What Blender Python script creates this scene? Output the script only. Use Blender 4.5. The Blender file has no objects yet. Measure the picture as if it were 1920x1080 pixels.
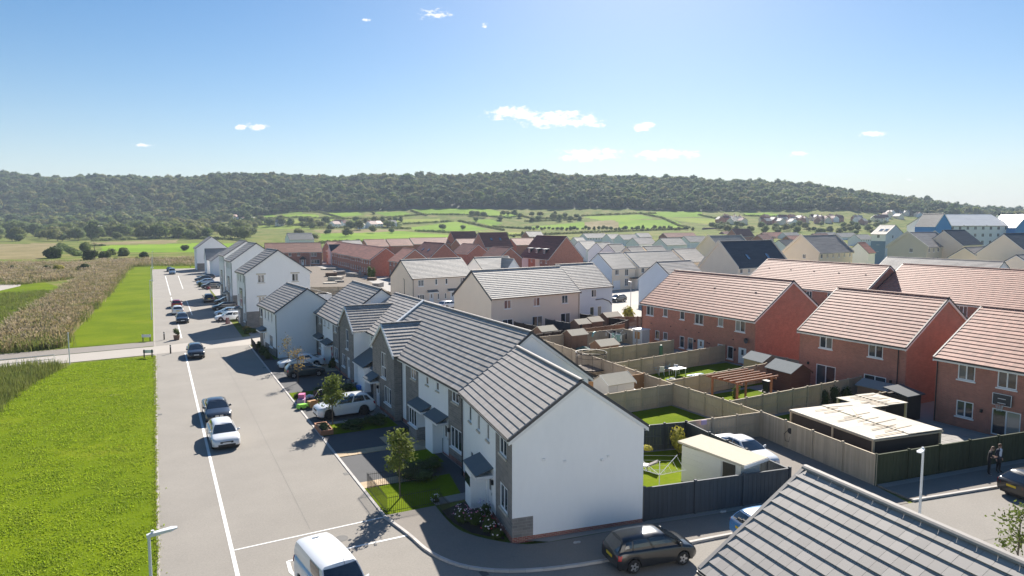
import bpy, math, random
import numpy as np
from mathutils import Vector, Matrix
R = math.radians
random.seed(7); rng = np.random.default_rng(11)
sc = bpy.context.scene
col = sc.collection
# ------------------------------------------------------------------ camera
FPX, CAMH, HOR, VPX = 1280.0, 15.0, 422.0, 289.0
PIT = math.atan((540-HOR)/FPX); YAW = math.atan((960-VPX)/(FPX/math.cos(PIT)))
cd = bpy.data.cameras.new('camera'); cam = bpy.data.objects.new('camera', cd); col.objects.link(cam)
cam.location = (0, 0, CAMH); cam.rotation_euler = (math.pi/2-PIT, 0, -YAW)
cd.sensor_width = 36; cd.lens = 36*FPX/1920; cd.clip_end = 20000; cd.clip_start = 0.3
sc.camera = cam
def ray(px, py):
    x = (px-960)/FPX; y = (540-py)/FPX
    c, s = math.cos(PIT), math.sin(PIT); fw = c+y*s; up = -s+y*c
    cy, sy = math.cos(YAW), math.sin(YAW)
    return (fw*sy+x*cy, fw*cy-x*sy, up)
def G(px, py, z=0.0):                     # where the line of sight through a photo pixel meets height z
    d = ray(px, py); t = (z-CAMH)/d[2]
    return (d[0]*t, d[1]*t)
def at_depth(px, D):                      # ground point in pixel column px at distance D along the view axis
    r = (px-960)/FPX*D
    return (D*math.sin(YAW)+r*math.cos(YAW), D*math.cos(YAW)-r*math.sin(YAW))
def depth(x, y): return x*math.sin(YAW)+y*math.cos(YAW)
def lateral(x, y): return x*math.cos(YAW)-y*math.sin(YAW)
# ------------------------------------------------------------------ light
SUN_AZ, SUN_EL = R(38.5), R(34.5)          # azimuth from +Y towards +X
sd = bpy.data.lights.new('sun', 'SUN'); sd.energy = 5.0; sd.angle = R(0.53); sd.color = (1.0, 0.94, 0.85)
so = bpy.data.objects.new('sun', sd); col.objects.link(so)
S = Vector((math.sin(SUN_AZ)*math.cos(SUN_EL), math.cos(SUN_AZ)*math.cos(SUN_EL), math.sin(SUN_EL)))
so.rotation_euler = S.to_track_quat('Z', 'Y').to_euler(); so.location = (0, 0, 60)
w = bpy.data.worlds.new('World'); sc.world = w; w.use_nodes = True
nt = w.node_tree; N = nt.nodes; LK = nt.links; N.clear()
def wn(t, **k):
    n = N.new(t)
    for a, b in k.items(): setattr(n, a, b)
    return n
out = wn('ShaderNodeOutputWorld'); bg = wn('ShaderNodeBackground'); bg.inputs[1].default_value = 0.05
sky = wn('ShaderNodeTexSky', sky_type='NISHITA', sun_disc=False)
sky.sun_elevation = SUN_EL; sky.sun_rotation = SUN_AZ; sky.altitude = 50; sky.air_density = 1.0; sky.dust_density = 0.4; sky.ozone_density = 2.4
tc = wn('ShaderNodeTexCoord'); sep = wn('ShaderNodeSeparateXYZ'); LK.new(tc.outputs['Generated'], sep.inputs[0])
def wm(op, a, b=None, c=None):
    n = wn('ShaderNodeMath', operation=op)
    for i, v in enumerate((a, b, c)):
        if v is None: continue
        if isinstance(v, (int, float)): n.inputs[i].default_value = v
        else: LK.new(v, n.inputs[i])
    return n.outputs[0]
az = wm('ARCTAN2', sep.outputs[0], sep.outputs[1]); el = wm('ARCSINE', sep.outputs[2])
best = None                                # small fair-weather clouds: direction, half extents (deg)
for (px, py, hx, hy) in [(965,212,56,15),(1045,224,78,17),(1085,228,44,10),(1108,290,72,13),(1252,290,56,11),(1210,238,23,10),(480,238,22,8),(455,239,13,5),(815,26,42,14),(909,46,9,6),(1496,289,17,6),(1636,252,26,5),(1120,235,18,5),(1710,337,16,4),(275,273,24,5),(690,38,13,4)]:
    d = Vector(ray(px, py)).normalized(); a0 = math.atan2(d.x, d.y); e0 = math.asin(d.z)
    dx = wm('DIVIDE', wm('SUBTRACT', az, a0), hx/FPX*1.05); dy = wm('DIVIDE', wm('SUBTRACT', el, e0), hy/FPX*1.05)
    m = wm('SUBTRACT', 1.0, wm('ADD', wm('MULTIPLY', dx, dx), wm('MULTIPLY', dy, dy)))
    if py < 50 or py in (337, 273): m = wm('SUBTRACT', m, 0.45)
    best = m if best is None else wm('MAXIMUM', best, m)
mp = wn('ShaderNodeMapping'); mp.inputs['Scale'].default_value = (1, 1, 2.2); LK.new(tc.outputs['Generated'], mp.inputs[0])
nz = wn('ShaderNodeTexNoise'); nz.inputs['Scale'].default_value = 62; nz.inputs['Detail'].default_value = 7; nz.inputs['Roughness'].default_value = 0.62; LK.new(mp.outputs[0], nz.inputs[0])
val = wm('ADD', wm('MAXIMUM', best, -2.0), wm('MULTIPLY', wm('SUBTRACT', nz.outputs[0], 0.52), 4.2))
mr = wn('ShaderNodeMapRange', interpolation_type='SMOOTHSTEP'); LK.new(val, mr.inputs[0]); mr.inputs[1].default_value = 0.05; mr.inputs[2].default_value = 0.8
gate = wn('ShaderNodeMapRange', interpolation_type='SMOOTHSTEP'); LK.new(best, gate.inputs[0]); gate.inputs[1].default_value = -0.9; gate.inputs[2].default_value = 0.0
alpha = wm('MULTIPLY', mr.outputs[0], gate.outputs[0])
hs = wn('ShaderNodeHueSaturation'); hs.inputs['Saturation'].default_value = 1.36; hs.inputs['Hue'].default_value = 0.5; LK.new(sky.outputs[0], hs.inputs['Color'])
hz = wm('MULTIPLY', wm('POWER', 2.718, wm('MULTIPLY', wm('ABSOLUTE', el), -1/R(5))), 0.8)      # pale low haze all round the horizon
hm = wn('ShaderNodeMix', data_type='RGBA'); LK.new(hz, hm.inputs[0]); LK.new(hs.outputs[0], hm.inputs[6]); hm.inputs[7].default_value = (6.9, 7.3, 7.8, 1)
mx = wn('ShaderNodeMix', data_type='RGBA'); LK.new(alpha, mx.inputs[0]); LK.new(hm.outputs[2], mx.inputs[6]); mx.inputs[7].default_value = (11.0, 11.0, 11.2, 1)
LK.new(mx.outputs[2], bg.inputs[0]); LK.new(bg.outputs[0], out.inputs[0])
w.cycles.sampling_method = 'MANUAL'; w.cycles.sample_map_resolution = 512
vs = sc.view_settings; vs.view_transform = 'Standard'; vs.look = 'None'; vs.exposure = 1.14; vs.gamma = 1.0; vs.use_curve_mapping = False
cy = sc.cycles; cy.use_denoising = True; cy.max_bounces = 6; cy.diffuse_bounces = 4; cy.glossy_bounces = 2; cy.transmission_bounces = 2; cy.transparent_max_bounces = 6; cy.volume_bounces = 0
cy.sample_clamp_indirect = 8; cy.caustics_reflective = False; cy.caustics_refractive = False
# ------------------------------------------------------------------ materials
MATS = {}
def mat(name, rgb, rough=0.8, noise=0.0, scale=3.0, spec=0.5, metal=0.0, rand=0.0, tone=0.0, bump=0.0, bscale=None, n2=None, coat=0.0, trans=0.0, sheen=0.0, stretch=None):
    if name in MATS: return MATS[name]
    m = bpy.data.materials.new(name); m.use_nodes = True; MATS[name] = m
    t = m.node_tree; b = t.nodes['Principled BSDF']; L = t.links.new
    def nd(k, **kw):
        n = t.nodes.new(k)
        for a, v in kw.items(): setattr(n, a, v)
        return n
    b.inputs['Roughness'].default_value = rough; b.inputs['Specular IOR Level'].default_value = spec; b.inputs['Metallic'].default_value = metal
    b.inputs['Coat Weight'].default_value = coat; b.inputs['Coat Roughness'].default_value = 0.04
    b.inputs['Base Color'].default_value = (*rgb, 1)
    co = nd('ShaderNodeTexCoord')
    src = co.outputs['Object']
    if stretch:
        mpn = nd('ShaderNodeMapping'); mpn.inputs['Scale'].default_value = stretch; L(src, mpn.inputs[0]); src = mpn.outputs[0]
    fac = None
    def add(x):
        nonlocal fac
        if fac is None: fac = x
        else:
            a = nd('ShaderNodeMath', operation='ADD'); L(fac, a.inputs[0]); L(x, a.inputs[1]); fac = a.outputs[0]
    def centred(x, k):
        a = nd('ShaderNodeMath', operation='MULTIPLY_ADD'); L(x, a.inputs[0]); a.inputs[1].default_value = k; a.inputs[2].default_value = -k/2; return a.outputs[0]
    if noise:
        n = nd('ShaderNodeTexNoise'); n.inputs['Scale'].default_value = scale; n.inputs['Detail'].default_value = 6; n.inputs['Roughness'].default_value = 0.65; L(src, n.inputs[0]); add(centred(n.outputs[0], noise*2))
    if n2:
        n = nd('ShaderNodeTexNoise'); n.inputs['Scale'].default_value = n2[1]; n.inputs['Detail'].default_value = 4; L(src, n.inputs[0]); add(centred(n.outputs[0], n2[0]*2))
    if rand:
        o = nd('ShaderNodeObjectInfo'); add(centred(o.outputs['Random'], rand*2))
    if tone:
        o = nd('ShaderNodeAttribute', attribute_name='tone'); add(centred(o.outputs['Fac'], tone*2))
    if fac is not None:
        a = nd('ShaderNodeMath', operation='ADD'); L(fac, a.inputs[0]); a.inputs[1].default_value = 1.0
        v = nd('ShaderNodeVectorMath', operation='SCALE'); v.inputs[0].default_value = rgb; L(a.outputs[0], v.inputs['Scale']); L(v.outputs[0], b.inputs['Base Color'])
    if bump:
        n = nd('ShaderNodeTexNoise'); n.inputs['Scale'].default_value = bscale or 30; n.inputs['Detail'].default_value = 5; L(src, n.inputs[0])
        u = nd('ShaderNodeBump'); u.inputs['Strength'].default_value = bump; u.inputs['Distance'].default_value = 0.03; L(n.outputs[0], u.inputs['Height']); L(u.outputs[0], b.inputs['Normal'])
    if trans:
        tr = nd('ShaderNodeBsdfTranslucent'); ms = nd('ShaderNodeMixShader'); ms.inputs[0].default_value = trans
        if fac is not None: L(v.outputs[0], tr.inputs[0])
        else: tr.inputs[0].default_value = (*rgb, 1)
        L(b.outputs[0], ms.inputs[1]); L(tr.outputs[0], ms.inputs[2]); L(ms.outputs[0], t.nodes['Material Output'].inputs[0])
    return m
def mat_brick(name, c1, c2, mortar, bw, bh, rough=0.9, offs=0.5, noise=0.25):
    m = mat(name, c1, rough); t = m.node_tree; b = t.nodes['Principled BSDF']; L = t.links.new
    co = t.nodes.new('ShaderNodeTexCoord'); sp = t.nodes.new('ShaderNodeSeparateXYZ'); L(co.outputs['Object'], sp.inputs[0])
    ad = t.nodes.new('ShaderNodeMath'); ad.operation = 'ADD'; L(sp.outputs[0], ad.inputs[0]); L(sp.outputs[1], ad.inputs[1])
    cb = t.nodes.new('ShaderNodeCombineXYZ'); L(ad.outputs[0], cb.inputs[0]); L(sp.outputs[2], cb.inputs[1])
    bt = t.nodes.new('ShaderNodeTexBrick'); L(cb.outputs[0], bt.inputs['Vector']); bt.inputs['Scale'].default_value = 1
    bt.inputs['Color1'].default_value = (*c1, 1); bt.inputs['Color2'].default_value = (*c2, 1); bt.inputs['Mortar'].default_value = (*mortar, 1)
    bt.inputs['Brick Width'].default_value = bw; bt.inputs['Row Height'].default_value = bh; bt.inputs['Mortar Size'].default_value = 0.009; bt.offset = offs
    n = t.nodes.new('ShaderNodeTexNoise'); n.inputs['Scale'].default_value = 1.7; n.inputs['Detail'].default_value = 7; L(co.outputs['Object'], n.inputs[0])
    a = t.nodes.new('ShaderNodeMath'); a.operation = 'MULTIPLY_ADD'; L(n.outputs[0], a.inputs[0]); a.inputs[1].default_value = noise*2; a.inputs[2].default_value = 1-noise
    v = t.nodes.new('ShaderNodeVectorMath'); v.operation = 'SCALE'; L(bt.outputs['Color'], v.inputs[0]); L(a.outputs[0], v.inputs['Scale']); L(v.outputs[0], b.inputs['Base Color'])
    u = t.nodes.new('ShaderNodeBump'); u.inputs['Strength'].default_value = 0.5; u.inputs['Distance'].default_value = 0.01; u.invert = True; L(bt.outputs['Fac'], u.inputs['Height']); L(u.outputs[0], b.inputs['Normal'])
    return m
M_white = mat('white_render', (0.90,0.895,0.885), 0.9, 0.05, 0.8, n2=(0.03, 5), stretch=(1,1,.35), bump=0.15, bscale=60)
M_cream = mat('cream_render', (0.86,0.74,0.59), 0.9, 0.07, 0.5, bump=0.15, bscale=60)
M_beige = mat('beige_render', (0.76,0.655,0.55), 0.9, 0.08, 0.5, bump=0.15, bscale=60)
M_sage = mat('pale_sage_render', (0.64,0.61,0.50), 0.9, 0.06, 0.5)
M_palegrey = mat('pale_blue_render', (0.60,0.66,0.74), 0.9, 0.06, 0.5)
M_blue = mat('blue_render', (0.13,0.33,0.66), 0.85, 0.05, 0.5)
M_slateblue = mat('grey_blue_render', (0.22,0.30,0.42), 0.85, 0.05, 0.5)
M_brick = mat_brick('red_brick', (0.46,0.165,0.11), (0.36,0.125,0.085), (0.43,0.30,0.24), 0.225, 0.075)
M_brickp = mat_brick('plinth_brick', (0.36,0.12,0.08), (0.27,0.075,0.055), (0.4,0.33,0.28), 0.225, 0.075)
M_stone = mat_brick('grey_stone', (0.26,0.235,0.21), (0.19,0.175,0.165), (0.30,0.285,0.265), 0.44, 0.15)
M_tgrey = mat('grey_roof_tile', (0.335,0.305,0.28), 0.68, 0.12, 1.6, rand=0.10, tone=0.17, spec=.45)
M_tlight = mat('pale_grey_roof_tile', (0.46,0.415,0.36), 0.66, 0.10, 1.6, tone=0.14, spec=.45)
M_tred = mat('red_roof_tile', (0.42,0.21,0.15), 0.68, 0.12, 1.6, tone=0.17, spec=.45)
M_tdred = mat('dark_red_roof_tile', (0.20,0.075,0.06), 0.75, 0.12, 2.0, tone=0.2)
M_tpink = mat('terracotta_roof_tile', (0.40,0.17,0.12), 0.7, 0.12, 2.0, tone=0.18)
M_tshine = mat('sun_glare_roof', (0.82,0.80,0.77), 0.4, 0.06, 1.0, tone=0.05, spec=.9)  # sun glare on the apartment roof, put into a near-white base colour
M_tdark = mat('dark_slate_tile', (0.045,0.055,0.07), 0.6, 0.12, 2.0, tone=0.2)
M_under = mat('roof_underlay', (0.03,0.03,0.035), 0.95)
M_anthr = mat('anthracite_plastic', (0.035,0.04,0.05), 0.5)
M_upvc = mat('white_upvc', (0.80,0.80,0.80), 0.35)
M_fascia = mat('white_fascia', (0.76,0.76,0.75), 0.5)
M_sill = mat('pale_stone_sill', (0.56,0.50,0.41), 0.85, 0.1, 4)
M_lead = mat('lead_grey_canopy', (0.10,0.125,0.14), 0.7, 0.12, 3)
M_door = mat('white_door', (0.72,0.74,0.76), 0.4)
M_black = mat('black_plastic', (0.012,0.013,0.015), 0.5)
M_brown_pipe = mat('brown_pipe', (0.06,0.03,0.025), 0.5)
def glass_mat(name, c, k):
    m = mat(name, c, 0.06, spec=0.8); t = m.node_tree; b = t.nodes['Principled BSDF']
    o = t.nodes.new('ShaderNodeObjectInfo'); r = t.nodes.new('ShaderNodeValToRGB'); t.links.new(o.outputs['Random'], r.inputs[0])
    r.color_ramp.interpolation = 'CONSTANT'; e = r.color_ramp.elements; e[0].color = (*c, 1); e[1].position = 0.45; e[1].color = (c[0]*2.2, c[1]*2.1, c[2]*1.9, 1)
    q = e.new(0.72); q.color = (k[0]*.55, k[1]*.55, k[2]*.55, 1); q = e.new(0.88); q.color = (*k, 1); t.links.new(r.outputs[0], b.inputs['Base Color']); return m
M_glass = glass_mat('window_glass', (0.02,0.03,0.042), (0.30,0.29,0.27))
M_asph = mat('asphalt_pale', (0.25,0.228,0.20), 0.93, 0.22, 0.22, n2=(0.2, 11), bump=0.25, bscale=60)
M_asph2 = mat('asphalt_grey', (0.215,0.19,0.165), 0.93, 0.12, 0.7, n2=(0.16, 14), bump=0.25, bscale=60)
M_asphd = mat('asphalt_dark', (0.085,0.085,0.088), 0.93, 0.16, 1.2, n2=(0.14, 14), bump=0.25, bscale=60)
M_conc = mat('pale_concrete', (0.36,0.325,0.285), 0.9, 0.10, 0.6, n2=(0.06, 9))
M_kerb = mat('kerb_stone', (0.46,0.43,0.40), 0.85, 0.12, 2.5, rand=0.12)
M_paint = mat('road_paint', (0.74,0.73,0.70), 0.7, 0.14, 5)
M_slab = mat('buff_paving_slab', (0.44,0.33,0.21), 0.9, 0.12, 2.5, rand=0.14)
M_patio = mat('grey_paving', (0.30,0.28,0.26), 0.9, 0.12, 2.5, rand=0.1)
M_gravel = mat('gravel', (0.30,0.275,0.245), 0.95, 0.35, 18, bump=0.5, bscale=40)
M_earth = mat('bare_earth', (0.135,0.105,0.078), 0.95, 0.40, 0.4, n2=(0.2, 5), bump=0.4, bscale=8)
M_soil = mat('dark_soil', (0.05,0.036,0.025), 0.95, 0.3, 6)
M_steel = mat('galvanised_steel', (0.62,0.64,0.66), 0.4, 0.05, 3, metal=0.6)
M_lamp = mat('lamp_post_paint', (0.66,0.68,0.70), 0.4, 0.04, 3)
def ramp_mat(name, stops, scale, detail=8, rough=0.95, bump=0.0, bscale=6, s2=None, dist=0.0):
    m = mat(name, stops[0][1], rough, spec=0.03); t = m.node_tree; b = t.nodes['Principled BSDF']; L = t.links.new
    co = t.nodes.new('ShaderNodeTexCoord'); n = t.nodes.new('ShaderNodeTexNoise'); n.inputs['Scale'].default_value = scale; n.inputs['Detail'].default_value = detail; n.inputs['Roughness'].default_value = 0.6; n.inputs['Distortion'].default_value = dist; L(co.outputs['Object'], n.inputs[0])
    f = n.outputs[0]
    if s2:
        n2 = t.nodes.new('ShaderNodeTexNoise'); n2.inputs['Scale'].default_value = s2[0]; n2.inputs['Detail'].default_value = 5; L(co.outputs['Object'], n2.inputs[0])
        a = t.nodes.new('ShaderNodeMath'); a.operation = 'MULTIPLY_ADD'; L(n2.outputs[0], a.inputs[0]); a.inputs[1].default_value = s2[1]; L(f, a.inputs[2])
        a2 = t.nodes.new('ShaderNodeMath'); a2.operation = 'SUBTRACT'; L(a.outputs[0], a2.inputs[0]); a2.inputs[1].default_value = s2[1]/2; f = a2.outputs[0]
    r = t.nodes.new('ShaderNodeValToRGB'); L(f, r.inputs[0]); e = r.color_ramp.elements
    e[0].position, e[0].color = stops[0][0], (*stops[0][1], 1); e[1].position, e[1].color = stops[-1][0], (*stops[-1][1], 1)
    for p, c in stops[1:-1]: q = e.new(p); q.color = (*c, 1)
    L(r.outputs[0], b.inputs['Base Color'])
    if bump:
        n3 = t.nodes.new('ShaderNodeTexNoise'); n3.inputs['Scale'].default_value = bscale; n3.inputs['Detail'].default_value = 6; L(co.outputs['Object'], n3.inputs[0])
        u = t.nodes.new('ShaderNodeBump'); u.inputs['Strength'].default_value = bump; u.inputs['Distance'].default_value = 0.15; L(n3.outputs[0], u.inputs['Height']); L(u.outputs[0], b.inputs['Normal'])
    return m
M_lawn = ramp_mat('mown_grass', [(0.26,(0.085,0.130,0.005)),(0.42,(0.110,0.160,0.005)),(0.58,(0.135,0.185,0.006)),(0.72,(0.165,0.195,0.012)),(0.86,(0.21,0.205,0.045))], 0.13, 10, bump=0.4, bscale=9, s2=(3.1,0.4))
M_rough = ramp_mat('rough_grass', [(0.30,(0.07,0.10,0.018)),(0.45,(0.125,0.16,0.03)),(0.58,(0.18,0.18,0.055)),(0.72,(0.26,0.21,0.09))], 0.06, 10, bump=0.7, bscale=2.5, s2=(0.7,0.5))
M_straw = ramp_mat('dry_stubble', [(0.3,(0.16,0.14,0.06)),(0.5,(0.23,0.19,0.095)),(0.7,(0.29,0.235,0.13))], 0.05, 9, bump=0.5, bscale=2, s2=(0.5,0.4))
M_meadow = ramp_mat('green_meadow', [(0.3,(0.11,0.20,0.012)),(0.5,(0.165,0.27,0.018)),(0.7,(0.23,0.32,0.035))], 0.012, 8, s2=(0.2,0.3))
M_meadow2 = ramp_mat('yellow_green_meadow', [(0.3,(0.14,0.20,0.025)),(0.5,(0.20,0.255,0.035)),(0.7,(0.26,0.28,0.06))], 0.012, 8, s2=(0.2,0.3))
# ------------------------------------------------------------------ mesh helpers
class MB:
    def __init__(s): s.v = []; s.f = []; s.m = []
    def face(s, pts, mi=0):
        n = len(s.v); s.v.extend([tuple(p) for p in pts]); s.f.append(tuple(range(n, n+len(pts)))); s.m.append(mi); return s
    def box(s, x0, y0, z0, x1, y1, z1, mi=0, M=None):
        n = len(s.v); P = [(x0,y0,z0),(x1,y0,z0),(x1,y1,z0),(x0,y1,z0),(x0,y0,z1),(x1,y0,z1),(x1,y1,z1),(x0,y1,z1)]
        if M is not None: P = [tuple(M @ Vector(p)) for p in P]
        s.v.extend(P)
        for q in ((3,2,1,0),(4,5,6,7),(0,1,5,4),(1,2,6,5),(2,3,7,6),(3,0,4,7)): s.f.append(tuple(n+i for i in q)); s.m.append(mi)
        return s
    def tube(s, pts, r, n=6, mi=0, cap=True):
        pts = [Vector(p) for p in pts]; rs = r if isinstance(r, (list, tuple)) else [r]*len(pts); b = len(s.v)
        for i, p in enumerate(pts):
            d = (pts[min(i+1, len(pts)-1)]-pts[max(i-1, 0)]).normalized(); a = Vector((0,0,1)) if abs(d.z) < 0.9 else Vector((1,0,0))
            u = d.cross(a).normalized(); v = d.cross(u)
            for k in range(n):
                t = 2*math.pi*k/n; s.v.append(tuple(p+(u*math.cos(t)+v*math.sin(t))*rs[i]))
        for i in range(len(pts)-1):
            for k in range(n):
                s.f.append((b+i*n+k, b+i*n+(k+1)%n, b+(i+1)*n+(k+1)%n, b+(i+1)*n+k)); s.m.append(mi)
        if cap:
            s.f.append(tuple(b+k for k in range(n))); s.m.append(mi); e = b+(len(pts)-1)*n; s.f.append(tuple(e+n-1-k for k in range(n))); s.m.append(mi)
        return s
    def prism(s, poly, z0, z1, mi=0):
        n = len(s.v); k = len(poly); s.v.extend([(p[0],p[1],z0) for p in poly]); s.v.extend([(p[0],p[1],z1) for p in poly])
        s.f.append(tuple(n+k-1-i for i in range(k))); s.m.append(mi); s.f.append(tuple(n+k+i for i in range(k))); s.m.append(mi)
        for i in range(k): j = (i+1) % k; s.f.append((n+i, n+j, n+k+j, n+k+i)); s.m.append(mi)
        return s
    def disc(s, c, r, axis='y', n=14, mi=0, r2=None):
        pts = []
        for k in range(n):
            t = 2*math.pi*k/n; a, b = r*math.cos(t), (r2 or r)*math.sin(t)
            pts.append((c[0]+a, c[1], c[2]+b) if axis == 'y' else ((c[0], c[1]+a, c[2]+b) if axis == 'x' else (c[0]+a, c[1]+b, c[2])))
        return s.face(pts, mi)
    def loft(s, rings, mi=0, close=True, caps=True):
        b = len(s.v); n = len(rings[0])
        for r in rings: s.v.extend([tuple(p) for p in r])
        for i in range(len(rings)-1):
            for k in range(n if close else n-1):
                s.f.append((b+i*n+k, b+i*n+(k+1)%n, b+(i+1)*n+(k+1)%n, b+(i+1)*n+k)); s.m.append(mi)
        if caps and close:
            s.f.append(tuple(b+n-1-k for k in range(n))); s.m.append(mi); e = b+(len(rings)-1)*n; s.f.append(tuple(e+k for k in range(n))); s.m.append(mi)
        return s
    def mesh(s, name, mats, smooth=False):
        me = bpy.data.meshes.new(name); me.from_pydata(s.v, [], s.f)
        for m in (mats if isinstance(mats, (list, tuple)) else [mats]): me.materials.append(m)
        if any(s.m): me.polygons.foreach_set('material_index', s.m)
        me.polygons.foreach_set('use_smooth', [bool(smooth)]*len(s.f))
        me.update(); return me
    def build(s, name, mats, parent=None, smooth=False, loc=None, rz=0.0):
        return put(name, s.mesh(name, mats, smooth), parent, loc, rz)
def put(name, me, parent=None, loc=None, rz=0.0):
    o = bpy.data.objects.new(name, me); col.objects.link(o)
    if parent is not None: o.parent = parent
    if loc is not None: o.location = loc
    if rz: o.rotation_euler = (0, 0, rz)
    return o
def empty(name, loc=(0,0,0), rz=0.0):
    o = put(name, None, None, loc, rz); o.empty_display_size = 0.3; return o
def tag(o, label, cat, group=None):
    o['label'] = label; o['category'] = cat
    if group: o['group'] = group
    return o
def struct(o): o['kind'] = 'structure'; return o
def stuff(o): o['kind'] = 'stuff'; return o
def copy_tree(o, parent=None):
    c = o.copy(); col.objects.link(c); c.parent = parent
    for ch in o.children: copy_tree(ch, c)
    return c
CACHE = {}
def cached(key, fn):
    if key not in CACHE: CACHE[key] = fn()
    return CACHE[key]
def np_mesh(name, V, F, mats, tone=None, smooth=False):
    me = bpy.data.meshes.new(name); V = np.asarray(V, np.float32); F = np.asarray(F, np.int32)
    me.vertices.add(len(V)); me.vertices.foreach_set('co', V.ravel()); k = F.shape[1]
    me.loops.add(F.size); me.loops.foreach_set('vertex_index', F.ravel()); me.polygons.add(len(F))
    me.polygons.foreach_set('loop_start', np.arange(0, F.size, k, dtype=np.int32)); me.polygons.foreach_set('loop_total', np.full(len(F), k, np.int32))
    for m in (mats if isinstance(mats, (list, tuple)) else [mats]): me.materials.append(m)
    if tone is not None:
        a = me.attributes.new('tone', 'FLOAT', 'FACE'); a.data.foreach_set('value', np.asarray(tone, np.float32))
    me.polygons.foreach_set('use_smooth', np.full(len(F), bool(smooth)))
    me.update(calc_edges=True); return me
# ------------------------------------------------------------------ windows and doors
def frame_mesh(w, h, n, tr):
    m = MB(); t = 0.075
    m.box(0,-.035,0, w,.035,t).box(0,-.035,h-t, w,.035,h).box(0,-.035,t, t,.035,h-t).box(w-t,-.035,t, w,.035,h-t)
    for i in range(1, n): x = w*i/n; m.box(x-t*.6,-.034,t, x+t*.6,.034,h-t)
    if tr:
        for i in range(n): m.box(w*i/n+t*.6,-.033,h*tr-t*.5, w*(i+1)/n-t*.6,.033,h*tr+t*.5)
    return m.mesh('window', M_upvc)
def window(par, face, L, W, u, z, w, h, n=2, tr=0, sill=True, name='window', fine=True, fm=None, gm=None):
    d = 0.05
    if face == 'F': loc, rz = (u, d, z), 0
    elif face == 'B': loc, rz = (u+w, W-d, z), math.pi
    elif face == 'L': loc, rz = (d, u+w, z), -math.pi/2
    else: loc, rz = (L-d, u, z), math.pi/2
    o = put(name, cached(('wf', round(w,2), round(h,2), n, tr), lambda: frame_mesh(w, h, n, tr)), par, loc, rz)
    t = 0.075; k = n if fine else 1
    for i in range(k):
        pw = w/k-t
        if not tr or not fine:
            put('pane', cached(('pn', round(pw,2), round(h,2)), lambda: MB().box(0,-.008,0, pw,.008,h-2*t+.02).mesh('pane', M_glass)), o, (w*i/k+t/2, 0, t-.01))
        else:
            for z0, z1 in ((0, h*tr), (h*tr, h)):
                ph = z1-z0-t*.6
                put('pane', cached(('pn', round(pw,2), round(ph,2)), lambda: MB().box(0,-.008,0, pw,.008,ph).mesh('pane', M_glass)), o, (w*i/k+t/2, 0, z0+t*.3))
    if sill: put('sill', cached(('sl', round(w,2), sill), lambda: MB().box(-.08,-.13,-.1, w+.08,.03,-.005).mesh('sill', M_sill if sill == 2 else M_upvc)), o)
    return o
def door(par, face, L, W, u, z, w, h, kind='door', dm=None):
    d = 0.06; dm = dm or M_door
    if face == 'F': loc, rz = (u, d, z), 0
    elif face == 'B': loc, rz = (u+w, W-d, z), math.pi
    elif face == 'L': loc, rz = (d, u+w, z), -math.pi/2
    else: loc, rz = (L-d, u, z), math.pi/2
    if kind == 'garage':
        def g():
            m = MB(); m.box(0,0,0, w,.05,h)
            for i in range(6): m.box(.05,-.02,h*i/6+.03, w-.05,0,h*(i+1)/6-.03)
            return m.mesh('garage_door', M_upvc)
        return put('garage_door', cached(('gd', w, h), g), par, loc, rz)
    o = put('door', cached(('dr', round(w,2), round(h,2), dm.name), lambda: MB().box(.07,-.02,.05, w-.07,.03,h-.07).box(0,-.05,0, .068,.05,h).box(w-.068,-.05,0, w,.05,h).box(.07,-.05,h-.068, w-.07,.05,h).mesh('door', dm)), par, loc, rz)
    put('door_glass', cached(('dg', round(w,2), round(h,2)), lambda: MB().box(w*.36,-.035,h*.55, w*.64,-.021,h*.88).mesh('door_glass', M_glass)), o)
    put('handle', cached(('dh', round(w,2)), lambda: MB().box(w*.80,-.08,.98, w*.88,-.021,1.1).mesh('handle', M_steel)), o)
    return o
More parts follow.
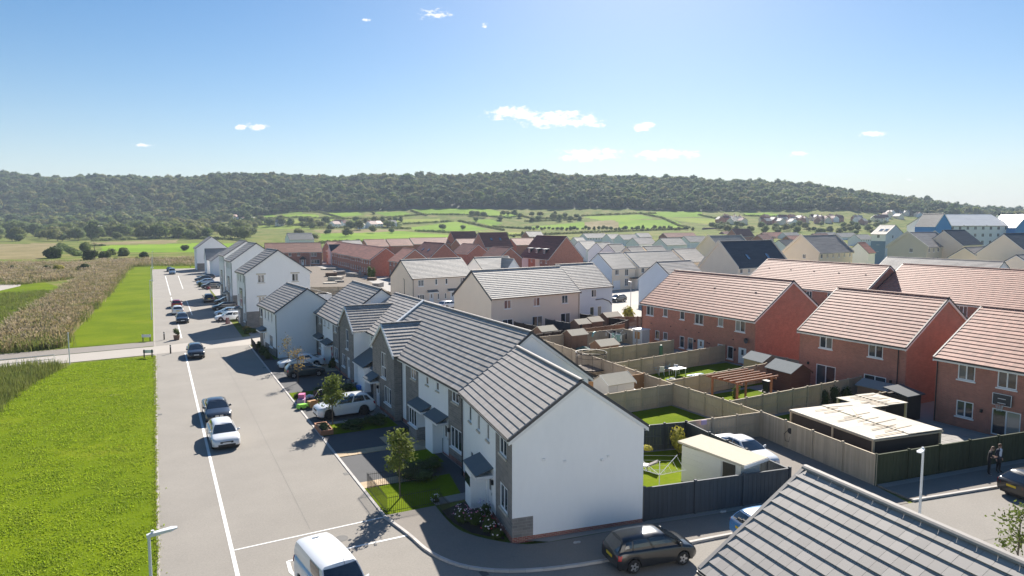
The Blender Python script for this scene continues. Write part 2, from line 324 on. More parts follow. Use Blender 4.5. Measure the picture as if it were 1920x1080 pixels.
# ------------------------------------------------------------------ roof tiling
def tile_shape(tw, g, th): # one tile lying on a slope: x along the eaves, y up the slope, z off the slope
    return np.array([(.003,-.03,0.0),(tw-.003,-.03,0.0),(tw-.003,g+.02,-.005),(.003,g+.02,-.005),(.003,-.03,th),(tw-.003,-.03,th),(tw-.003,g+.02,.002),(.003,g+.02,.002)])
TF = np.array([(4,5,6,7),(0,1,5,4),(1,2,6,5),(3,0,4,7)])
def slope(par, O, U, Sv, length, slen, mode, tm, gauge=0.375, tw=0.33, th=0.042, near=None):
    O, U, Sv = Vector(O), Vector(U).normalized(), Vector(Sv).normalized(); Nn = U.cross(Sv).normalized()
    if Nn.z < 0: Nn = -Nn
    nc = max(1, round(slen/gauge)); g = slen/nc; nt_ = max(1, round(length/tw)); t_w = length/nt_
    if mode == 'course': nt_ = max(1, round(length/2.6)); t_w = length/nt_
    B = np.array([U, Sv, Nn]); T = tile_shape(t_w, g, th)
    ij = [(i, j) for i in range(nc) for j in range(nt_)]
    if mode == 'obj':
        def dist(q):
            p = O+U*(q[1]+.5)*t_w+Sv*(q[0]+.5)*g
            if par is not None: p = par.matrix_basis @ p
            return (p-Vector((0,0,CAMH))).length
        if near: ij.sort(key=lambda q: near(par.matrix_basis @ (O+U*(q[1]+.5)*t_w+Sv*(q[0]+.5)*g)))
        else: ij.sort(key=dist)
        objs, ij = ij[:300], ij[300:]
        me = np_mesh('roof_tile', T, np.vstack([TF, [(0,3,2,1)], [(2,3,7,6)]]), tm, np.full(6, .5))
        Rm = Matrix((U, Sv, Nn)).transposed().to_4x4()
        for i, j in objs:
            o = put('roof_tile', me, par); jit = Nn*random.uniform(-.0015, .0015)
            o.matrix_basis = Matrix.Translation(O+U*j*t_w+Sv*i*g+Nn*.02+jit) @ Rm
        if not ij: return
    A = np.array(ij, float); n = len(A)
    base = np.array(O)[None]+A[:, 1:2]*t_w*np.array(U)[None]+A[:, 0:1]*g*np.array(Sv)[None]+np.array(Nn)[None]*.02
    V = base[:, None, :]+(T @ B)[None]
    V += (rng.random((n, 1, 1))-.5)*.003*np.array(Nn)[None, None]
    F = (np.arange(n)*8)[:, None, None]+TF[None]
    o = put('roof_tiles', np_mesh('roof_tiles', V.reshape(-1, 3), F.reshape(-1, 4), tm, np.repeat(np.clip(rng.normal(.5, .28, n), 0, 1), 4)), par)
    stuff(o); return o
def ridge_tiles(par, a, b, tm, r=.13, step=.45):
    a, b = Vector(a), Vector(b); d = b-a; n = max(1, round(d.length/step)); u = d.normalized(); s = Vector((-u.y, u.x, 0)).normalized(); m = MB(); st = d.length/n
    for i in range(n):
        rings = []
        for q, rr in ((0, r*1.05), (.1, r*1.04), (1, r)):
            p = a+u*st*(i+q); rings.append([p+s*rr*math.cos(t)+Vector((0,0,1))*rr*math.sin(t)*.75 for t in [math.pi*k/6 for k in range(7)]])
        m.loft(rings, close=False)
    return m.build('ridge_tiles', tm, par)
# ------------------------------------------------------------------ gabled house
def wall_face(m, P, umax, ztop, openings, segs, plinth, mis, tri=None):
    us = sorted({0, umax, *[o[0] for o in openings], *[o[0]+o[2] for o in openings], *[s[0] for s in segs], *[s[1] for s in segs]})
    zs = sorted({0, ztop, *[o[1] for o in openings], *[o[1]+o[3] for o in openings], *( [plinth] if plinth else []), *[z for s in segs for z in s[3:5] if z < ztop]})
    us = [u for u in us if -1e-6 <= u <= umax+1e-6]; zs = [z for z in zs if 0 <= z <= ztop+1e-6]
    for i in range(len(us)-1):
        for j in range(len(zs)-1):
            uc, zc = (us[i]+us[i+1])/2, (zs[j]+zs[j+1])/2
            if any(o[0] < uc < o[0]+o[2] and o[1] < zc < o[1]+o[3] for o in openings): continue
            mi = 0
            for s in segs:
                if s[0] < uc < s[1] and (len(s) < 5 or s[3] < zc < s[4]): mi = mis.index(s[2])
            if plinth and zc < plinth: mi = mis.index(M_brickp)
            m.face([P(us[i], zs[j], 0), P(us[i+1], zs[j], 0), P(us[i+1], zs[j+1], 0), P(us[i], zs[j+1], 0)], mi)
    for o in openings:
        u, z, w_, h_ = o[:4]; q = -.12
        for (a, b) in (((u,z),(u+w_,z)),((u+w_,z),(u+w_,z+h_)),((u+w_,z+h_),(u,z+h_)),((u,z+h_),(u,z))):
            m.face([P(*a,0), P(*b,0), P(*b,q), P(*a,q)], 0)
    if tri: m.face([P(0, ztop, 0), P(umax, ztop, 0), P(tri[0], tri[1], 0)], 0)
def house(label, x, y, rz, L, W, ze, zr, wall, tm, op=(), segs=None, plinth=0, mode='mesh', name='house', cat='house', group=None, fine=True, over=.3, vo=.1, trim=M_anthr, fas=M_fascia, rv=None, pipes=(), soffit=True, vents=0, gseg=None, sides='FBLR', near=None, th=.042, gutter=M_anthr, parapet=False, gauge=.375):
    root = empty(name, (x, y, 0), rz)
    bpy.context.view_layer.update() if mode == 'obj' else None
    tag(root, label, cat, group); rv = W/2 if rv is None else rv
    if root.matrix_basis is None: pass
    segs = segs or []; gseg = gseg or {}
    mis = [wall, M_brickp]+[s[2] for s in segs if s[2] not in (wall, M_brickp)]+[s[2] for v in gseg.values() for s in v]
    mis = list(dict.fromkeys(mis))
    PF = {'F': lambda u,z,d: (u,-d,z), 'B': lambda u,z,d: (u,W+d,z), 'L': lambda u,z,d: (-d,u,z), 'R': lambda u,z,d: (L+d,u,z)}
    m = MB()
    for f in 'FBLR':
        o_ = [o[1:5] for o in op if o[0] == f]
        wall_face(m, PF[f], L if f in 'FB' else W, ze, o_, segs if f == 'F' else gseg.get(f, []), plinth, mis, (rv, zr-.02) if f in 'LR' else None)
    m.build('wall', mis, root)
    for o in op:
        f, u, z, w_, h_, k = o[:6]
        if k == 'd': door(root, f, L, W, u, z, w_, h_)
        elif k == 'g': door(root, f, L, W, u, z, w_, h_, 'garage')
        elif k == 'f': window(root, f, L, W, u, z, w_, h_, 2, 0, False, 'patio_door', fine)
        elif k == 't': window(root, f, L, W, u, z, w_, h_, 2 if w_ > 1 else 1, .5, True, fine=fine)
        else: window(root, f, L, W, u, z, w_, h_, int(k), 0, (o[6] if len(o) > 6 else True), fine=fine)
    # roof
    for fr in (True, False):
        run = rv if fr else W-rv; tn = (zr-ze)/run; sl = math.hypot(run+over, (run+over)*tn)
        e0 = (-vo, -over, ze-over*tn+.02) if fr else (L+vo, W+over, ze-over*tn+.02)
        U = (1,0,0) if fr else (-1,0,0); Sv = (0, 1, tn) if fr else (0, -1, tn)
        slope(root, e0, U, Sv, L+2*vo, sl, mode if fr else ('mesh' if mode == 'obj' else mode), tm, near=near, th=th, gauge=gauge)
        s = MB(); ez = e0[2]
        a, b = (-vo+.01, L+vo-.01); yy = -over+.01 if fr else W+over-.01
        s.face([(a,yy,ez),(b,yy,ez),(b,rv,zr+.015),(a,rv,zr+.015)]); s.face([(a,yy,ez-.06),(b,yy,ez-.06),(b,rv,zr-.05),(a,rv,zr-.05)])
        s.build('roof_deck', M_under, root)
        g = MB(); yo = -over-.10 if fr else W+over-.02
        if fas: MB().box(-vo+.02, yo+.1 if fr else yo-.03, ez-.24, L+vo-.02, yo+.13 if fr else yo, ez-.04).box(-vo+.02, -over+.03 if fr else W+.004, ez-.235, L+vo-.02, -.004 if fr else W+over-.05, ez-.215).build('fascia', fas, root)
        g.box(-vo, yo, ez-.09, L+vo, yo+.1 if fr else yo+.12, ez-.01); g.build('gutter', gutter, root)
        for xx in (-vo, L+vo):
            q = MB(); sg = -1 if xx < 0 else 1; i0, i1 = (xx-.07 if sg > 0 else xx+.07), xx+sg*.05
            yy2 = -over-.02 if fr else W+over+.02; zz2 = ez-.02*tn
            for (z_a, z_b, mm, da) in ((-.075, .085, trim, 0), (-.26, -.077, fas or trim, .02)):
                qq = MB(); u0, u1 = sorted((i0+sg*da*0, i1-sg*da))
                P0 = [(u0,yy2,zz2+z_a),(u1,yy2,zz2+z_a),(u1,yy2,zz2+z_b),(u0,yy2,zz2+z_b)]; P1 = [(u0,rv,zr+z_a),(u1,rv,zr+z_a),(u1,rv,zr+z_b),(u0,rv,zr+z_b)]
                qq.loft([P0, P1]); qq.build('verge' if mm is trim else 'bargeboard', mm, root)
    ridge_tiles(root, (-vo, rv, zr+.03), (L+vo, rv, zr+.03), tm if mode != 'obj' else tm)
    for (f, u, mm) in pipes:
        P = PF[f]; z1 = ze-.22
        MB().tube([P(u,0.05,.07), P(u,z1-.25,.07), P(u,z1,.28)], .04, 6).build('downpipe', mm, root)
    for k in range(vents):
        u = L*(k+.5)/vents; tn = (zr-ze)/rv; yv = rv*.62
        MB().box(u-.13, yv-.07, ze+tn*(yv-.07)+.04, u+.13, yv+.07, ze+tn*(yv+.07)+.05).build('roof_vent', M_anthr, root)
    return root
def canopy(par, u, z, w, dep, z2=None, mtop=None, sides=None):
    m = MB(); z2 = z2 or z+.35
    o = MB().loft([[(u,-dep,z),(u+w,-dep,z),(u+w,-dep,z+.06),(u,-dep,z+.06)], [(u,0,z2),(u+w,0,z2),(u+w,0,z2+.06),(u,0,z2+.06)]]).build('canopy', mtop or M_lead, par)
    MB().box(u+.03,-dep+.03,z-.16, u+w-.03,-.0,z-.005).build('canopy_fascia', M_upvc, o)
    return o
def hidden_view(): pass
# ------------------------------------------------------------------ terrain
_Dk = [0, 380, 470, 560, 700, 850, 950, 1050]; _yk = [None, None, None, 450.5, 438, 424, 408, 393]
_zk = [0, 0, 0.6]+[CAMH-(y-HOR)*D/FPX for D, y in zip(_Dk[3:], _yk[3:])]
_px = [-900, 0, 500, 820, 1100, 1300, 1440, 1600, 1720, 1830, 1920, 2300]
_cr = [108, 109, 105, 109, 107, 103, 90, 71, 57, 42, 34, 14]
def terrain(x, y):
    x, y = np.asarray(x, float), np.asarray(y, float)
    D = x*math.sin(YAW)+y*math.cos(YAW); lat = x*math.cos(YAW)-y*math.sin(YAW)
    px = 960+FPX*lat/np.maximum(D, 300)
    crest = np.interp(px, _px, _cr)-2; foot = np.minimum(_zk[-1], crest*.55); k = foot/_zk[-1]
    k = k*np.interp(px, [0, 380, 560, 2000], [.45, .55, 1, 1])
    zf = np.interp(D, _Dk, _zk)*k
    t = np.clip((D-1050)/430, 0, 1); t2 = np.sin(t*math.pi/2)**.9
    wob = (np.sin(lat*.011+1.3)*3+np.sin(lat*.023+D*.01)*2.5)*np.clip((D-900)/300, 0, 1)*np.clip(crest/80, 0, 1)
    z = np.where(D > 1050, foot*np.interp(px, [0, 380, 560, 2000], [.45, .55, 1, 1])*(1-t2)+crest*t2, zf)+wob
    return np.where(D > 1480, z-(D-1480)*.03, z)
def on_terrain(px, py):
    d = ray(px, py); lo = None
    for D in np.arange(260, 1650, 5.0):
        n = d[0]*math.sin(YAW)+d[1]*math.cos(YAW); t = D/n
        z = CAMH+d[2]*t
        if z <= float(terrain(d[0]*t, d[1]*t)): return (d[0]*t, d[1]*t, float(terrain(d[0]*t, d[1]*t)))
    return (*at_depth(px, 1500), float(terrain(*at_depth(px, 1500))))
FIELDS = [  # outlines as seen, material index
 ([(763,391),(860,388),(920,393),(972,404),(950,408),(880,402),(787,402)],1),([(697,398),(760,397),(778,405),(735,407)],1),([(605,400),(670,398),(682,403),(625,408)],1),
 ([(470,397),(572,395),(565,400),(480,401)],1),([(436,405),(512,402),(522,408),(436,410)],1),([(527,402),(592,402),(605,409),(545,409)],1),([(470,414),(610,411),(700,413),(690,418),(560,420),(480,420)],2),
 ([(735,412),(825,410),(820,417),(745,418)],2),([(752,429),(855,415),(915,430),(860,435),(800,433)],1),([(882,413),(920,411),(942,418),(925,425)],1),
 ([(600,439),(740,432),(790,437),(850,441),(835,446),(780,452),(600,456)],1),([(585,431),(700,430),(775,431),(700,436),(600,437)],3),([(190,461),(370,456),(440,457),(440,472),(300,474),(190,471)],1),
 ([(172,455),(335,449),(330,456),(180,459)],3),([(210,410),(335,405),(350,408),(230,414)],2),([(-60,458),(108,456),(92,478),(60,492),(-60,492)],3),
 ([(1090,406),(1200,402),(1228,410),(1130,414)],1),([(985,426),(1095,416),(1100,430),(1000,430)],1),([(1095,417),(1150,412),(1172,427),(1100,430)],3),([(1155,412),(1260,412),(1293,427),(1165,430)],1),
 ([(1190,398),(1315,396),(1322,406),(1240,408)],1),([(1240,408),(1350,410),(1365,423),(1295,417)],2),([(1395,399),(1440,399),(1495,407),(1400,404)],1),([(1606,414),(1628,411),(1626,421),(1606,421)],1),([(440,420),(600,424),(600,430),(430,428)],2),([(900,434),(980,436),(985,441),(900,441)],2)]
def inpoly(px, py, poly):
    c = np.zeros(px.shape, bool); n = len(poly); j = n-1
    for i in range(n):
        xi, yi = poly[i]; xj, yj = poly[j]
        if yi != yj: c ^= ((yi > py) != (yj > py)) & (px < (xj-xi)*(py-yi)/(yj-yi)+xi)
        j = i
    return c
Ds = np.concatenate([[-150, -60, 0, 40, 80, 130, 180, 240, 300, 340], np.arange(380, 640, 14), np.arange(640, 1060, 5.0), np.arange(1060, 1520, 20), [1600, 1800, 2300]])
ts = np.concatenate([np.linspace(-4, -1.25, 14), np.linspace(-1.0, 1.0, 420), np.linspace(1.25, 4, 14)])
DD, TT = np.meshgrid(Ds, ts, indexing='ij'); LAT = TT*np.maximum(DD*.8+60, 120)
XX = DD*math.sin(YAW)+LAT*math.cos(YAW); YY = DD*math.cos(YAW)-LAT*math.sin(YAW); ZZ = terrain(XX, YY)-.02
nr, ncol = DD.shape; idx = np.arange(nr*ncol).reshape(nr, ncol)
F = np.stack([idx[:-1, :-1], idx[:-1, 1:], idx[1:, 1:], idx[1:, :-1]], -1).reshape(-1, 4)
cx_, cy_, cz_ = [a.ravel()[F].mean(1) for a in (XX, YY, ZZ)]
fw = cx_*math.sin(YAW)+cy_*math.cos(YAW); lt = cx_*math.cos(YAW)-cy_*math.sin(YAW); up = cz_-CAMH
zc_ = np.maximum(fw*math.cos(PIT)-up*math.sin(PIT), 1); PX = 960+FPX*lt/zc_; PY = 540-FPX*(fw*math.sin(PIT)+up*math.cos(PIT))/zc_
mi = np.zeros(len(F), np.int32); far = fw > 230
for poly, k in FIELDS: mi[inpoly(PX, PY, poly) & far] = k
mi[fw > 1050] = 4
M_wood = mat('woodland_floor', (0.035,0.042,0.014), 0.95, 0.3, .05)
me = np_mesh('ground', np.stack([XX.ravel(), YY.ravel(), ZZ.ravel()], 1), F, [M_rough, M_meadow, M_meadow2, M_straw, M_wood], None, True)
me.polygons.foreach_set('material_index', mi); me.update(); struct(put('ground', me))
# ------------------------------------------------------------------ flat sheets and slabs
def sheet(name, pts, z, m): return struct(MB().face([(p[0], p[1], z) for p in pts]).build(name, m))
def rect(name, x0, y0, x1, y1, z, m): return sheet(name, [(x0,y0),(x1,y0),(x1,y1),(x0,y1)], z, m)
def strip(name, pts, wd, z, m, z0=None):
    L_, R_ = [], []
    for i, p in enumerate(pts):
        a = Vector(pts[max(i-1, 0)]); b = Vector(pts[min(i+1, len(pts)-1)]); d = (b-a).normalized(); n = Vector((-d.y, d.x))*wd/2
        L_.append((p[0]+n.x, p[1]+n.y)); R_.append((p[0]-n.x, p[1]-n.y))
    mb = MB()
    for i in range(len(pts)-1):
        q = [L_[i], R_[i], R_[i+1], L_[i+1]]
        if z0 is None: mb.face([(*k, z) for k in q])
        else: mb.prism(q, z0, z)
    return mb, mb.mesh(name, m)
def line(name, pts, wd, z, m): return struct(put(name, strip(name, pts, wd, z, m)[1]))
def kerb(pts, z=.115, parent=None):              # a run of kerbstones, each its own piece
    out = []; g = struct(empty('kerb', (pts[0][0], pts[0][1], 0))); ox, oy = pts[0]
    for i in range(len(pts)-1):
        a, b = Vector(pts[i]), Vector(pts[i+1]); L = (b-a).length; n = max(1, round(L/.915)); ang = math.atan2(b.y-a.y, b.x-a.x)
        me = cached(('kb', round(L/n, 2), z), lambda: MB().box(.006,-.075,0, L/n-.006,.075,z).mesh('kerbstone', M_kerb))
        for k in range(n):
            p = a+(b-a)*(k/n); put('kerbstone', me, g, (p.x-ox, p.y-oy, 0), ang)
    return g
def smooth_line(pts, k=4):
    P = [Vector(p) for p in pts]; o = []
    for i in range(len(P)-1):
        p0, p1, p2, p3 = P[max(i-1,0)], P[i], P[i+1], P[min(i+2,len(P)-1)]
        for j in range(k):
            t = j/k; o.append(tuple(.5*((2*p1)+(p2-p0)*t+(2*p0-5*p1+4*p2-p3)*t*t+(3*p1-3*p2+p3-p0)*t**3)))
    o.append(tuple(P[-1])); return o
rect('estate_ground', 11, 88, 150, 300, .0, M_patio)
sheet('estate_ground', [(16,35),(150,0),(150,88),(11,88)], .001, M_patio)
sheet('building_plot', [(21.5,84),(37,84),(42,117),(52,190),(52,258),(25,258),(23,112)], .006, M_earth)
OUT = smooth_line([(9.86,33.15),(10.3,30.6),(10.62,28.24),(11.61,26.29),(13.66,24.91),(17.1,24.05),(22.0,23.6),(26.5,23.05),(30.62,22.5)])
sheet('main_road', [(-.45,4),(75,-4),(75,12),(62,17.2),(41.7,20.75),(30.62,22.5),(30.9,34.5),(37.6,33.7),(36.2,21.7),(30.6,22.4)][:6]+list(reversed(OUT))[1:]+[(9.86,90.4),(10.2,150),(13.0,262),(-1.2,262)], .008, M_asph)
sheet('driveway', [(30.25,24.6),(31.35,34.5),(37.6,33.8),(36.25,24.1),(35.6,21.75),(30.4,22.55)], .012, M_asph2)
INN = smooth_line([(12.66,33.1),(12.55,30.69),(12.9,29.17),(14.29,27.38),(15.91,26.66),(20.78,26.05),(27.7,24.96),(30.2,24.6)])
struct(MB().prism(OUT+[(30.2,24.6)]+list(reversed(INN))[1:], 0, .10).build('pavement', M_asph2))
struct(MB().prism([(36.3,24.05),(48.9,22.4),(60,20.8),(60,17.7),(41.7,20.9),(36.0,21.85)], 0, .10).build('pavement', M_asph2))
sheet('gravel_margin', [(14.35,27.75),(30.1,25.0),(30.2,24.62),(27.7,24.98),(20.78,26.07),(15.91,26.68)], .105, M_gravel)
sheet('gravel_margin', [(36.3,24.1),(48.9,22.5),(60,21.0),(60,20.6),(48.8,22.05),(36.3,23.6)], .105, M_gravel)
kerb(OUT); kerb([(36.0,21.8),(41.7,20.85),(60,17.6)]); kerb([(9.92,33.2),(9.92,90)], .05)
line('lot_edging', [(-.45,8),(-.45,88),(-.6,98.5)], .09, .016, M_conc); line('lot_edging', [(-.6,99),(-1.15,262)], .09, .016, M_conc)
line('parking_line', [(2.48,8),(2.55,33),(2.6,88)], .17, .016, M_paint); line('parking_line', [(2.6,100),(2.55,150),(2.5,158)], .17, .016, M_paint); line('parking_line', [(2.5,163),(2.3,225)], .17, .016, M_paint)
line('parking_line', [(5.0,125),(5.1,150)], .14, .016, M_paint); line('parking_line', [(5.4,178),(5.7,225)], .14, .016, M_paint)
line('paint_line', [(2.65,32.86),(9.85,33.15)], .10, .018, M_paint); line('paint_line', [(4.67,30.62),(10.3,30.6)], .14, .018, M_paint); line('paint_line', [(4.67,30.62),(4.62,29.6),(4.9,28.6)], .16, .018, M_paint)
sheet('concrete_track', [(-70,70),(-15.0,86.9),(-.5,88.8),(11.4,90.6),(22,91.4),(22,97.2),(11.7,97.6),(-.58,94.6),(-15.7,92.4),(-70,76)], .020, M_conc)
sheet('footpath', [(-70,78),(-15.8,93.0),(-.58,95.1),(-.6,98.8),(-16.7,97.2),(-70,84)], .012, M_asph2)
strip_m = line('track_kerb', [(-70,77.4),(-15.8,92.75),(-2.0,94.7)], .25, .028, M_asphd)
# lawns on the left
sheet('lawn', [(-.5,4),(-.5,87.9),(-8.4,87),(-10.5,80),(-12.6,70),(-13.5,55),(-14,30),(-14,4)], .004, M_lawn)
sheet('lawn', smooth_line([(-.7,99.5),(-1.25,262),(40,262),(40,285),(-8.2,300),(-8.6,240),(-9.0,188),(-10.2,126),(-10.8,105),(-10,98.6)],1), .004, M_lawn)
sheet('lawn', [(-19,100),(-19.3,151),(-18.8,190),(-26,215),(-60,190),(-60,110)], .003, M_lawn)
sheet('concrete_patch', [(-75,185),(-32.0,193),(-30,205),(-33.2,240),(-34,251),(-42,255),(-75,268)], .010, M_conc)
line('grass_path', [(-30,296),(-2,292),(40,288)], 1.6, .012, M_straw)
# front garden strip of the terrace
sheet('front_drive', [(9.98,33.2),(12.6,33.2),(14.9,34),(16.2,37),(16.2,56),(17.8,56),(17.8,68),(16.2,68),(16.2,80),(11.3,79),(11.2,88.5),(9.98,88.5)], .010, M_asphd)
sheet('lawn', [(9.99,33.25),(12.6,33.2),(14.6,34.2),(15.2,37.3),(9.99,37.3)], .03, M_lawn)
rect('lawn', 13.6, 39.4, 15.7, 42.2, .03, M_lawn)
rect('lawn', 10.05, 48.3, 15.6, 50.9, .03, M_lawn); rect('lawn', 10.05, 59.6, 15.9, 62.4, .03, M_lawn); rect('flower_bed', 10.1, 78.9, 11.3, 88.2, .03, M_soil)
sheet('flower_bed', [(12.75,32.4),(12.75,30.7),(13.1,29.3),(14.2,27.95),(14.5,29),(15.2,33.2),(14.4,33.0)], .06, M_soil); rect('flower_bed', 14.4, 44.6, 15.9, 47.6, .03, M_soil)
def paving(name, x0, y0, x1, y1, z, m, px=.6, py=.6):
    g = struct(empty(name, (x0, y0, 0))); nx, ny = max(1, round((x1-x0)/px)), max(1, round((y1-y0)/py)); a, b = (x1-x0)/nx, (y1-y0)/ny
    me = MB().box(.008,.008,0, a-.008,b-.008,z).mesh('paving_slab', m)
    for i in range(nx):
        for j in range(ny): put('paving_slab', me, g, (i*a, j*b, random.uniform(-.004,.004)))
    return g
paving('slab_path', 9.99, 37.35, 13.4, 38.35, .045, M_slab); paving('slab_path', 9.99, 43.3, 14.4, 44.2, .045, M_slab); paving('slab_path', 13.5, 42.3, 16.1, 46.2, .044, M_slab); paving('slab_path', 14.6, 50.95, 16.1, 55.2, .045, M_patio); paving('slab_path', 10.0, 50.95, 14.5, 51.5, .045, M_patio)
paving('slab_path', 12.75, 33.3, 15.3, 34.15, .046, M_patio); paving('slab_path', 14.5, 70, 16.2, 76, .045, M_slab)
# back gardens
def garden(x0, y0, x1, y1, m=M_lawn, nm='garden_lawn'): return rect(nm, x0, y0, x1, y1, .014, m)
sheet('garden_lawn', [(25.6,43.0),(37.6,43.3),(37.6,34.2),(27.5,35.2)], .014, M_lawn); sheet('garden_lawn', [(22.2,27.6),(29.9,25.6),(30.9,34.3),(28,35),(23.5,36)], .014, M_lawn); paving('garden_patio', 21.9, 26.9, 24.6, 29.5, .05, M_patio)
garden(38.6, 45.2, 54.9, 54.5); garden(38.6, 38.1, 48, 44.6); garden(39, 61, 54.9, 69.5, M_patio, 'garden_yard'); garden(39, 55, 54.9, 60.4); garden(39.3, 25.5, 51, 37); garden(26, 44, 38, 60, M_patio, 'garden_yard')
paving('garden_patio', 46.6, 24.6, 51.8, 31.5, .05, M_patio)
sheet('side_street', [(58,97),(66,104),(90,120),(110,118),(75,86),(68,78),(61,77)], .012, M_conc)
# wear on the roads: covers, gullies, repairs and seams
M_cover = mat('cast_iron_cover', (0.09,0.085,0.08), .7, .2, 20); M_patch = mat('asphalt_repair', (0.17,0.158,0.142), .95, .2, 2, n2=(.2, 12)); M_seam = mat('bitumen_seam', (0.17,0.155,0.14), .8, .2, 5)
for (px, py) in [(1009,0)][:0]+[(505,742),(640,1010),(350,590),(1640,985)]:
    x, y = G(px, py); struct(MB().disc((0,0,0), .33, 'z', 20).build('manhole_cover', M_cover, None, loc=(x, y, .0145)))
x, y = G(215, 741); struct(MB().disc((0,0,0), .38, 'z', 20).build('manhole_cover', M_cover, None, loc=(x, y, .012)))
for (x, y) in [(9.68,40.2),(9.68,57.0),(9.68,75.0),(-.25,60.0),(12.0,25.6)]: struct(MB().box(-.17,-.22,0, .17,.22,.005).build('drain_grate', M_cover, None, loc=(x, y, .0105)))
for (pts) in [[(6.2,33.5),(6.3,60),(6.15,88)],[(16,20.2),(40,16.5)]]: line('road_seam', pts, .025, .0135, M_seam)
# ------------------------------------------------------------------ house add-ons
def cross_gable(par, u0, u1, proj, ze, zr, yb, wall, tm, op=(), trim=M_upvc, over=.18, mode='mesh', sidewall=None, th=.042):
    W = u1-u0; uc = W/2; m = MB(); mis = [wall, M_brickp, sidewall or wall]
    P = lambda u, z, d: (u0+u, -proj-d, z)
    wall_face(m, P, W, ze, [o[0:4] for o in op], [], .3, mis, (uc, zr-.02))
    for x in (u0, u1): m.face([(x,-proj,0),(x,yb,0),(x,yb,ze),(x,-proj,ze)], 2)
    m.build('gable_wall', mis, par)
    for o in op:
        u, z, w_, h_, k = o[:5]
        q = door(par, 'F', 0, 0, u0+u, z, w_, h_) if k == 'd' else window(par, 'F', 0, 0, u0+u, z, w_, h_, 2 if k == 't' and w_ > 1 else (1 if k == 't' else int(k)), .42 if k == 't' else 0)
        q.location.y -= proj
    tn = (zr-ze)/uc; vo = .12; e = ze-over*tn+.02; run = uc+over; sl = math.hypot(run, run*tn); ln = yb+proj+vo
    slope(par, (u0-over, yb, e), (0,-1,0), (1,0,tn), ln, sl, mode, tm, th=th); slope(par, (u1+over, -proj-vo, e), (0,1,0), (-1,0,tn), ln, sl, mode, tm, th=th)
    d = MB()
    for x in (u0-over, u1+over): d.face([(x,-proj-vo+.01,e),(x,yb,e),(u0+uc,yb,zr+.01),(u0+uc,-proj-vo+.01,zr+.01)])
    d.build('gable_roof_deck', M_under, par)
    for x in (u0-over, u1+over):
        y0, y1 = -proj-vo-.05, -proj-vo+.06
        for a, b, mm, nm in ((-.02,.075,trim,'verge'), (-.2,-.022,M_fascia,'bargeboard')):
            MB().loft([[(x,y0+.01,e+a),(x,y1,e+a),(x,y1,e+b),(x,y0+.01,e+b)], [(u0+uc,y0+.01,zr+a),(u0+uc,y1,zr+a),(u0+uc,y1,zr+b),(u0+uc,y0+.01,zr+b)]]).build(nm, mm, par)
    ridge_tiles(par, (u0+uc,-proj-vo,zr+.03), (u0+uc,yb,zr+.03), tm)
def roof_window(par, W, ze, zr, rv, u, f, w=.8, h=1.1, over=0):
    tn = (zr-ze)/rv; y0 = rv*f; c, s = 1/math.hypot(1, tn), tn/math.hypot(1, tn)
    def P(a, b, n): return (u+a, y0+b*c-n*s, ze+tn*y0+b*s+n*c)
    def slab(a0, b0, a1, b1, n0, n1): return MB().loft([[P(a0,b0,n0),P(a1,b0,n0),P(a1,b1,n0),P(a0,b1,n0)],[P(a0,b0,n1),P(a1,b0,n1),P(a1,b1,n1),P(a0,b1,n1)]])
    o = slab(0,0,w,h,.05,.15).build('roof_window', M_anthr, par); slab(.09,.09,w-.09,h-.09,.15,.165).build('pane', M_skyl, o)
M_skyl = mat('skylight_glass', (0.10,0.15,0.20), 0.03, spec=1.0, coat=1.0)
def dormer(par, u, y, z, w, h, dep, wm_=None):
    o = MB().box(u,y,z, u+w,y+dep,z+h).build('dormer', wm_ or M_anthr, par)
    MB().box(u-.15,y-.2,z+h, u+w+.15,y+dep,z+h+.14).build('dormer_roof', M_fascia, o); f = put('window', cached(('wf',1.0,1.2,2,0), lambda: frame_mesh(1.0,1.2,2,0)), o, (u+w/2-.5, y-.04, z+h-1.35))
    put('pane', cached(('dpn',), lambda: MB().box(.05,-.008,.05, .95,.008,1.15).mesh('pane', M_glass)), f)
    return o
def satellite_dish(par, loc, rz=0):
    m = MB(); rings = []
    for r, d in ((.02,.08),(.15,.06),(.25,.02),(.3,0)): rings.append([(r*math.cos(t), -.25-d*-1, r*math.sin(t)) for t in [2*math.pi*k/12 for k in range(12)]])
    m.loft(rings, caps=False).tube([(0,0,-.1),(0,-.2,0)], .02).tube([(0,-.2,-.2),(0,-.55,0)], .012)
    return m.build('satellite_dish', M_anthr, par, loc=loc, rz=rz)
def porch_light(par, loc): return MB().box(-.07,-.14,-.12, .07,0,.12).build('wall_lamp', M_black, par, loc=loc)
# ------------------------------------------------------------------ nearest white house N1 and the neighbour whose roof fills the lower right corner
op = [('F',7.45,3.85,1.1,1.02,2,2),('F',7.55,1.15,1.15,1.25,2,2),('F',1.5,3.8,.5,.98,1,2),('F',3.3,3.8,.5,.98,1,2),('F',5.12,3.8,.5,.98,1,2),('F',1.75,.95,1.5,1.2,3,2),('F',5.2,.1,.95,2.1,'d'),('B',1.4,3.7,1.2,1.2,2),('B',6,3.7,1.2,1.2,2),('B',6,.2,1.8,2.1,'f')]
n1 = house('white rendered end house with large blank gable and grey tiled roof beside the corner pavement', 15.85, 36.72, R(-99.3), 9.4, 6.9, 5.2, 7.6, M_white, M_tgrey, op,
    segs=[(6.75,9.4,M_stone),(1.2,5.0,M_stone,0,1.0)], plinth=.3, mode='obj', over=.18, pipes=(('F',.12,M_black),('B',9.2,M_anthr)), gseg={'R': [(0,1.05,M_stone,.3,1.25)]}, name='terraced_house')
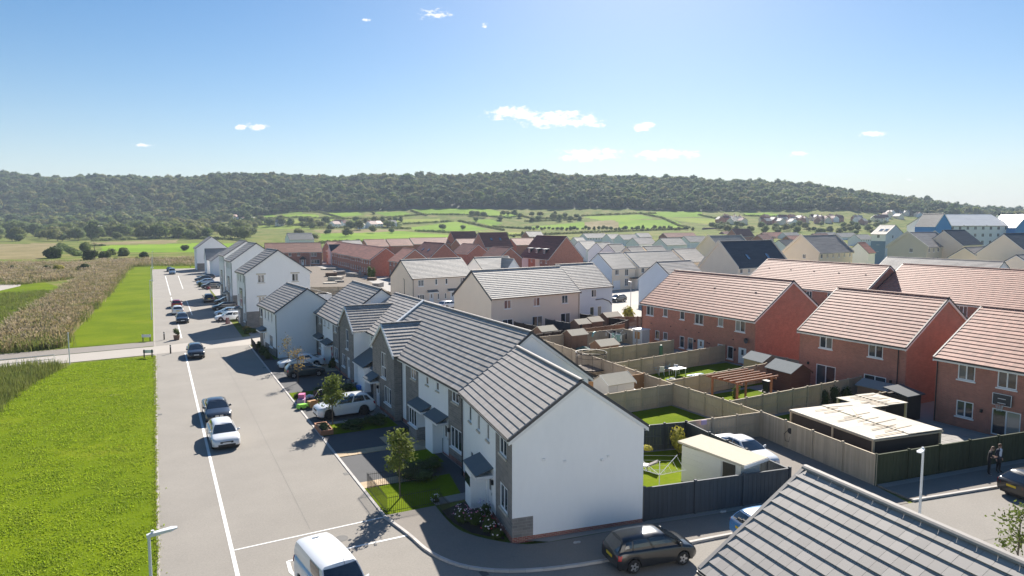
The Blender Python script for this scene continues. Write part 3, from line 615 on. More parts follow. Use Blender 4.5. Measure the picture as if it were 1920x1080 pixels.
canopy(n1, 3.75, 2.25, 2.6, .95); MB().box(3.85,-.85,0, 5.0,-.01,2.08).build('porch_wall', M_white, n1); MB().box(3.85,-.86,1.2, 4.9,-.851,1.75).build('porch_window', M_glass, n1); porch_light(n1, (6.35, -.02, 1.9))
for (u, z) in ((1.5,3.9),(4.55,3.55)): MB().box(9.41,u,z, 9.5,u+.13,z+.11).build('air_vent', M_upvc, n1)
for u in (2.6,4.9): MB().box(9.41,u-.01,3.7, 9.47,u+.11,3.8).build('air_vent', M_upvc, n1)
nr = house('white rendered house whose large grey tiled roof fills the lower right corner', 13.14, 13.55, R(-96.8), 9.8, 6.9, 5.57, 7.9, M_white, M_tgrey, [('F',2,3.9,1.1,1.0,2),('F',6,3.9,1.1,1.0,2)], mode='obj', over=.16, near=lambda p: (0 if depth(p.x,p.y) > 11 else 100)-depth(p.x,p.y)*.2-(20 if lateral(p.x,p.y) < 9.2 else 0), trim=M_tgrey)
# ------------------------------------------------------------------ terrace along the road
op = [('F',8.7,3.8,1.05,1.02,2,2),('F',11.85,3.98,.48,.86,1,2),('F',13.8,3.98,.48,.86,1,2),('F',16.55,3.88,1.1,.98,2,2),('F',8.7,.95,1.15,1.2,2),('F',16.3,.9,1.75,1.35,3),('F',11.85,.1,.95,2.1,'d'),('F',14.95,.1,.95,2.1,'d')]
for u in (1.5, 6.5, 11.5, 15.5): op += [('B',u,3.7,1.2,1.2,2),('B',u,.2,1.8,2.1,'f')]
t2 = house('long white terraced pair with one stone cross gable, joined to the blank gable end house', 16.3, 56.0, R(-90), 19.0, 8.7, 5.15, 8.3, M_white, M_tgrey, op, segs=[(7.5,10.3,M_stone),(15.9,19.0,M_stone),(12.8,15.9,M_stone,0,1.0)], plinth=.3, pipes=(('F',18.85,M_black),('F',6.75,M_anthr)), name='terraced_house')
canopy(t2, 10.05, 2.3, 2.8, .8); canopy(t2, 13.4, 2.3, 2.5, .8); MB().box(10.15,-.7,0, 11.75,-.01,.92).build('bay_base', M_stone, t2); q_ = window(t2, 'F', 19, 8.7, 10.15, .93, 1.6, 1.2, 3); q_.location.y = -.66; MB().box(10.15,-.62,.93, 11.75,-.01,2.12).build('bay_wall', M_upvc, t2); MB().box(13.5,-.7,0, 14.85,-.01,2.12).build('porch_wall', M_white, t2); porch_light(t2, (16.15,-.02,1.9))
cross_gable(t2, .6, 6.4, 0.55, 5.15, 7.15, 3.2, M_stone, M_tgrey, [(2.5,2.85,1.2,2.05,'t'),(3.2,.95,1.75,1.35,3),(.9,.1,.95,2.1,'d')])
tn_ = (8.3-5.15)/4.35; MB().loft([[(-.5,-.3,5.15-.3*tn_-.3),(-.1,-.3,5.15-.3*tn_-.3),(-.1,-.3,5.15-.3*tn_+.2),(-.5,-.3,5.15-.3*tn_+.2)],[(-.5,4.35,8.0),(-.1,4.35,8.0),(-.1,4.35,8.5),(-.5,4.35,8.5)]]).build('party_wall', M_white, t2)
o = MB().loft([[(.35,-1.35,2.3),(2.4,-1.35,2.3),(2.4,-1.35,2.36),(.35,-1.35,2.36)],[(.35,-.55,2.75),(2.4,-.55,2.75),(2.4,-.55,2.81),(.35,-.55,2.81)]]).build('canopy', M_lead, t2); MB().box(.38,-1.32,2.14, 2.37,-.56,2.29).build('canopy_fascia', M_upvc, o); porch_light(t2, (2.2,-.57,1.8))
op = [('F',6.0,3.85,1.0,1.0,2,2),('F',3.1,.1,.95,2.1,'d')]+[('B',2,3.7,1.2,1.2,2),('B',8,3.7,1.2,1.2,2)]
t2b = house('set back white terraced house with stone cross gable and two lean-to porch roofs', 17.75, 69.0, R(-90), 13.0, 8.9, 5.1, 7.85, M_white, M_tgrey, op, plinth=.3, pipes=(('F',12.7,M_anthr),), name='terraced_house')
cross_gable(t2b, .15, 5.7, 1.55, 5.1, 7.1, 3.6, M_stone, M_tgrey, [(2.6,2.95,.95,1.95,'t'),(.9,.95,1.25,1.25,2),(3.0,.1,.95,2.1,'d')], sidewall=M_white)
for (a, b, y0, y1, z0, z1) in ((5.75,9.6,-1.75,0,2.25,3.35),(9.7,12.5,-1.2,0,2.2,3.0)):
    o = MB().loft([[(a,y0,z0),(b,y0,z0),(b,y0,z0+.06),(a,y0,z0+.06)],[(a,y1,z1),(b,y1,z1),(b,y1,z1+.06),(a,y1,z1+.06)]]).build('porch_roof', M_lead, t2b); MB().box(a+.1,y0+.15,0, b-.1,-.01,z0-.02).build('porch_wall', M_white, o); MB().box(a+.05,y0+.02,z0-.16, b-.05,y0+.14,z0-.005).build('fascia', M_upvc, o); MB().box(a+.6,y0+.10,.1, a+1.5,y0+.149,2.1).build('porch_door', M_door, o)
op = [('F',1.2,3.8,1.1,1.05,2,2),('F',4.0,3.95,.5,.9,1,2),('F',5.9,3.95,.5,.9,1,2),('F',8.7,3.85,1.05,1.0,2,2),('F',1.1,.95,1.7,1.3,3),('F',8.5,.9,1.7,1.35,3),('F',3.6,.1,.95,2.1,'d'),('F',6.9,.1,.95,2.1,'d'),('B',2,3.7,1.2,1.2,2),('B',8,3.7,1.2,1.2,2)]
t3 = house('white terraced pair with two small canopies and poppy ornaments, far end of the terrace', 16.3, 80.3, R(-90), 11.3, 8.7, 5.15, 8.35, M_white, M_tgrey, op, segs=[(0,3.1,M_stone),(8.0,11.3,M_stone)], plinth=.3, pipes=(('F',11.15,M_black),('F',.1,M_black)), name='terraced_house')
canopy(t3, .8, 2.3, 2.9, .7); canopy(t3, 5.2, 2.3, 2.9, .8); MB().box(5.35,-.7,0, 6.6,-.01,2.1).build('porch_wall', M_white, t3)
M_poppy = mat('poppy_red', (0.30,0.02,0.03), 0.6)
for k, (u, z) in enumerate(((7.75,1.9),(8.05,1.35),(7.6,.9),(7.9,.5))): tag(MB().disc((0,0,0), .24, 'y', 10).disc((.03,-.015,.02), .17, 'y', 8).tube([(0,.0,-.2),(0,0,-.75)], .015).build('poppy_ornament', M_poppy if k < 2 else M_black, None, loc=(16.18, 80.3-u, z), rz=R(-90)), ['tall red poppy ornament on the white terrace wall by the porch','lower red poppy ornament on the white terrace wall by the porch','dark flower ornament under the red poppies on the terrace wall','lowest dark flower ornament near the ground at the terrace wall'][k], 'ornament')
# ------------------------------------------------------------------ houses further down the road
op = [('F',.7,3.8,.9,1.1,1),('F',3.0,3.8,.55,1.1,1),('F',4.7,3.8,.55,1.1,1),('F',6.4,3.8,.55,1.1,1),('F',1.9,.1,.95,2.1,'d'),('F',5.2,.8,1.6,1.4,3)]
d1 = house('small detached white house with blank gable and grey tiled roof behind two parked cars', 11.1, 89.0, R(-85.7), 9.1, 7.0, 5.3, 7.7, M_white, M_tgrey, op, segs=[(0,2.0,M_stone),(0,9.1,M_stone,0,.95)], mode='mesh', pipes=(('F',9.0,M_black),), over=.2)
canopy(d1, 1.4, 2.35, 2.4, .75)
def town3(label, x, y, rz, L, W, ze, zr, gwin=True, tall=True):
    op = [('F',.7,ze-1.55,.7,1.25,1),('F',2.5,ze-1.55,1.0,1.25,2),('F',5.0,ze-1.55,.7,1.25,1),('F',2.2,2.7,1.5,2.6,'t'),('F',.7,3.3,.7,1.3,1),('F',5.0,3.3,.9,1.3,2),('F',.6,.1,.95,2.1,'d'),('F',4.6,.8,1.4,1.3,2)]
    if gwin: op += [('R',1.7,ze-1.45,.95,1.15,2,2),('R',6.6,ze-1.45,.95,1.15,2,2),('R',1.7,3.1,.95,1.4,2,2)]
    h = house(label, x, y, rz, L, W, ze, zr, M_white, M_tgrey, op, segs=[(1.9,4.4,M_stone,0,5.6),(0,L,M_stone,0,1.0)], mode='mesh', pipes=(('F',L-.1,M_black),), over=.2, name='town_house', th=.06, gauge=.5, gseg={'R': [(0,2.3,M_stone,0,2.4)]})
    canopy(h, .3, 2.3, 1.7, .8)
    if gwin:
        for u, z in ((1.7,ze-.3),(6.6,ze-.3),(1.7,4.5)): MB().box(L+.003,u-.2,z+.02, L+.06,u+1.15,z+.2).build('lintel', M_sill, h)
    return h
s1 = town3('tall white three storey house with windows in its gable, behind the small detached house', 10.9, 112.3, R(-86), 7.0, 9.3, 8.05, 11.3)
MB().box(7.01-2.5,9.31,0, 7.0,12.6,4.4).build('rear_wing', M_white, s1); MB().loft([[(4.4,9.31,5.3),(7.1,9.31,5.3),(7.1,9.31,5.4),(4.4,9.31,5.4)],[(4.4,12.8,4.2),(7.1,12.8,4.2),(7.1,12.8,4.3),(4.4,12.8,4.3)]]).build('wing_roof', M_tgrey, s1)
town3('tall white three storey house with plain gable, second in the row down the road', 11.6, 139.0, R(-87), 7.6, 8.6, 8.6, 11.7, False)
town3('tall white three storey house with plain gable, third in the row down the road', 12.0, 158.5, R(-87), 7.8, 8.6, 8.8, 11.7, False)
house('low white house with gable to the road end, in front of the far white house', 14.6, 228, R(-88), 7.5, 6.4, 4.6, 7.0, M_white, M_tgrey, [('F',2,2.8,.8,1.0,1)], mode='course', fine=False)
house('low garage block with broad grey roof slope beside the far white house', 14.0, 231.5, R(2), 11, 7, 4.5, 7.6, M_white, M_tgrey, [('F',1,.1,2.3,2.1,'g')], mode='course', fine=False)
house('farthest white house at the end of the road, with stone ground floor and bare gable', 11.8, 258, R(-88), 8.5, 9.6, 7.4, 11.1, M_white, M_tgrey, [('F',2,5.8,.9,1.2,1),('F',5,5.8,.9,1.2,1),('F',3,2.8,.9,1.6,1)], mode='course', fine=False, gseg={'R': [(0,9.6,M_stone,0,2.3)]})
# ------------------------------------------------------------------ red brick houses on the right
RED = dict(mode='mesh', over=.28, trim=M_anthr, gauge=.43)
op = [('F',.95,3.55,1.4,1.3,2),('F',4.2,3.75,.8,1.1,1),('F',7.25,3.75,.8,1.1,1),('F',9.8,3.55,1.4,1.3,2),('F',13.5,3.75,.8,1.1,1),('F',16.1,3.55,1.4,1.3,2),('F',2.75,.7,.8,1.1,1),('F',4.25,.85,.85,.95,1),('F',7.3,.35,.8,1.4,1),('F',8.7,.35,.9,1.4,1),('F',10.35,.1,1.05,1.7,'d'),('F',13.55,.35,.85,1.4,1),('F',15.05,.35,.85,1.4,1),('F',16.65,.1,1.1,1.75,'d')]
ra = house('long red brick terrace with pale red tiled roof backing onto the fenced gardens', 55.5, 70.0, R(-90), 18.9, 10.8, 5.15, 9.0, M_brick, M_tred, op, name='brick_terrace', vents=3, pipes=(('F',.1,M_brown_pipe),), **RED)
satellite_dish(ra, (17.9, -.02, 2.75))
for u, z in ((1.9,2.5),(5.6,2.6),(8.3,2.6),(10.5,2.55),(12.2,1.5),(15.8,2.5),(18.2,1.5),(11.9,1.55)): MB().box(u,-.06,z, u+.12,-.004,z+.12).build('air_vent', M_black, ra)
for u in (9.95,16.2): porch_light(ra, (u,-.01,1.5))
op = [('F',2.2,3.67,1.35,1.3,2),('F',7.1,3.67,1.35,1.3,2),('F',1.95,.1,2.05,2.0,'f'),('F',6.8,.1,2.05,2.0,'f')]
rb = house('red brick house with two patio doors, left of the basketball hoop house', 54.4, 44.6, R(-90), 10.5, 10.6, 5.15, 8.8, M_brick, M_tred, op, name='brick_house', pipes=(('F',9.85,M_black),), **RED); porch_light(rb, (1.1,-.01,2.0)); porch_light(rb, (9.3,-.01,1.9))
op = [('F',1.6,3.6,1.2,1.3,2),('F',4.3,3.55,1.25,1.3,2),('F',1.62,.82,1.2,1.2,2),('F',4.08,.1,1.85,1.9,'f')]
rc = house('red brick house with a basketball hoop above its patio door at the right edge', 52.6, 30.6, R(-90), 13.5, 11.6, 5.1, 8.5, M_brick, M_tred, op, name='brick_house', pipes=(('F',.12,M_black),), **RED); porch_light(rc, (3.4,-.01,1.6))
op = [('F',u,3.6,1.0,1.3,2) for u in (1.5,6,10.5,12.6,18)]
house('red brick terrace with pale red roof showing over the long brick terrace', 88.8, 84.5, R(-90), 22.2, 11, 5.4, 9.1, M_brick, M_tred, op+[('F',16.3,3.7,.6,1.2,1)], name='brick_terrace', fine=False, vents=5, **RED)
op = [('F',3+u*4.2,3.5,1.5,1.3,3) for u in range(6)]
house('red brick terrace with the widest pale red roof, behind the hoop house', 90.3, 62, R(-90), 32, 13.6, 5.2, 9.3, M_brick, M_tred, op, name='brick_terrace', fine=False, **RED)
# ------------------------------------------------------------------ cream houses in the middle
CR = dict(over=.2, trim=M_anthr, fas=None, gutter=M_brown_pipe)
op = [('F',2.2,3.55,1.2,1.2,2),('F',7.4,3.55,1.2,1.2,2),('F',12.8,3.55,1.2,1.2,2),('F',1.9,.1,1.8,2.0,'f'),('F',7.2,.1,1.9,2.0,'f'),('F',12.6,.1,1.9,2.0,'f')]
c2 = house('cream rendered house with broad pale grey roof in the middle, three pairs of back windows', 39.8, 82.3, R(10.4), 16.4, 9.1, 5.2, 8.65, M_cream, M_tlight, op, segs=[(0,16.4,M_beige)], pipes=(('F',16.2,M_brown_pipe),), **CR)
c3 = house('pale blue white house joined right of the cream house, with an arched dark pipe', 57.6, 89.3, R(10.4), 8.4, 9.1, 5.2, 8.65, M_palegrey, M_tlight, [('F',3.7,3.55,1.1,1.2,2),('F',3.4,.3,.9,1.7,1),('F',5.1,.3,.9,1.7,1)], **CR)
MB().tube([(4.6,-.08,3.1),(6.2,-.08,3.15),(7.6,-.08,2.7),(8.3,-.08,2.1)], .07, 6).build('waste_pipe', M_anthr, c3)
op = [('F',1.2,3.6,1.2,1.2,2),('F',4.9,3.7,.5,1.1,1),('F',7.2,3.7,.5,1.1,1),('F',10.6,3.6,1.5,1.2,3),('F',1.0,.8,1.5,1.2,3),('F',3.6,.1,.95,2.1,'d'),('F',5.4,.9,.4,1.1,1),('F',7.0,.9,.4,1.1,1),('F',8.3,.1,.95,2.1,'d')]
c1 = house('cream rendered house with front doors and pale roof left of the larger cream house', 42.0, 120.3, R(10.4), 13.6, 8.6, 5.2, 8.4, M_cream, M_tlight, op, segs=[(0,13.6,M_beige)], pipes=(('F',.12,M_anthr),('L',3.0,M_anthr)), **CR); canopy(c1, 3.1, 2.4, 2.2, .7); canopy(c1, 7.6, 2.4, 2.4, .7)
WHERE = [(25,'at the left edge'),(75,'left of the large round bush'),(120,'above the large round bush'),(160,'above the lane hedge'),(200,'above the telegraph pole'),(245,'above the bend of the far lane'),(300,'above the far lamp posts'),(350,'left of the farthest white house'),(400,'above the farthest white house'),(445,'above the low white garages'),(500,'above the tall white gable'),(550,'left of the plain grey roofed house'),(600,'above the plain grey roofed house'),(660,'above the far end of the red row'),(720,'above the middle of the red row'),(770,'above the near end of the red row'),(840,'above the roof with two small skylights'),(895,'above the leftmost tall red gable'),(950,'above the two square roof windows'),(1000,'left of the three dormers'),(1060,'above the three dormers'),(1110,'right of the three dormers'),(1160,'above the white garage door house'),(1230,'above the cream gable by the side street'),(1320,'above the long brick terrace'),(1400,'above the pair of tall dark red houses'),(1470,'left of the stepped parapet house'),(1550,'above the stepped parapet house'),(1620,'right of the stepped parapet house'),(2000,'left of the blue flats')]
# ------------------------------------------------------------------ farther houses: placed from the ends of their ridges
def project(X, Y, Z):
    fw = depth(X, Y); r = lateral(X, Y); up = Z-CAMH; z = fw*math.cos(PIT)-up*math.sin(PIT)
    return 960+FPX*r/z, 540-FPX*(fw*math.sin(PIT)+up*math.cos(PIT))/z
def auto_win(L, ze, floors, step=2.7, face='F', w=1.0, start=.9, h=1.2):
    o = []; n = max(1, int((L-1)/step)); sp = L/n
    for i in range(n):
        for k in range(floors): o.append((face, sp*(i+.5)-w/2, ze-1.5-2.6*k, w, h, 2))
    return [q for q in o if q[2] > .2]
def far(label, typ, px1, py1, px2, zr, ze, hw, wall, tm, floors=1, gwin=0, rot=None, group=None, name='house', mode='course', Lmax=40, cat='house', parapet=False, D=None, **kw):
    if D is None: P = G(px1, py1, zr)
    else: P = at_depth(px1, D)
    a = R(10.4 if rot is None else rot) if typ == 'X' else math.pi/2
    dx, dy = math.cos(a), math.sin(a); Ln = 3.0
    for k in range(400):
        if (project(P[0]+dx*Ln, P[1]+dy*Ln, zr)[0]-px2)*(1 if typ == 'X' else -1) >= 0 or Ln > Lmax: break
        Ln += .2
    if typ == 'X': rz = a; ox, oy = P[0]+math.sin(a)*hw, P[1]-math.cos(a)*hw
    else: rz = -math.pi/2; ox, oy = P[0]-hw, P[1]+Ln
    op = auto_win(Ln, ze, floors) if floors else []
    if gwin:
        f = 'L' if typ == 'X' else 'R'; op += [(f, hw*.7, ze-1.6-2.6*k, .9, 1.1, 2) for k in range(gwin)]
    h = house(label, ox, oy, rz, Ln, 2*hw, ze, zr, wall, tm, op, mode=mode, fine=False, over=.25, name=name, group=group, cat=cat, th=.05, **kw)
    h['len'] = Ln
    if parapet:
        for x in (-.32, Ln+.02):
            for y0, y1, s in ((-.35, hw, 1), (hw, 2*hw+.35, -1)):
                za = ze-.1 if s > 0 else zr+.25; zb = zr+.25 if s > 0 else ze-.1
                MB().loft([[(x,y0,za-.6),(x+.3,y0,za-.6),(x+.3,y0,za+.2),(x,y0,za+.2)],[(x,y1,zb-.6),(x+.3,y1,zb-.6),(x+.3,y1,zb+.2),(x,y1,zb+.2)]]).build('parapet', wall, h)
    return h
def q(lbl, *a, **k): return far(lbl, *a, **k)
# red row beyond the building plot
for i, (y0, y1, lbl) in enumerate([(207,196,'nearest red brick house of the row beyond the building plot, gable end bare'),(224,207.4,'second red brick house of the row beyond the building plot'),(245,226,'third red brick house of the row beyond the building plot'),(258,247,'fourth and narrow red brick house of the row beyond the building plot'),(271,259,'farthest red brick house of the row beyond the building plot with grey gable')]):
    x0 = 55.8+i*.9; L = y0-y1
    h = house(lbl, x0, y0, R(-90), L, 9, 5.1, 8.4, M_brick, M_tpink, auto_win(L, 5.1, 2, 2.4), mode='course', fine=False, name='brick_house', group='red brick row beyond the plot', th=.045)
    if i == 4: cross_gable(h, 6, 11, .8, 5.0, 7.6, 3.4, M_palegrey, M_tdark, mode='course')
r0 = house('red brick terrace facing the camera across the building plot with dark pointed porches', 35.6, 262.5, R(-6), 20, 11, 5.1, 8.3, M_brick, M_tred, [('F',2,3.6,1.2,1.2,2),('F',8,3.6,1,1.2,2),('F',11,3.6,1,1.2,2),('F',16,3.4,2,1.5,2),('F',16,.6,3,1.5,3),('F',6.2,.1,1,2.1,'d'),('F',12.4,.1,1,2.1,'d')], mode='course', fine=False, name='brick_terrace', th=.045)
for u in (5.4,11.6): MB().loft([[(u,-1.2,2.3),(u+1.3,-1.2,3.5),(u+2.6,-1.2,2.3)],[(u,0,2.3),(u+1.3,0,3.5),(u+2.6,0,2.3)]]).build('porch_roof', M_tdark, r0); MB().box(u+.2,-1.1,0, u+.35,-.95,2.3).box(u+2.2,-1.1,0, u+2.35,-.95,2.3).build('porch_post', M_upvc, r0)
q('white gabled house with plain pale grey roof behind the red terrace', 'X', 538,437,584, 10.2,6.4,5, M_white, M_tlight, 0, rot=5)
q('red brick house half hidden between the red row and the cream house', 'Y', 778,467,757, 8.4,5.1,4.5, M_brick, M_tpink, 2)
g_ = q('dark red roofed brick house with two roof windows, left of the tall red gables', 'Y', 833,456,796, 9.3,5.2,4.6, M_brick, M_tdred, 1)
for k in (.3,.6): roof_window(g_, 9.2, 5.2, 9.3, 4.6, g_['len']*k, .35)
i_ = q('tall red brick house with three dormers in its steep dark red roof', 'Y', 1062,443,1004, 11.6,4.9,6.2, M_brick, M_tdred, 1, Lmax=18)
for k in (.22,.48,.74): dormer(i_, i_['len']*k-.8, 1.2, 5.5, 1.6, 2.1, 3.2)
MB().box(i_['len']*.05,-.12,0, i_['len']*.3,-.01,4.4).build('render_panel', M_palegrey, i_); MB().box(i_['len']*.55,-.12,0, i_['len']*.7,-.01,4.4).build('render_panel', M_cream, i_)
j_ = q('tall red brick house with two square roof windows in its steep roof', 'X', 897,436,948, 11.5,4.9,5.6, M_brick, M_tdred, 1)
for k in (.3,.62): roof_window(j_, 11.2, 4.9, 11.5, 5.6, j_['len']*k, .42, 1.3, 1.6)
q('tall red brick house with plain steep roof, leftmost of the tall red gables', 'X', 845,434,890, 11.5,4.9,5.6, M_brick, M_tdred, 1)
q('low red brick gable in front of the house with two square roof windows', 'Y', 957,464,925, 8.2,5.0,4.0, M_brick, M_tdred, 0)
q('low red brick gable left of the house with two square roof windows', 'Y', 897,458,868, 8.2,5.0,4.2, M_brick, M_tdred, 0)
n_ = q('small white house with a cross gable, half hidden behind the middle cream house', 'X', 889,483,952, 8.2,5.0,4.2, M_white, M_tlight, 0)
cross_gable(n_, n_['len']*.52, n_['len']*.52+4.6, .3, 5.0, 7.9, 4, M_white, M_tlight, mode='course')
for k, (x1, y1, x2, c, zz) in enumerate([(855,448,897,M_tpink,8.3),(958,447,998,M_tpink,8.3),(724,448,765,M_tpink,8.3),(768,446,836,M_tpink,8.3),(682,449,720,M_tpink,8.3),(641,451,674,M_tlight,8.3),(985,434,1013,M_tdark,10.5),(612,453,640,M_tpink,8.3)]):
    q(['terracotta roofed house in front of the leftmost tall red gable','terracotta roofed house between the two tall red houses','terracotta roofed house behind the red row with pale gable','longest terracotta roof behind the red row','terracotta roofed house behind the third house of the red row','pale roofed house behind the red row','dark slate roofed house behind the tall red houses','terracotta roofed house at the far left end of the red row'][k], 'X', x1, y1, x2, zz, 5.2 if zz < 9 else 7, 4.5, M_brick if c is not M_tlight else M_white, c, 0)
# middle distance cream and white houses
aa = q('pale house with white garage door and tall stair window beside the side street', 'X', 1122,475,1165, 8.4,5.1,4.4, M_palegrey, M_tlight, 0)
La = aa['len']; MB().box(.02,-.03,0, La-.02,-.004,5.05).build('render_front', M_cream, aa)
for (u, z, w_, h_, n) in ((1.0,3.5,1.2,1.2,2),(La*.55,.8,1.1,1.7,2),(La*.55,3.2,1.1,1.6,2)): window(aa, 'F', La, 8.8, u, z, w_, h_, n).location.y = -.09
door(aa, 'F', La, 8.8, .4, .1, 2.3, 2.1, 'garage').location.y = -.1; o = MB().box(La-1.4,-1.5,0, La+1.2,-.035,2.5).build('porch', M_beige, aa); MB().box(La-1.9,-1.9,2.5, La+1.3,-.03,2.65).build('porch_roof', M_tdark, o); door(aa, 'F', La, 8.8, La-.6, .1, .95, 2.1).location.y = -1.52
q('cream gabled house with pale roof right of the white garage door house', 'X', 1172,473,1258, 8.4,5.1,4.5, M_cream, M_tlight, 1)
q('pale roofed house joined to the right of the cream gabled house', 'X', 1262,467,1302, 8.4,5.1,4.8, M_cream, M_tlight, 0)
q('pale blue white gable peeping over the long brick terrace roof', 'X', 1232,491,1293, 8.3,5.1,4.3, M_palegrey, M_tlight, 0)
ee = q('large cream gabled house with dark slate roof and two blue roof windows', 'X', 1348,453,1445, 11.0,5.0,5.4, M_cream, M_tdark, 1, parapet=True)
for k in (.28,.66): roof_window(ee, 10.8, 5.0, 11.0, 5.4, ee['len']*k, .25, 1.1, 1.7)
q('cream gabled house with grey roof behind the one with blue roof windows', 'X', 1328,442,1388, 11.3,6.2,5.4, M_cream, M_tgrey, 0, parapet=True)
q('cream gabled house with grey roof and stepped parapet right of the two blue roof windows', 'X', 1502,442,1566, 12.1,7.6,5.2, M_cream, M_tgrey, 2, gwin=1, parapet=True)
q('narrow white gabled house right of the stepped parapet house', 'X', 1609,455,1622, 9.6,6.6,3.0, M_white, M_tpink, 0, rot=20)
jj = q('white four storey block with bright roof windows and grey blue front on the right', 'Y', 1676,421,1652, 15.0,11.6,5.5, M_white, M_tlight, 3, Lmax=12, D=262, gwin=1)
for k in (.3,.65): roof_window(jj, 11, 11.6, 15, 5.5, jj['len']*k, .3, 1.4, 1.8)
MB().box(.0,-.05,0, jj['len'],-.004,8.9).build('render_panel', M_slateblue, jj)
ll = q('pale sage three storey house with broad gable in front of the blue and white flats', 'X', 1702,436,1752, 13.0,9.3,5.0, M_sage, M_tgrey, 2, gwin=2, parapet=True)
q('cream house with dark roof in front of the flats with the long sun-glared roof', 'X', 1768,432,1808, 13.6,9.8,4.6, M_cream, M_tdark, 0, D=186)
q('small pale gabled house with grey roof low in front of the flats', 'X', 1809,464,1856, 9.6,7.2,3.4, M_cream, M_tgrey, 0)
q('cream gabled house with dark roof at the right edge below the flats', 'X', 1880,437,1935, 13.1,8.8,5.0, M_cream, M_tdark, 1, D=150)
q('long low house with grey roof just behind the widest pale red roof', 'Y', 1882,491,1665, 8.3,5.1,4.8, M_white, M_tgrey, 0, Lmax=60)
q('grey roofed house cut by the right edge behind the widest pale red roof', 'X', 1906,478,1990, 9.0,5.5,5, M_cream, M_tgrey, 0)
# blue and white apartment block
ap = far('white apartment block with long sun-glared roof and bright blue gable ends', 'X', 1728,403,1858, 19.0,14.8,9.8, M_white, M_tshine, 3, rot=-24, D=262, name='apartment_block', cat='apartments')
La = ap['len']; MB().box(La+.004,.0,0, La+.1,9.6,14.7).build('blue_panel', M_blue, ap)
cross_gable(ap, -4.5, 1.5, 3.5, 14.6, 19.2, 8, M_blue, M_tdark, [(2.4,11.6,1.3,1.6,2),(2.4,8.6,1.3,1.6,2)], mode='course'); cross_gable(ap, La-1.5, La+6.5, 4.5, 14.2, 18.8, 8, M_blue, M_tshine, [(3.2,10.6,1.8,2.6,'t'),(3.2,6.6,1.8,2.6,'t')], mode='course')
for u in (.33,.66): MB().box(La*u-.1,-.1,14.8, La*u+.1,.1,15.05).build('roof_upstand', M_anthr, ap)
q('second apartment block with dark roof at the right edge behind the blue gable', 'X', 1866,399,1960, 19.6,14.0,7, M_white, M_tdark, 3, rot=-24, D=285, name='apartment_block', cat='apartments')
# last rows of roofs before the fields
FARROOF = [(1093,438,1133,M_tgrey,M_white),(1137,439,1158,M_tlight,M_white),(1160,440,1190,M_tgrey,M_white),(1192,437,1215,M_tlight,M_white),(1186,446,1220,M_tgrey,M_white),(1237,447,1275,M_tlight,M_white),(1243,437,1302,M_tpink,M_brick),(1282,443,1320,M_tgrey,M_white),(1353,434,1368,M_tpink,M_brick),(1428,436,1465,M_tpink,M_brick),(1467,436,1494,M_tlight,M_white),(1474,442,1530,M_tpink,M_brick),(1523,438,1550,M_tdred,M_brick),(1530,436,1565,M_tlight,M_white),(1567,437,1600,M_tlight,M_white),(1602,440,1627,M_tlight,M_white),(1075,445,1092,M_tlight,M_white),(1085,452,1112,M_tlight,M_white),(1118,455,1142,M_tgrey,M_white),(1140,458,1165,M_tdark,M_white),(1175,463,1200,M_tgrey,M_cream),(1206,462,1240,M_tgrey,M_cream),(1420,440,1440,M_tdred,M_brick),(1460,450,1486,M_tdark,M_white)]
tall = {(1318,427,1346),(1372,429,1404)}
for k, (x1, y1, x2, c, wl) in enumerate(FARROOF):
    zz = 8.4 if y1 > 436 else 8.6
    q('small '+('red brick' if wl is M_brick else ('cream' if wl is M_cream else 'white'))+' house, '+{M_tgrey:'grey',M_tlight:'pale',M_tpink:'terracotta',M_tdred:'dark red',M_tdark:'dark slate'}[c]+' roof, last rows '+next(t for k_, t in WHERE if x1 <= k_), 'X', x1, y1, x2, zz, 5.2, 4.4, wl, c, 1 if k % 3 == 0 else 0, group='far estate houses, '+c.name)
for k, (x1, y1, x2) in enumerate(sorted(tall)): q('tall dark red brick house rising above the far roofs, '+('left' if k == 0 else 'right')+' of the pair', 'X', x1, y1, x2, 12.0, 6, 5.5, M_brick, M_tdred, 0)
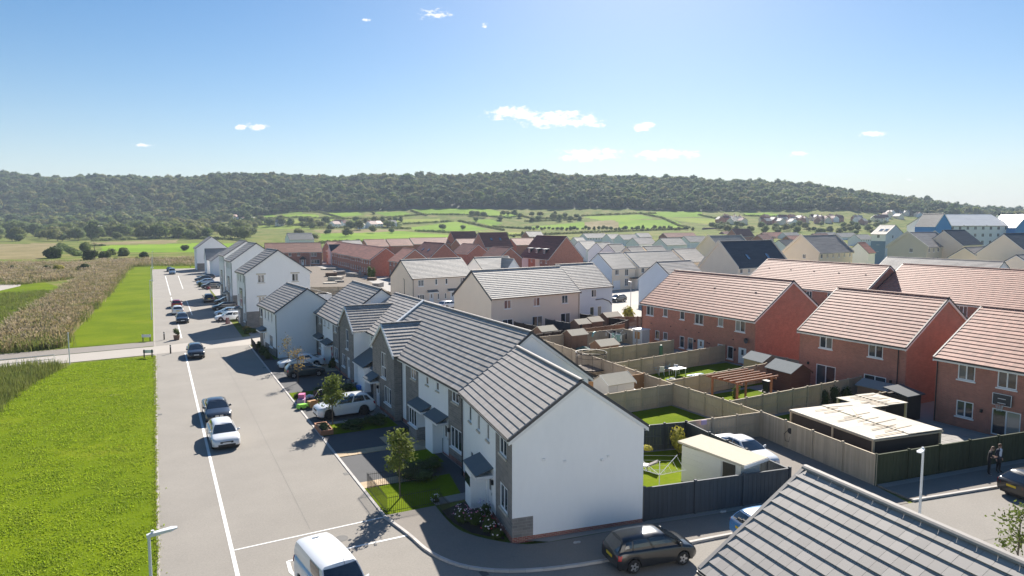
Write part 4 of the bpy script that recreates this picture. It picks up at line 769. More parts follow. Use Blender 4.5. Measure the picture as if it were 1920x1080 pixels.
# ------------------------------------------------------------------ vegetation
def foliage(name, cols, noise=.35, scale=1.2, trans=.3):
    m = mat(name, cols[0], .75, spec=.25); t = m.node_tree; b = t.nodes['Principled BSDF']; L = t.links.new
    o = t.nodes.new('ShaderNodeObjectInfo'); r = t.nodes.new('ShaderNodeValToRGB'); L(o.outputs['Random'], r.inputs[0]); e = r.color_ramp.elements
    e[0].color = (*cols[0], 1); e[1].color = (*cols[-1], 1); e[1].position = 1
    for i, c in enumerate(cols[1:-1]): q = e.new((i+1)/(len(cols)-1)); q.color = (*c, 1)
    co = t.nodes.new('ShaderNodeTexCoord'); n = t.nodes.new('ShaderNodeTexNoise'); n.inputs['Scale'].default_value = scale; n.inputs['Detail'].default_value = 4; L(co.outputs['Object'], n.inputs[0])
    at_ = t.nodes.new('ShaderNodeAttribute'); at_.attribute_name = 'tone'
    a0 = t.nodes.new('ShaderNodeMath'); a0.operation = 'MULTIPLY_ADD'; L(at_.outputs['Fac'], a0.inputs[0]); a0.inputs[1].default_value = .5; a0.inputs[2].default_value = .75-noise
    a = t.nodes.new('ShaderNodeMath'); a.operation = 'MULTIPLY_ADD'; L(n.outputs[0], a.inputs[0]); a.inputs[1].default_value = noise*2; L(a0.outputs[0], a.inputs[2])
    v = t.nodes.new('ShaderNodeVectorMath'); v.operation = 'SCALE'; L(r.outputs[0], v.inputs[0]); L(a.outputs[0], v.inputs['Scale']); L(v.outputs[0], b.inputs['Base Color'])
    tr = t.nodes.new('ShaderNodeBsdfTranslucent'); L(v.outputs[0], tr.inputs[0]); ms = t.nodes.new('ShaderNodeMixShader'); ms.inputs[0].default_value = trans
    L(b.outputs[0], ms.inputs[1]); L(tr.outputs[0], ms.inputs[2]); L(ms.outputs[0], t.nodes['Material Output'].inputs[0]); return m
M_far = foliage('woodland_leaves', [(0.06,0.115,0.04),(0.15,0.21,0.05),(0.08,0.135,0.05),(0.22,0.24,0.06),(0.055,0.10,0.045),(0.25,0.23,0.075),(0.10,0.165,0.05)], .35, .25, .45)
M_tree = foliage('tree_leaves', [(0.13,0.19,0.045),(0.18,0.23,0.055),(0.23,0.23,0.07),(0.15,0.20,0.06)], .35, .5, .45)
M_young = foliage('young_tree_leaves', [(0.14,0.18,0.035),(0.16,0.19,0.04)], .3, 2)
M_autumn = foliage('autumn_leaves', [(0.36,0.25,0.08),(0.30,0.24,0.08)], .3, 2)
M_bush = foliage('bush_leaves', [(0.07,0.11,0.025),(0.10,0.135,0.03),(0.085,0.12,0.04)], .35, 2, .4)
M_yellow = foliage('golden_shrub_leaves', [(0.40,0.36,0.05),(0.42,0.38,0.06)], .25, 3)
M_bark = mat('bark', (0.15,0.12,0.09), .95, .25, 6)
def leaf_quads(P, Nn, size, aspect=.75):
    n = len(P); Nn = Nn/np.maximum(np.linalg.norm(Nn, axis=1, keepdims=True), 1e-6); rnd = rng.normal(size=(n, 3))
    U = np.cross(Nn, rnd); U /= np.maximum(np.linalg.norm(U, axis=1, keepdims=True), 1e-6); V = np.cross(Nn, U)
    s = np.asarray(size).reshape(-1, 1)*np.ones((n, 1)); u, v = U*s, V*s*aspect
    Q = np.stack([P-u, P-v*.9+u*.05, P+u, P+v], 1).reshape(-1, 3)
    return Q, np.arange(n*4).reshape(n, 4)
def crown_mesh(name, seed, n, leaf, m, k=7, sx=1.0, sz=.85, core=True, spread=.55, lobe=(.4,.6)):
    r_ = np.random.default_rng(seed); C = r_.normal(size=(k, 3)); C /= np.linalg.norm(C, axis=1, keepdims=True); C *= spread*r_.random((k, 1))**.5; C[0] = 0
    C[:, 2] *= .9; rad = r_.uniform(*lobe, k); P, Nn, T = [], [], []
    for i in range(k):
        q = r_.normal(size=(n//k*2, 3)); q /= np.linalg.norm(q, axis=1, keepdims=True); p = C[i]+q*rad[i]*r_.uniform(.82, 1.08, (len(q), 1))
        ok = np.ones(len(p), bool)
        for j in range(k):
            if j != i: ok &= np.linalg.norm(p-C[j], axis=1) > rad[j]*.88
        p, q = p[ok][:n//k], q[ok][:n//k]; P.append(p); Nn.append(q+r_.normal(size=q.shape)*.45+np.array([0, 0, .25])); T.append(np.full(len(p), r_.random()))
    P, Nn, T = np.vstack(P), np.vstack(Nn), np.concatenate(T); Q, F = leaf_quads(P, Nn, leaf*r_.uniform(.6, 1.35, len(P)))
    T = np.clip(T*.6+r_.random(len(T))*.4, 0, 1)
    if core:  # inner blobs added to block light in crowns, shade in their dark tone
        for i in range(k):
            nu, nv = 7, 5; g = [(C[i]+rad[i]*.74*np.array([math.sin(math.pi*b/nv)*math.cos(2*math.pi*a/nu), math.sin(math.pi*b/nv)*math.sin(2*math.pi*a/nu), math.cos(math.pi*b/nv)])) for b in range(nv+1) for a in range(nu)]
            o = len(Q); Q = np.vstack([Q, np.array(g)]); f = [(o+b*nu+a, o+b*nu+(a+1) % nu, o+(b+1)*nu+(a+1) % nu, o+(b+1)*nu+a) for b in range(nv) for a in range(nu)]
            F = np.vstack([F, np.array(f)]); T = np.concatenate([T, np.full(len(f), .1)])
    Q = Q*np.array([sx, sx, sz]); return np_mesh(name, Q, F, m, T)
def scatter(name, P, scl, protos, rotz=True, tilt=0.0):
    me = bpy.data.meshes.new(name); me.from_pydata([tuple(p) for p in P], [], []); n = len(P)
    a = me.attributes.new('scl', 'FLOAT_VECTOR', 'POINT'); a.data.foreach_set('vector', np.asarray(scl, np.float32).ravel())
    ro = np.zeros((n, 3), np.float32); ro[:, 2] = rng.random(n)*6.283; ro[:, :2] = rng.normal(size=(n, 2))*tilt
    a = me.attributes.new('rot', 'FLOAT_VECTOR', 'POINT'); a.data.foreach_set('vector', ro.ravel())
    c = bpy.data.collections.new(name+'_kinds')
    for p in protos: ob = bpy.data.objects.new(name+'_kind', p); c.objects.link(ob)
    o = put(name, me); md = o.modifiers.new('scatter', 'NODES'); t = bpy.data.node_groups.new(name, 'GeometryNodeTree'); md.node_group = t
    t.interface.new_socket('Geometry', in_out='INPUT', socket_type='NodeSocketGeometry'); t.interface.new_socket('Geometry', in_out='OUTPUT', socket_type='NodeSocketGeometry')
    gi, go = t.nodes.new('NodeGroupInput'), t.nodes.new('NodeGroupOutput'); ip = t.nodes.new('GeometryNodeInstanceOnPoints'); ci = t.nodes.new('GeometryNodeCollectionInfo')
    ci.inputs['Collection'].default_value = c; ci.inputs['Separate Children'].default_value = True; ci.inputs['Reset Children'].default_value = True
    def attr(nm):
        x = t.nodes.new('GeometryNodeInputNamedAttribute'); x.data_type = 'FLOAT_VECTOR'; x.inputs['Name'].default_value = nm; return x.outputs['Attribute']
    L = t.links.new; L(gi.outputs[0], ip.inputs['Points']); L(ci.outputs[0], ip.inputs['Instance']); ip.inputs['Pick Instance'].default_value = True
    rv_ = t.nodes.new('FunctionNodeRandomValue'); rv_.data_type = 'INT'; rv_.inputs[4].default_value = 0; rv_.inputs[5].default_value = len(protos)-1; L(rv_.outputs[2], ip.inputs['Instance Index'])
    L(attr('scl'), ip.inputs['Scale']); L(attr('rot'), ip.inputs['Rotation']); L(ip.outputs[0], go.inputs[0]); return stuff(o)
# wood on the hill
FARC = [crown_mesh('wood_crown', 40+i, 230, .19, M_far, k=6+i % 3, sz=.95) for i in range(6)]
P, Sx = [], []
lats = np.arange(-1500, 1700, 9.0)
for D in np.arange(820, 1500, 9.0):
    la = lats+rng.uniform(-4, 4, len(lats)); dd = D+rng.uniform(-4, 4, len(lats)); px = 960+FPX*la/dd; ok = (px > -160) & (px < 2080)
    lo = np.interp(px, [-200, 200, 420, 600, 760, 970, 1200, 1320, 1500, 2100], [820, 860, 985, 1046, 1052, 1060, 1046, 1046, 1030, 1010]) ; ok &= dd > lo
    thin = np.where((px > 1760) & (dd > 1250), .6, 1.0); ok &= rng.random(len(la)) < thin
    la, dd = la[ok], dd[ok]; X = dd*math.sin(YAW)+la*math.cos(YAW); Y = dd*math.cos(YAW)-la*math.sin(YAW); Z = terrain(X, Y)
    s = rng.uniform(3.6, 5.6, len(X))+6.5*rng.random(len(X))**3; h = rng.uniform(.8, 1.2, len(X)); P.append(np.stack([X, Y, Z+s*h*.75+rng.uniform(0, 2.5, len(X))], 1)); Sx.append(np.stack([s, s, s*h], 1))
o = scatter('hillside_wood', np.vstack(P), np.vstack(Sx), FARC); o['label'] = 'dense broadleaf wood covering the long hill below the sky'
# countable trees: trunk, limbs and crown
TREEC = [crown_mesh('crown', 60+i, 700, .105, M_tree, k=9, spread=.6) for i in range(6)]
def trunk_mesh(h, r, seed):
    q = random.Random(seed); m = MB(); m.tube([(0,0,0),(q.uniform(-.1,.1),0,h*.5),(q.uniform(-.15,.15),q.uniform(-.1,.1),h)], [r, r*.75, r*.5], 7)
    for k in range(4):
        a = q.uniform(0, 6.28); z = h*q.uniform(.5, .9); m.tube([(0,0,z),(math.cos(a)*h*.22, math.sin(a)*h*.22, z+h*.25)], [r*.4, r*.15], 5)
    return m.mesh('trunk', M_bark)
TRK = [trunk_mesh(1, .05, i) for i in range(3)]
def tree(label, x, y, z, wd, ht, kind=0, group=None, name='tree', crown=None, cat='tree', squat=False):
    t = empty(name, (x, y, z), random.uniform(0, 6.28)); tag(t, label, cat, group)
    tr = put('trunk', TRK[kind % 3], t); tr.scale = (ht*.6, ht*.6, ht*.6)
    c = put('crown', crown or TREEC[kind % 6], t, (0, 0, ht*(.5 if squat else .56))); c.scale = (wd/2*1.05, wd/2*1.05, ht*(.56 if squat else .5)); return t
TL = {'village': 'rounded village tree', 'field': 'bushy hedgerow tree', 'line': 'scrubby tree before the fields', 'low': 'low scrub bush'}
USED = set()
def trees_at(spots, kind, grp, size=(8, 13), cap=40):
    rest = []
    ys = sorted(p[1] for p in spots)
    for i, (px, py) in enumerate(spots):
        x, y, z = on_terrain(px, py); s = random.uniform(*size); wh = next(t for k, t in WHERE if px <= k); f = (s-size[0])/(size[1]-size[0]); r_ = ys.index(py)/len(ys)
        lb = ['small','medium','large'][min(2, int(f*3))]+' '+TL[kind]+' '+wh+[', far',', middle',', near'][min(2, int(r_*3))]
        if lb in USED: rest.append((x, y, z+s*.42, s)); continue
        USED.add(lb); tree(lb, x, y, z-.3, s, s*random.uniform(.75, 1.05), i, grp, squat=True)
    if rest:
        A = np.array(rest); o = scatter('scattered_trees', A[:, :3], np.c_[A[:, 3]*.55, A[:, 3]*.55, A[:, 3]*.5], TREEC[:4]); o['label'] = 'mass of further trees behind the '+grp
rr = random.Random(5)
trees_at([(rr.uniform(-10, 150), rr.uniform(441, 453)) for _ in range(22)]+[(rr.uniform(170, 440), rr.uniform(437, 449)) for _ in range(40)], 'village', 'lower village trees', (9, 15))
trees_at([(rr.uniform(-10, 470), rr.uniform(413, 450)) for _ in range(150)], 'village', 'village trees', (11, 19))
trees_at([(rr.uniform(-10, 260), rr.uniform(404, 420)) for _ in range(30)], 'village', 'village trees', (10, 15))
trees_at([(rr.uniform(450, 760), rr.uniform(417, 433)) for _ in range(46)], 'field', 'field trees', (8, 14))
trees_at([(rr.uniform(880, 1100), rr.uniform(404, 416)) for _ in range(26)]+[(470+i*9+rr.uniform(-4,4), 396+rr.uniform(-1,1)) for i in range(14)]+[(615,440),(652,444),(700,437),(735,438),(590,450),(440,447),(700,402),(560,444),(868,431),(830,431)], 'field', 'field trees', (7, 11))
trees_at([(985+i*7.6+rr.uniform(-3,3), 431.5+rr.uniform(-1.2,1.2)) for i in range(42)]+[(900+i*16, 444+rr.uniform(-1,1)) for i in range(8)], 'line', 'scrub line trees', (3.5, 6.5))
trees_at([(rr.uniform(1330, 1660), rr.uniform(424, 440)) for _ in range(60)]+[(1630,420),(1645,419),(1660,421)], 'low', 'low scrub', (6, 10))
# hedges
def hedge(label, px, size=3.0, terr=True, m=None, group='field hedges', pts=None, step=.8):
    pts = pts or [on_terrain(*p) for p in px]; x0, y0, z0 = pts[0]; Q, F, T = [], [], []; n = 0
    for a, b in zip(pts[:-1], pts[1:]):
        L = math.dist(a[:2], b[:2]); k = max(1, int(L/(size*step)))
        for i in range(k):
            t = (i+random.random()*.5)/k; X, Y = a[0]+(b[0]-a[0])*t, a[1]+(b[1]-a[1])*t; Z = float(terrain(X, Y)) if terr else 0
            s = size*random.uniform(.5, .85); c = 46; p = rng.normal(size=(c, 3)); p /= np.linalg.norm(p, axis=1, keepdims=True); p[:, 2] = np.abs(p[:, 2])
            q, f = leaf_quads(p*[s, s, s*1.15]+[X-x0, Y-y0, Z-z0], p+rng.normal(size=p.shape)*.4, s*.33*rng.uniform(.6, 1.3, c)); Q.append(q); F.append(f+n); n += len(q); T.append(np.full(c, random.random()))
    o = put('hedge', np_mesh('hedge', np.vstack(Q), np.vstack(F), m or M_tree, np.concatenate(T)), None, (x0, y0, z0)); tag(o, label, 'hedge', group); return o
HL = [[(436,411),(520,410),(605,410),(690,411),(790,403)],[(787,403),(880,404),(960,410)],[(595,397),(640,409)],[(770,396),(800,405)],[(860,415),(900,424),(945,433)],[(755,421),(850,416)],[(780,434),(850,437)],[(845,441),(960,443),(1100,437),(1290,430)],[(1293,428),(1240,409),(1205,402)],[(985,416),(1090,413)],[(950,399),(1000,411),(1080,409)],[(1090,406),(1230,401)],[(585,429),(700,427),(770,430)],[(600,457),(690,453)],[(172,453),(250,450),(335,447),(435,450)],[(436,401),(520,401),(600,399)],[(1310,404),(1370,416)],[(470,422),(600,425)],[(690,420),(750,423),(745,430)],[(925,426),(985,430)],[(1395,405),(1495,408)]]
WH = ['under the upper left meadows','under the large bright meadow','slanting between the left meadows','slanting beside the large bright meadow','slanting down the right of the middle meadow','above the middle meadow','left of the middle meadow foot','along the estate edge of the fields','slanting right of the striped meadows','above the straw coloured strip','through the scrubby slope','above the right hand meadows','above the straw field','below the nearest green field','along the far side of the roadside meadow','above the top left meadows','slanting down the far right meadows','below the left yellow meadow','short, left of the middle meadow','short, near the straw strip','under the far right meadow']
for hl, wh in zip(HL, WH): hedge('dark green field hedge '+wh, hl, 2.6)
# village and hillside houses: tiny far away gabled houses
def cottage(px, py, wall, roof, k, label, group):
    label = label.replace('sun bleached ','')+' '+next(t for k_, t in WHERE if px <= k_) if px < 1640 else label+[', left part',', middle part',', right part'][min(2, int((px-1640)/100))]+[', upper',', lower'][int(py > np.interp(px, [1640,1800,1935], [411,400,394]))]
    x, y, z = on_terrain(px, py); a = random.choice([R(10), R(-25), R(70), R(40)]); L, W = random.uniform(9, 14), 8; t = empty('cottage', (x, y, z-.3), a); tag(t, label, 'house', group)
    m = MB().box(0,0,0, L,W,5.2); m.face([(0,0,5.2),(0,W,5.2),(0,W/2,8.4)]); m.face([(L,0,5.2),(L,W,5.2),(L,W/2,8.4)]); m.build('wall', wall, t)
    MB().face([(-.3,-.4,5.0),(L+.3,-.4,5.0),(L+.3,W/2,8.6),(-.3,W/2,8.6)]).face([(-.3,W+.4,5.0),(L+.3,W+.4,5.0),(L+.3,W/2,8.6),(-.3,W/2,8.6)]).build('roof', roof, t)
    MB().box(L*.2,W/2-.4,7.6, L*.2+.8,W/2+.4,9.6).build('chimney', M_brick, t)
    for u in (.25, .7):
        for zz in (.9, 3.3): MB().box(L*u-.6,-.05,zz, L*u+.6,.02,zz+1.2).build('window', M_glass, t)
for k in range(40):
    px, py = (rr.uniform(0, 130), rr.uniform(418, 442)) if k < 12 else ((rr.uniform(160, 250), rr.uniform(425, 440)) if k < 20 else ((rr.uniform(360, 480), rr.uniform(412, 430)) if k < 30 else (rr.uniform(480, 740), rr.uniform(424, 431)))); wl = rr.choice([M_white, M_white, M_cream]); rf = rr.choice([M_tdred, M_tgrey, M_tpink])
    cottage(px, py, wl, rf, k, ('white' if wl is M_white else 'cream')+' cottage, '+{M_tdred:'dark red',M_tgrey:'grey',M_tpink:'terracotta'}[rf]+' roof,', 'village cottages')
for k in range(42):
    px = rr.uniform(1350, 1640); cottage(px, rr.uniform(413, 423), rr.choice([M_white, M_brick, M_cream]), M_tlight if k % 2 else M_tdred, k, ('pale' if k % 2 else 'dark red')+' roofed distant house', 'distant estate')
for k in range(46):
    px = rr.uniform(1640, 1935); cottage(px, np.interp(px, [1640,1800,1935], [409,398,392])+rr.uniform(-4, 8), rr.choice([M_white, M_cream, M_palegrey]), rr.choice([M_tgrey, M_tdred]), k, 'tiny pale house on the hillside above the flats', 'hillside town houses')
# rough land on the left: bushes, reeds
def bush(label, x, y, w_, h_, m=None, n=420, leaf=.13, name='bush', seed=None, z=0, group=None, cat='bush', k=7):
    me = crown_mesh('leaves', seed or random.randint(0, 9999), n, leaf, m or M_bush, k=k); t = empty(name, (x, y, z)); tag(t, label, cat, group)
    c = put('leaves', me, t, (0, 0, h_*.36)); c.scale = (w_/2*1.1, w_/2*1.1, h_*.70); MB().tube([(0,0,0),(.05,.02,h_*.5)], [.06,.03], 5).tube([(0,0,.05),(-w_*.2,.05,h_*.55)], [.05,.02], 5).build('stem', M_bark, t); return t
for (px, py, w_, h_, lb, m) in [(100,484,9.5,7,'large round dark bush standing alone in the rough field',M_bush),(168,487,7,5.5,'dark bush beside the white post on the far lane',M_bush),(195,484,6,5,'bush right of the telegraph pole',M_bush),(210,478,6,4.5,'bush at the bend of the far lane',M_tree),(232,480,7,5.5,'reddish bush near the far end of the left lawn',M_tree),(162,472,7,7,'taller olive tree at the end of the lane hedge',M_tree),(110,510,3.5,2.8,'yellow bush at the edge of the reeds',M_yellow),(88,508,3.2,2.5,'grey green bush left of the yellow one',M_bush),(158,508,4,3.2,'grey green willow bush behind the reeds',M_bush),(24,506,2.4,1.8,'small dark bush near the left concrete patch',M_bush),(345,470,5,4,'lone bush in the green field by the farthest white house',M_bush),(268,484,5,3.2,'low dark scrub beside the far lane',M_bush)]:
    x, y = G(px, py); bush(lb, x, y, w_, h_, m, 900, .12)
hedge('long lane hedge running away through the rough fields on the left', None, 2.6, False, M_tree, None, [(*G(150,480),0),(*G(125,468),0),(*G(112,461),0)])
hedge('brambles along the far side of the lane', None, 1.6, False, M_tree, None, [(*G(215,489),0),(*G(300,488),0),(*G(366,492),0)]); hedge('dark hedge line before the far green field', None, 2.0, False, M_bush, None, [(*G(160,463),0),(*G(200,462),0)])
M_reed = foliage('dry_reed', [(0.36,0.28,0.18),(0.42,0.34,0.23),(0.31,0.24,0.13),(0.24,0.22,0.08),(0.35,0.27,0.17)], .25, 2, .4)
M_sedge = foliage('green_sedge', [(0.16,0.20,0.04),(0.21,0.22,0.06),(0.13,0.17,0.045)], .25, 2, .4)
def tuft_mesh(seed, n, h, sp, plume, m):
    r_ = np.random.default_rng(seed); V, F = [], []
    for i in range(n):
        a = r_.random()*6.28; b = np.array([r_.normal()*sp, r_.normal()*sp, 0]); l = np.array([math.cos(a), math.sin(a), 0])*h*r_.uniform(.05, .35); hh = h*r_.uniform(.65, 1.1); s = np.array([-math.sin(a), math.cos(a), 0])*.018
        o = len(V); V += [b-s, b+s, b+l*.4+s*.8+[0,0,hh*.6], b+l*.4-s*.8+[0,0,hh*.6], b+l+s*.3+[0,0,hh], b+l-s*.3+[0,0,hh]]; F += [(o,o+1,o+2,o+3),(o+3,o+2,o+4,o+5)]
        if plume: o = len(V); w2 = s*plume; V += [b+l*.8-w2*.3+[0,0,hh*.85], b+l*.8+w2*.3+[0,0,hh*.85], b+l*1.15+w2+[0,0,hh], b+l*1.4+[0,0,hh*1.12]]; F += [(o,o+1,o+2,o+3)]
    return np_mesh('tuft', np.array(V), np.array(F), m, r_.random(len(F)))
REEDS = [tuft_mesh(i, 26, 1.7, .35, 4.5, M_reed) for i in range(4)]; SEDGE = [tuft_mesh(20+i, 26, .75, .32, 0, M_sedge) for i in range(3)]
M_lawnb = foliage('edge_grass', [(0.22,0.30,0.02),(0.30,0.34,0.05)], .2, 2, .4)
def fill(poly, n, seed):
    r_ = np.random.default_rng(seed); A = np.array(poly); lo, hi = A.min(0), A.max(0); o = []
    while len(o) < n:
        p = lo+(hi-lo)*r_.random((n, 2)); o += list(p[inpoly(p[:, 0], p[:, 1], poly)])
    return np.array(o[:n])
REEDP = [(-10.6,99),(-11.2,112),(-10.9,126),(-9.8,160),(-9.3,200),(-8.8,260),(-9,290),(-17,262),(-19.0,200),(-19.3,151),(-19.7,118),(-20.5,100.5),(-17,98.2)]
p = fill(REEDP, 4200, 1); s = rng.uniform(.7, 1.15, len(p))*np.where(rng.random(len(p)) < .15, .6, 1); o = scatter('reed_bed', np.c_[p, np.zeros(len(p))], np.c_[s*1.3, s*1.3, s*.7], REEDS+SEDGE[:2]); o['label'] = 'tall dry reed bed with pale plumes left of the lawn'
p = fill(REEDP, 3400, 41); k_ = np.sin(p[:,0]*.9+p[:,1]*.13)+np.sin(p[:,1]*.31+1)+rng.normal(size=len(p))*.5; p = p[k_ > .1]; s = rng.uniform(.9, 1.9, len(p)); o = scatter('green_sedge', np.c_[p, np.zeros(len(p))], np.c_[s*1.3, s*1.3, s], SEDGE); o['label'] = 'green sedge patches growing among the dry reeds'
edge = np.array([(-.5+rng.normal()*.05-abs(rng.normal())*.1, y_) for y_ in np.arange(24, 87.8, .16)]); s = rng.uniform(.6, 1.3, len(edge)); o = scatter('lawn_edge_grass', np.c_[edge, np.zeros(len(edge))], np.c_[s*.7, s*.7, s], [tuft_mesh(80, 20, .09, .1, 0, M_lawnb)]); o['label'] = 'ragged grass growing over the edging of the car lot'
p = fill([(-14.5,86.2),(-9.2,85.5),(-10.3,80),(-11.9,70),(-12.6,58),(-13.2,48),(-30,40),(-30,82)], 3600, 2); s = rng.uniform(.6, 1.4, len(p)); o = scatter('rough_grass', np.c_[p, np.zeros(len(p))], np.c_[s, s, s], SEDGE); o['label'] = 'long rough grass and sedge beside the near lawn'
p = fill([(-18.6,100),(-20.2,150),(-20,186),(-60,176),(-60,104)], 3000, 3); s = rng.uniform(.4, 1.0, len(p)); o = scatter('rough_grass', np.c_[p, np.zeros(len(p))], np.c_[s*1.6, s*1.6, s], SEDGE); o['label'] = 'long grass left of the reed bed'
p = np.vstack([fill([(-8,262),(-8.5,310),(-60,330),(-60,215),(-30,210),(-18,230)], 5000, 4), fill([(-20,285),(45,268),(60,330),(-20,340)], 3500, 5)]); s = rng.uniform(.7, 1.5, len(p)); o = scatter('rough_pasture', np.c_[p, np.zeros(len(p))], np.c_[s*2.0, s*2.0, s*.6], SEDGE+SEDGE+REEDS[:1]); o['label'] = 'rough pasture of dry grass beyond the lawn'
M_turf = foliage('turf_blades', [(0.24,0.34,0.02),(0.27,0.36,0.025),(0.30,0.37,0.04)], .15, 2, .5)
TURF = [tuft_mesh(60+i, 34, .085, .17, 0, M_turf) for i in range(3)]
p = fill([(-.85,24),(-.85,87.5),(-8.2,86.5),(-10.5,78),(-13,60),(-14,24)], 2500, 6); s = rng.uniform(.7, 1.5, len(p)); o = scatter('lawn_turf', np.c_[p, np.full(len(p), .004)], np.c_[s*1.4, s*1.4, s*.7], TURF); o['label'] = 'short mown turf of the near left lawn'
# young street trees
def young_tree(label, px, py, ht, wd, m, n=520, leaf=.10, seed=1, lean=0):
    x, y = G(px, py); t = empty('young_tree', (x, y, .03)); tag(t, label, 'tree'); q = random.Random(seed); mb = MB(); mb.tube([(0,0,0),(lean*.4,.02,ht*.45),(lean,0,ht*.95)], [.05,.035,.012], 6)
    tips = []
    for k in range(9):
        z = ht*(.34+.06*k); a = q.uniform(0, 6.28); r_ = wd*.5*q.uniform(.6, 1.0)*(1-.5*max(0, (z/ht-.55)/.45)); e = (lean*z/ht+math.cos(a)*r_, math.sin(a)*r_, z+ht*.12); mb.tube([(lean*z/ht,0,z),e], [.018,.006], 4); tips.append(e)
    mb.build('trunk', M_bark, t); g = np.random.default_rng(seed); T = np.array(tips+[(lean, 0, ht*.93)]); c = T[g.integers(0, len(T), n)]; P_ = c*np.array([.8, .8, 1])+g.normal(size=(n, 3))*np.array([wd*.16, wd*.16, ht*.055])
    Q, F = leaf_quads(P_, g.normal(size=(n, 3))+[0, 0, .4], leaf*g.uniform(.6, 1.3, n), .6); put('crown', np_mesh('crown', Q, F, m, g.random(n)), t); return t
young_tree('slim leafy young tree inside the iron railings by the blank white house', 750, 935, 3.75, 1.35, M_young, 1700, .09, 3)
young_tree('bushy young tree growing by the white SUV', 624, 797, 3.6, 1.6, M_young, 1700, .095, 4); young_tree('sparse yellowing sapling in front of the dark parked hatchback', 559, 718, 3.3, 1.3, M_autumn, 260, .085, 5); young_tree('sparse yellow sapling before the white saloon', 541, 692, 3.4, 1.2, M_autumn, 160, .085, 6)
young_tree('young tree at the right edge beyond the big roof', 1905, 1105, 3.4, 1.6, M_young, 600, .08, 8)
bush('golden yellow shrub in the walled lawn behind the blank gable', *G(1274,852), 1.5, 2.1, M_yellow, 700, .075, name='shrub', cat='shrub')
# front garden planting
bush('clipped green hedge bush along the lower garden lawn', 13.0, 37.9, 3.0, .9, M_bush, 700, .06, name='shrub', cat='shrub'); bush('dark shrub at the end of the garden hedge near the terrace', 14.7, 38.6, 1.8, .9, M_bush, 500, .06, name='shrub', cat='shrub')
M_flow = [mat('flower_pink', (0.62,0.25,0.40), .7), mat('flower_white', (0.75,0.70,0.72), .7), mat('flower_lilac', (0.42,0.28,0.50), .7), mat('flower_red', (0.5,0.06,0.08), .7)]
def flower_bush(label, x, y, w_, h_, fl, seed):
    t = bush(label, x, y, w_, h_, M_bush, 380, .09, name='flowering_shrub', seed=seed, cat='shrub', k=4); g = np.random.default_rng(seed)
    for k, m in enumerate(fl):
        n = 16; p = g.normal(size=(n, 3)); p /= np.linalg.norm(p, axis=1, keepdims=True); p[:, 2] = np.abs(p[:, 2]); Q, F = leaf_quads(p*[w_/2, w_/2, h_*.62]+[0, 0, h_*.45], p, .055); put('flowers', np_mesh('flowers', Q, F, m), t)
for k, (x, y, w_, h_, fl, lb) in enumerate([(13.2,30.8,1.0,.9,[0,1],'pink and white flowering shrub at the bed corner nearest the path'),(13.6,30.0,1.1,.9,[2,0],'lilac flowering shrub in the corner bed'),(13.9,29.2,1.0,.8,[1,3],'white and red flowering shrub in the corner bed'),(14.3,30.6,1.0,1.0,[2,1],'lilac and white flowering shrub against the stone wall'),(14.0,28.4,.9,.7,[1],'leafy shrub with white flowers at the near end of the corner bed'),(14.9,32.4,.9,.9,[0,3],'red and pink rose bush beside the front step'),(12.9,33.7,.5,.5,[1],'small white flowers at the end of the railings')]): flower_bush(lb, x, y, w_, h_, [M_flow[q] for q in fl], 200+k)
for k, (x, y, w_, h_, lb) in enumerate([(12.4,49.4,2.2,.7,'low green ground shrub in the verge beside the white SUV'),(14.3,49.6,2.2,.8,'larger green ground shrub in the verge beside the white SUV'),(13.2,60.9,2.6,.8,'low shrub in the lawn below the yellowing sapling'),(15.0,61.2,1.6,.9,'dark shrub at the terrace end of that lawn'),(15.2,46.2,1.1,.6,'dark shrub by the twin porches'),(10.6,60.6,1.1,.6,'bright green shrub at the kerb below the sapling'),(10.7,80.0,1.1,1.0,'dark hedge shrub at the near end of the detached house bed'),(10.7,82.0,1.1,1.1,'second dark hedge shrub before the detached house'),(10.7,84.2,1.2,1.1,'third dark hedge shrub before the detached house'),(10.6,86.6,1.0,1.2,'hedge shrub behind the black railings'),(16.0,71.5,1.0,1.3,'dark potted shrub by the terrace end wall'),(11.3,100.5,2,1.0,'low hedge at the foot of the tall gable'),(11.0,103.3,1.5,1.0,'red tinged shrub at the drive of the tall gable'),(50.5,37.6,1.2,1.9,'climber draped over the garden fence, middle'),(49.2,37.55,1.2,1.8,'climber draped over the garden fence, left'),(51.8,37.6,1.1,1.8,'climber draped over the garden fence, right')]): bush(lb, x, y, w_, h_, M_bush if k != 12 else M_autumn, 380, .08, name='shrub', cat='shrub')
bush('bright green vine on the pergola post', *G(1381,745), 1.0, 1.5, M_young, 260, .1, name='shrub', cat='shrub'); bush('pale leafy shrub beside the pale blue house', *G(1097,592), 1.6, 2.2, M_yellow, 260, .12, name='shrub', cat='shrub'); bush('yellow green shrub behind the brown garden fence', *G(1180,600), 2.6, 2.6, M_yellow, 300, .12, name='shrub', cat='shrub'); bush('slim green conifer by the red row', *G(696,522), 2.5, 4.5, M_young, 300, .12, name='shrub', cat='shrub'); bush('dark spiky plant by the white garden cabin', *G(1337,905), .8, 1.5, M_bush, 150, .14, name='shrub', cat='shrub')
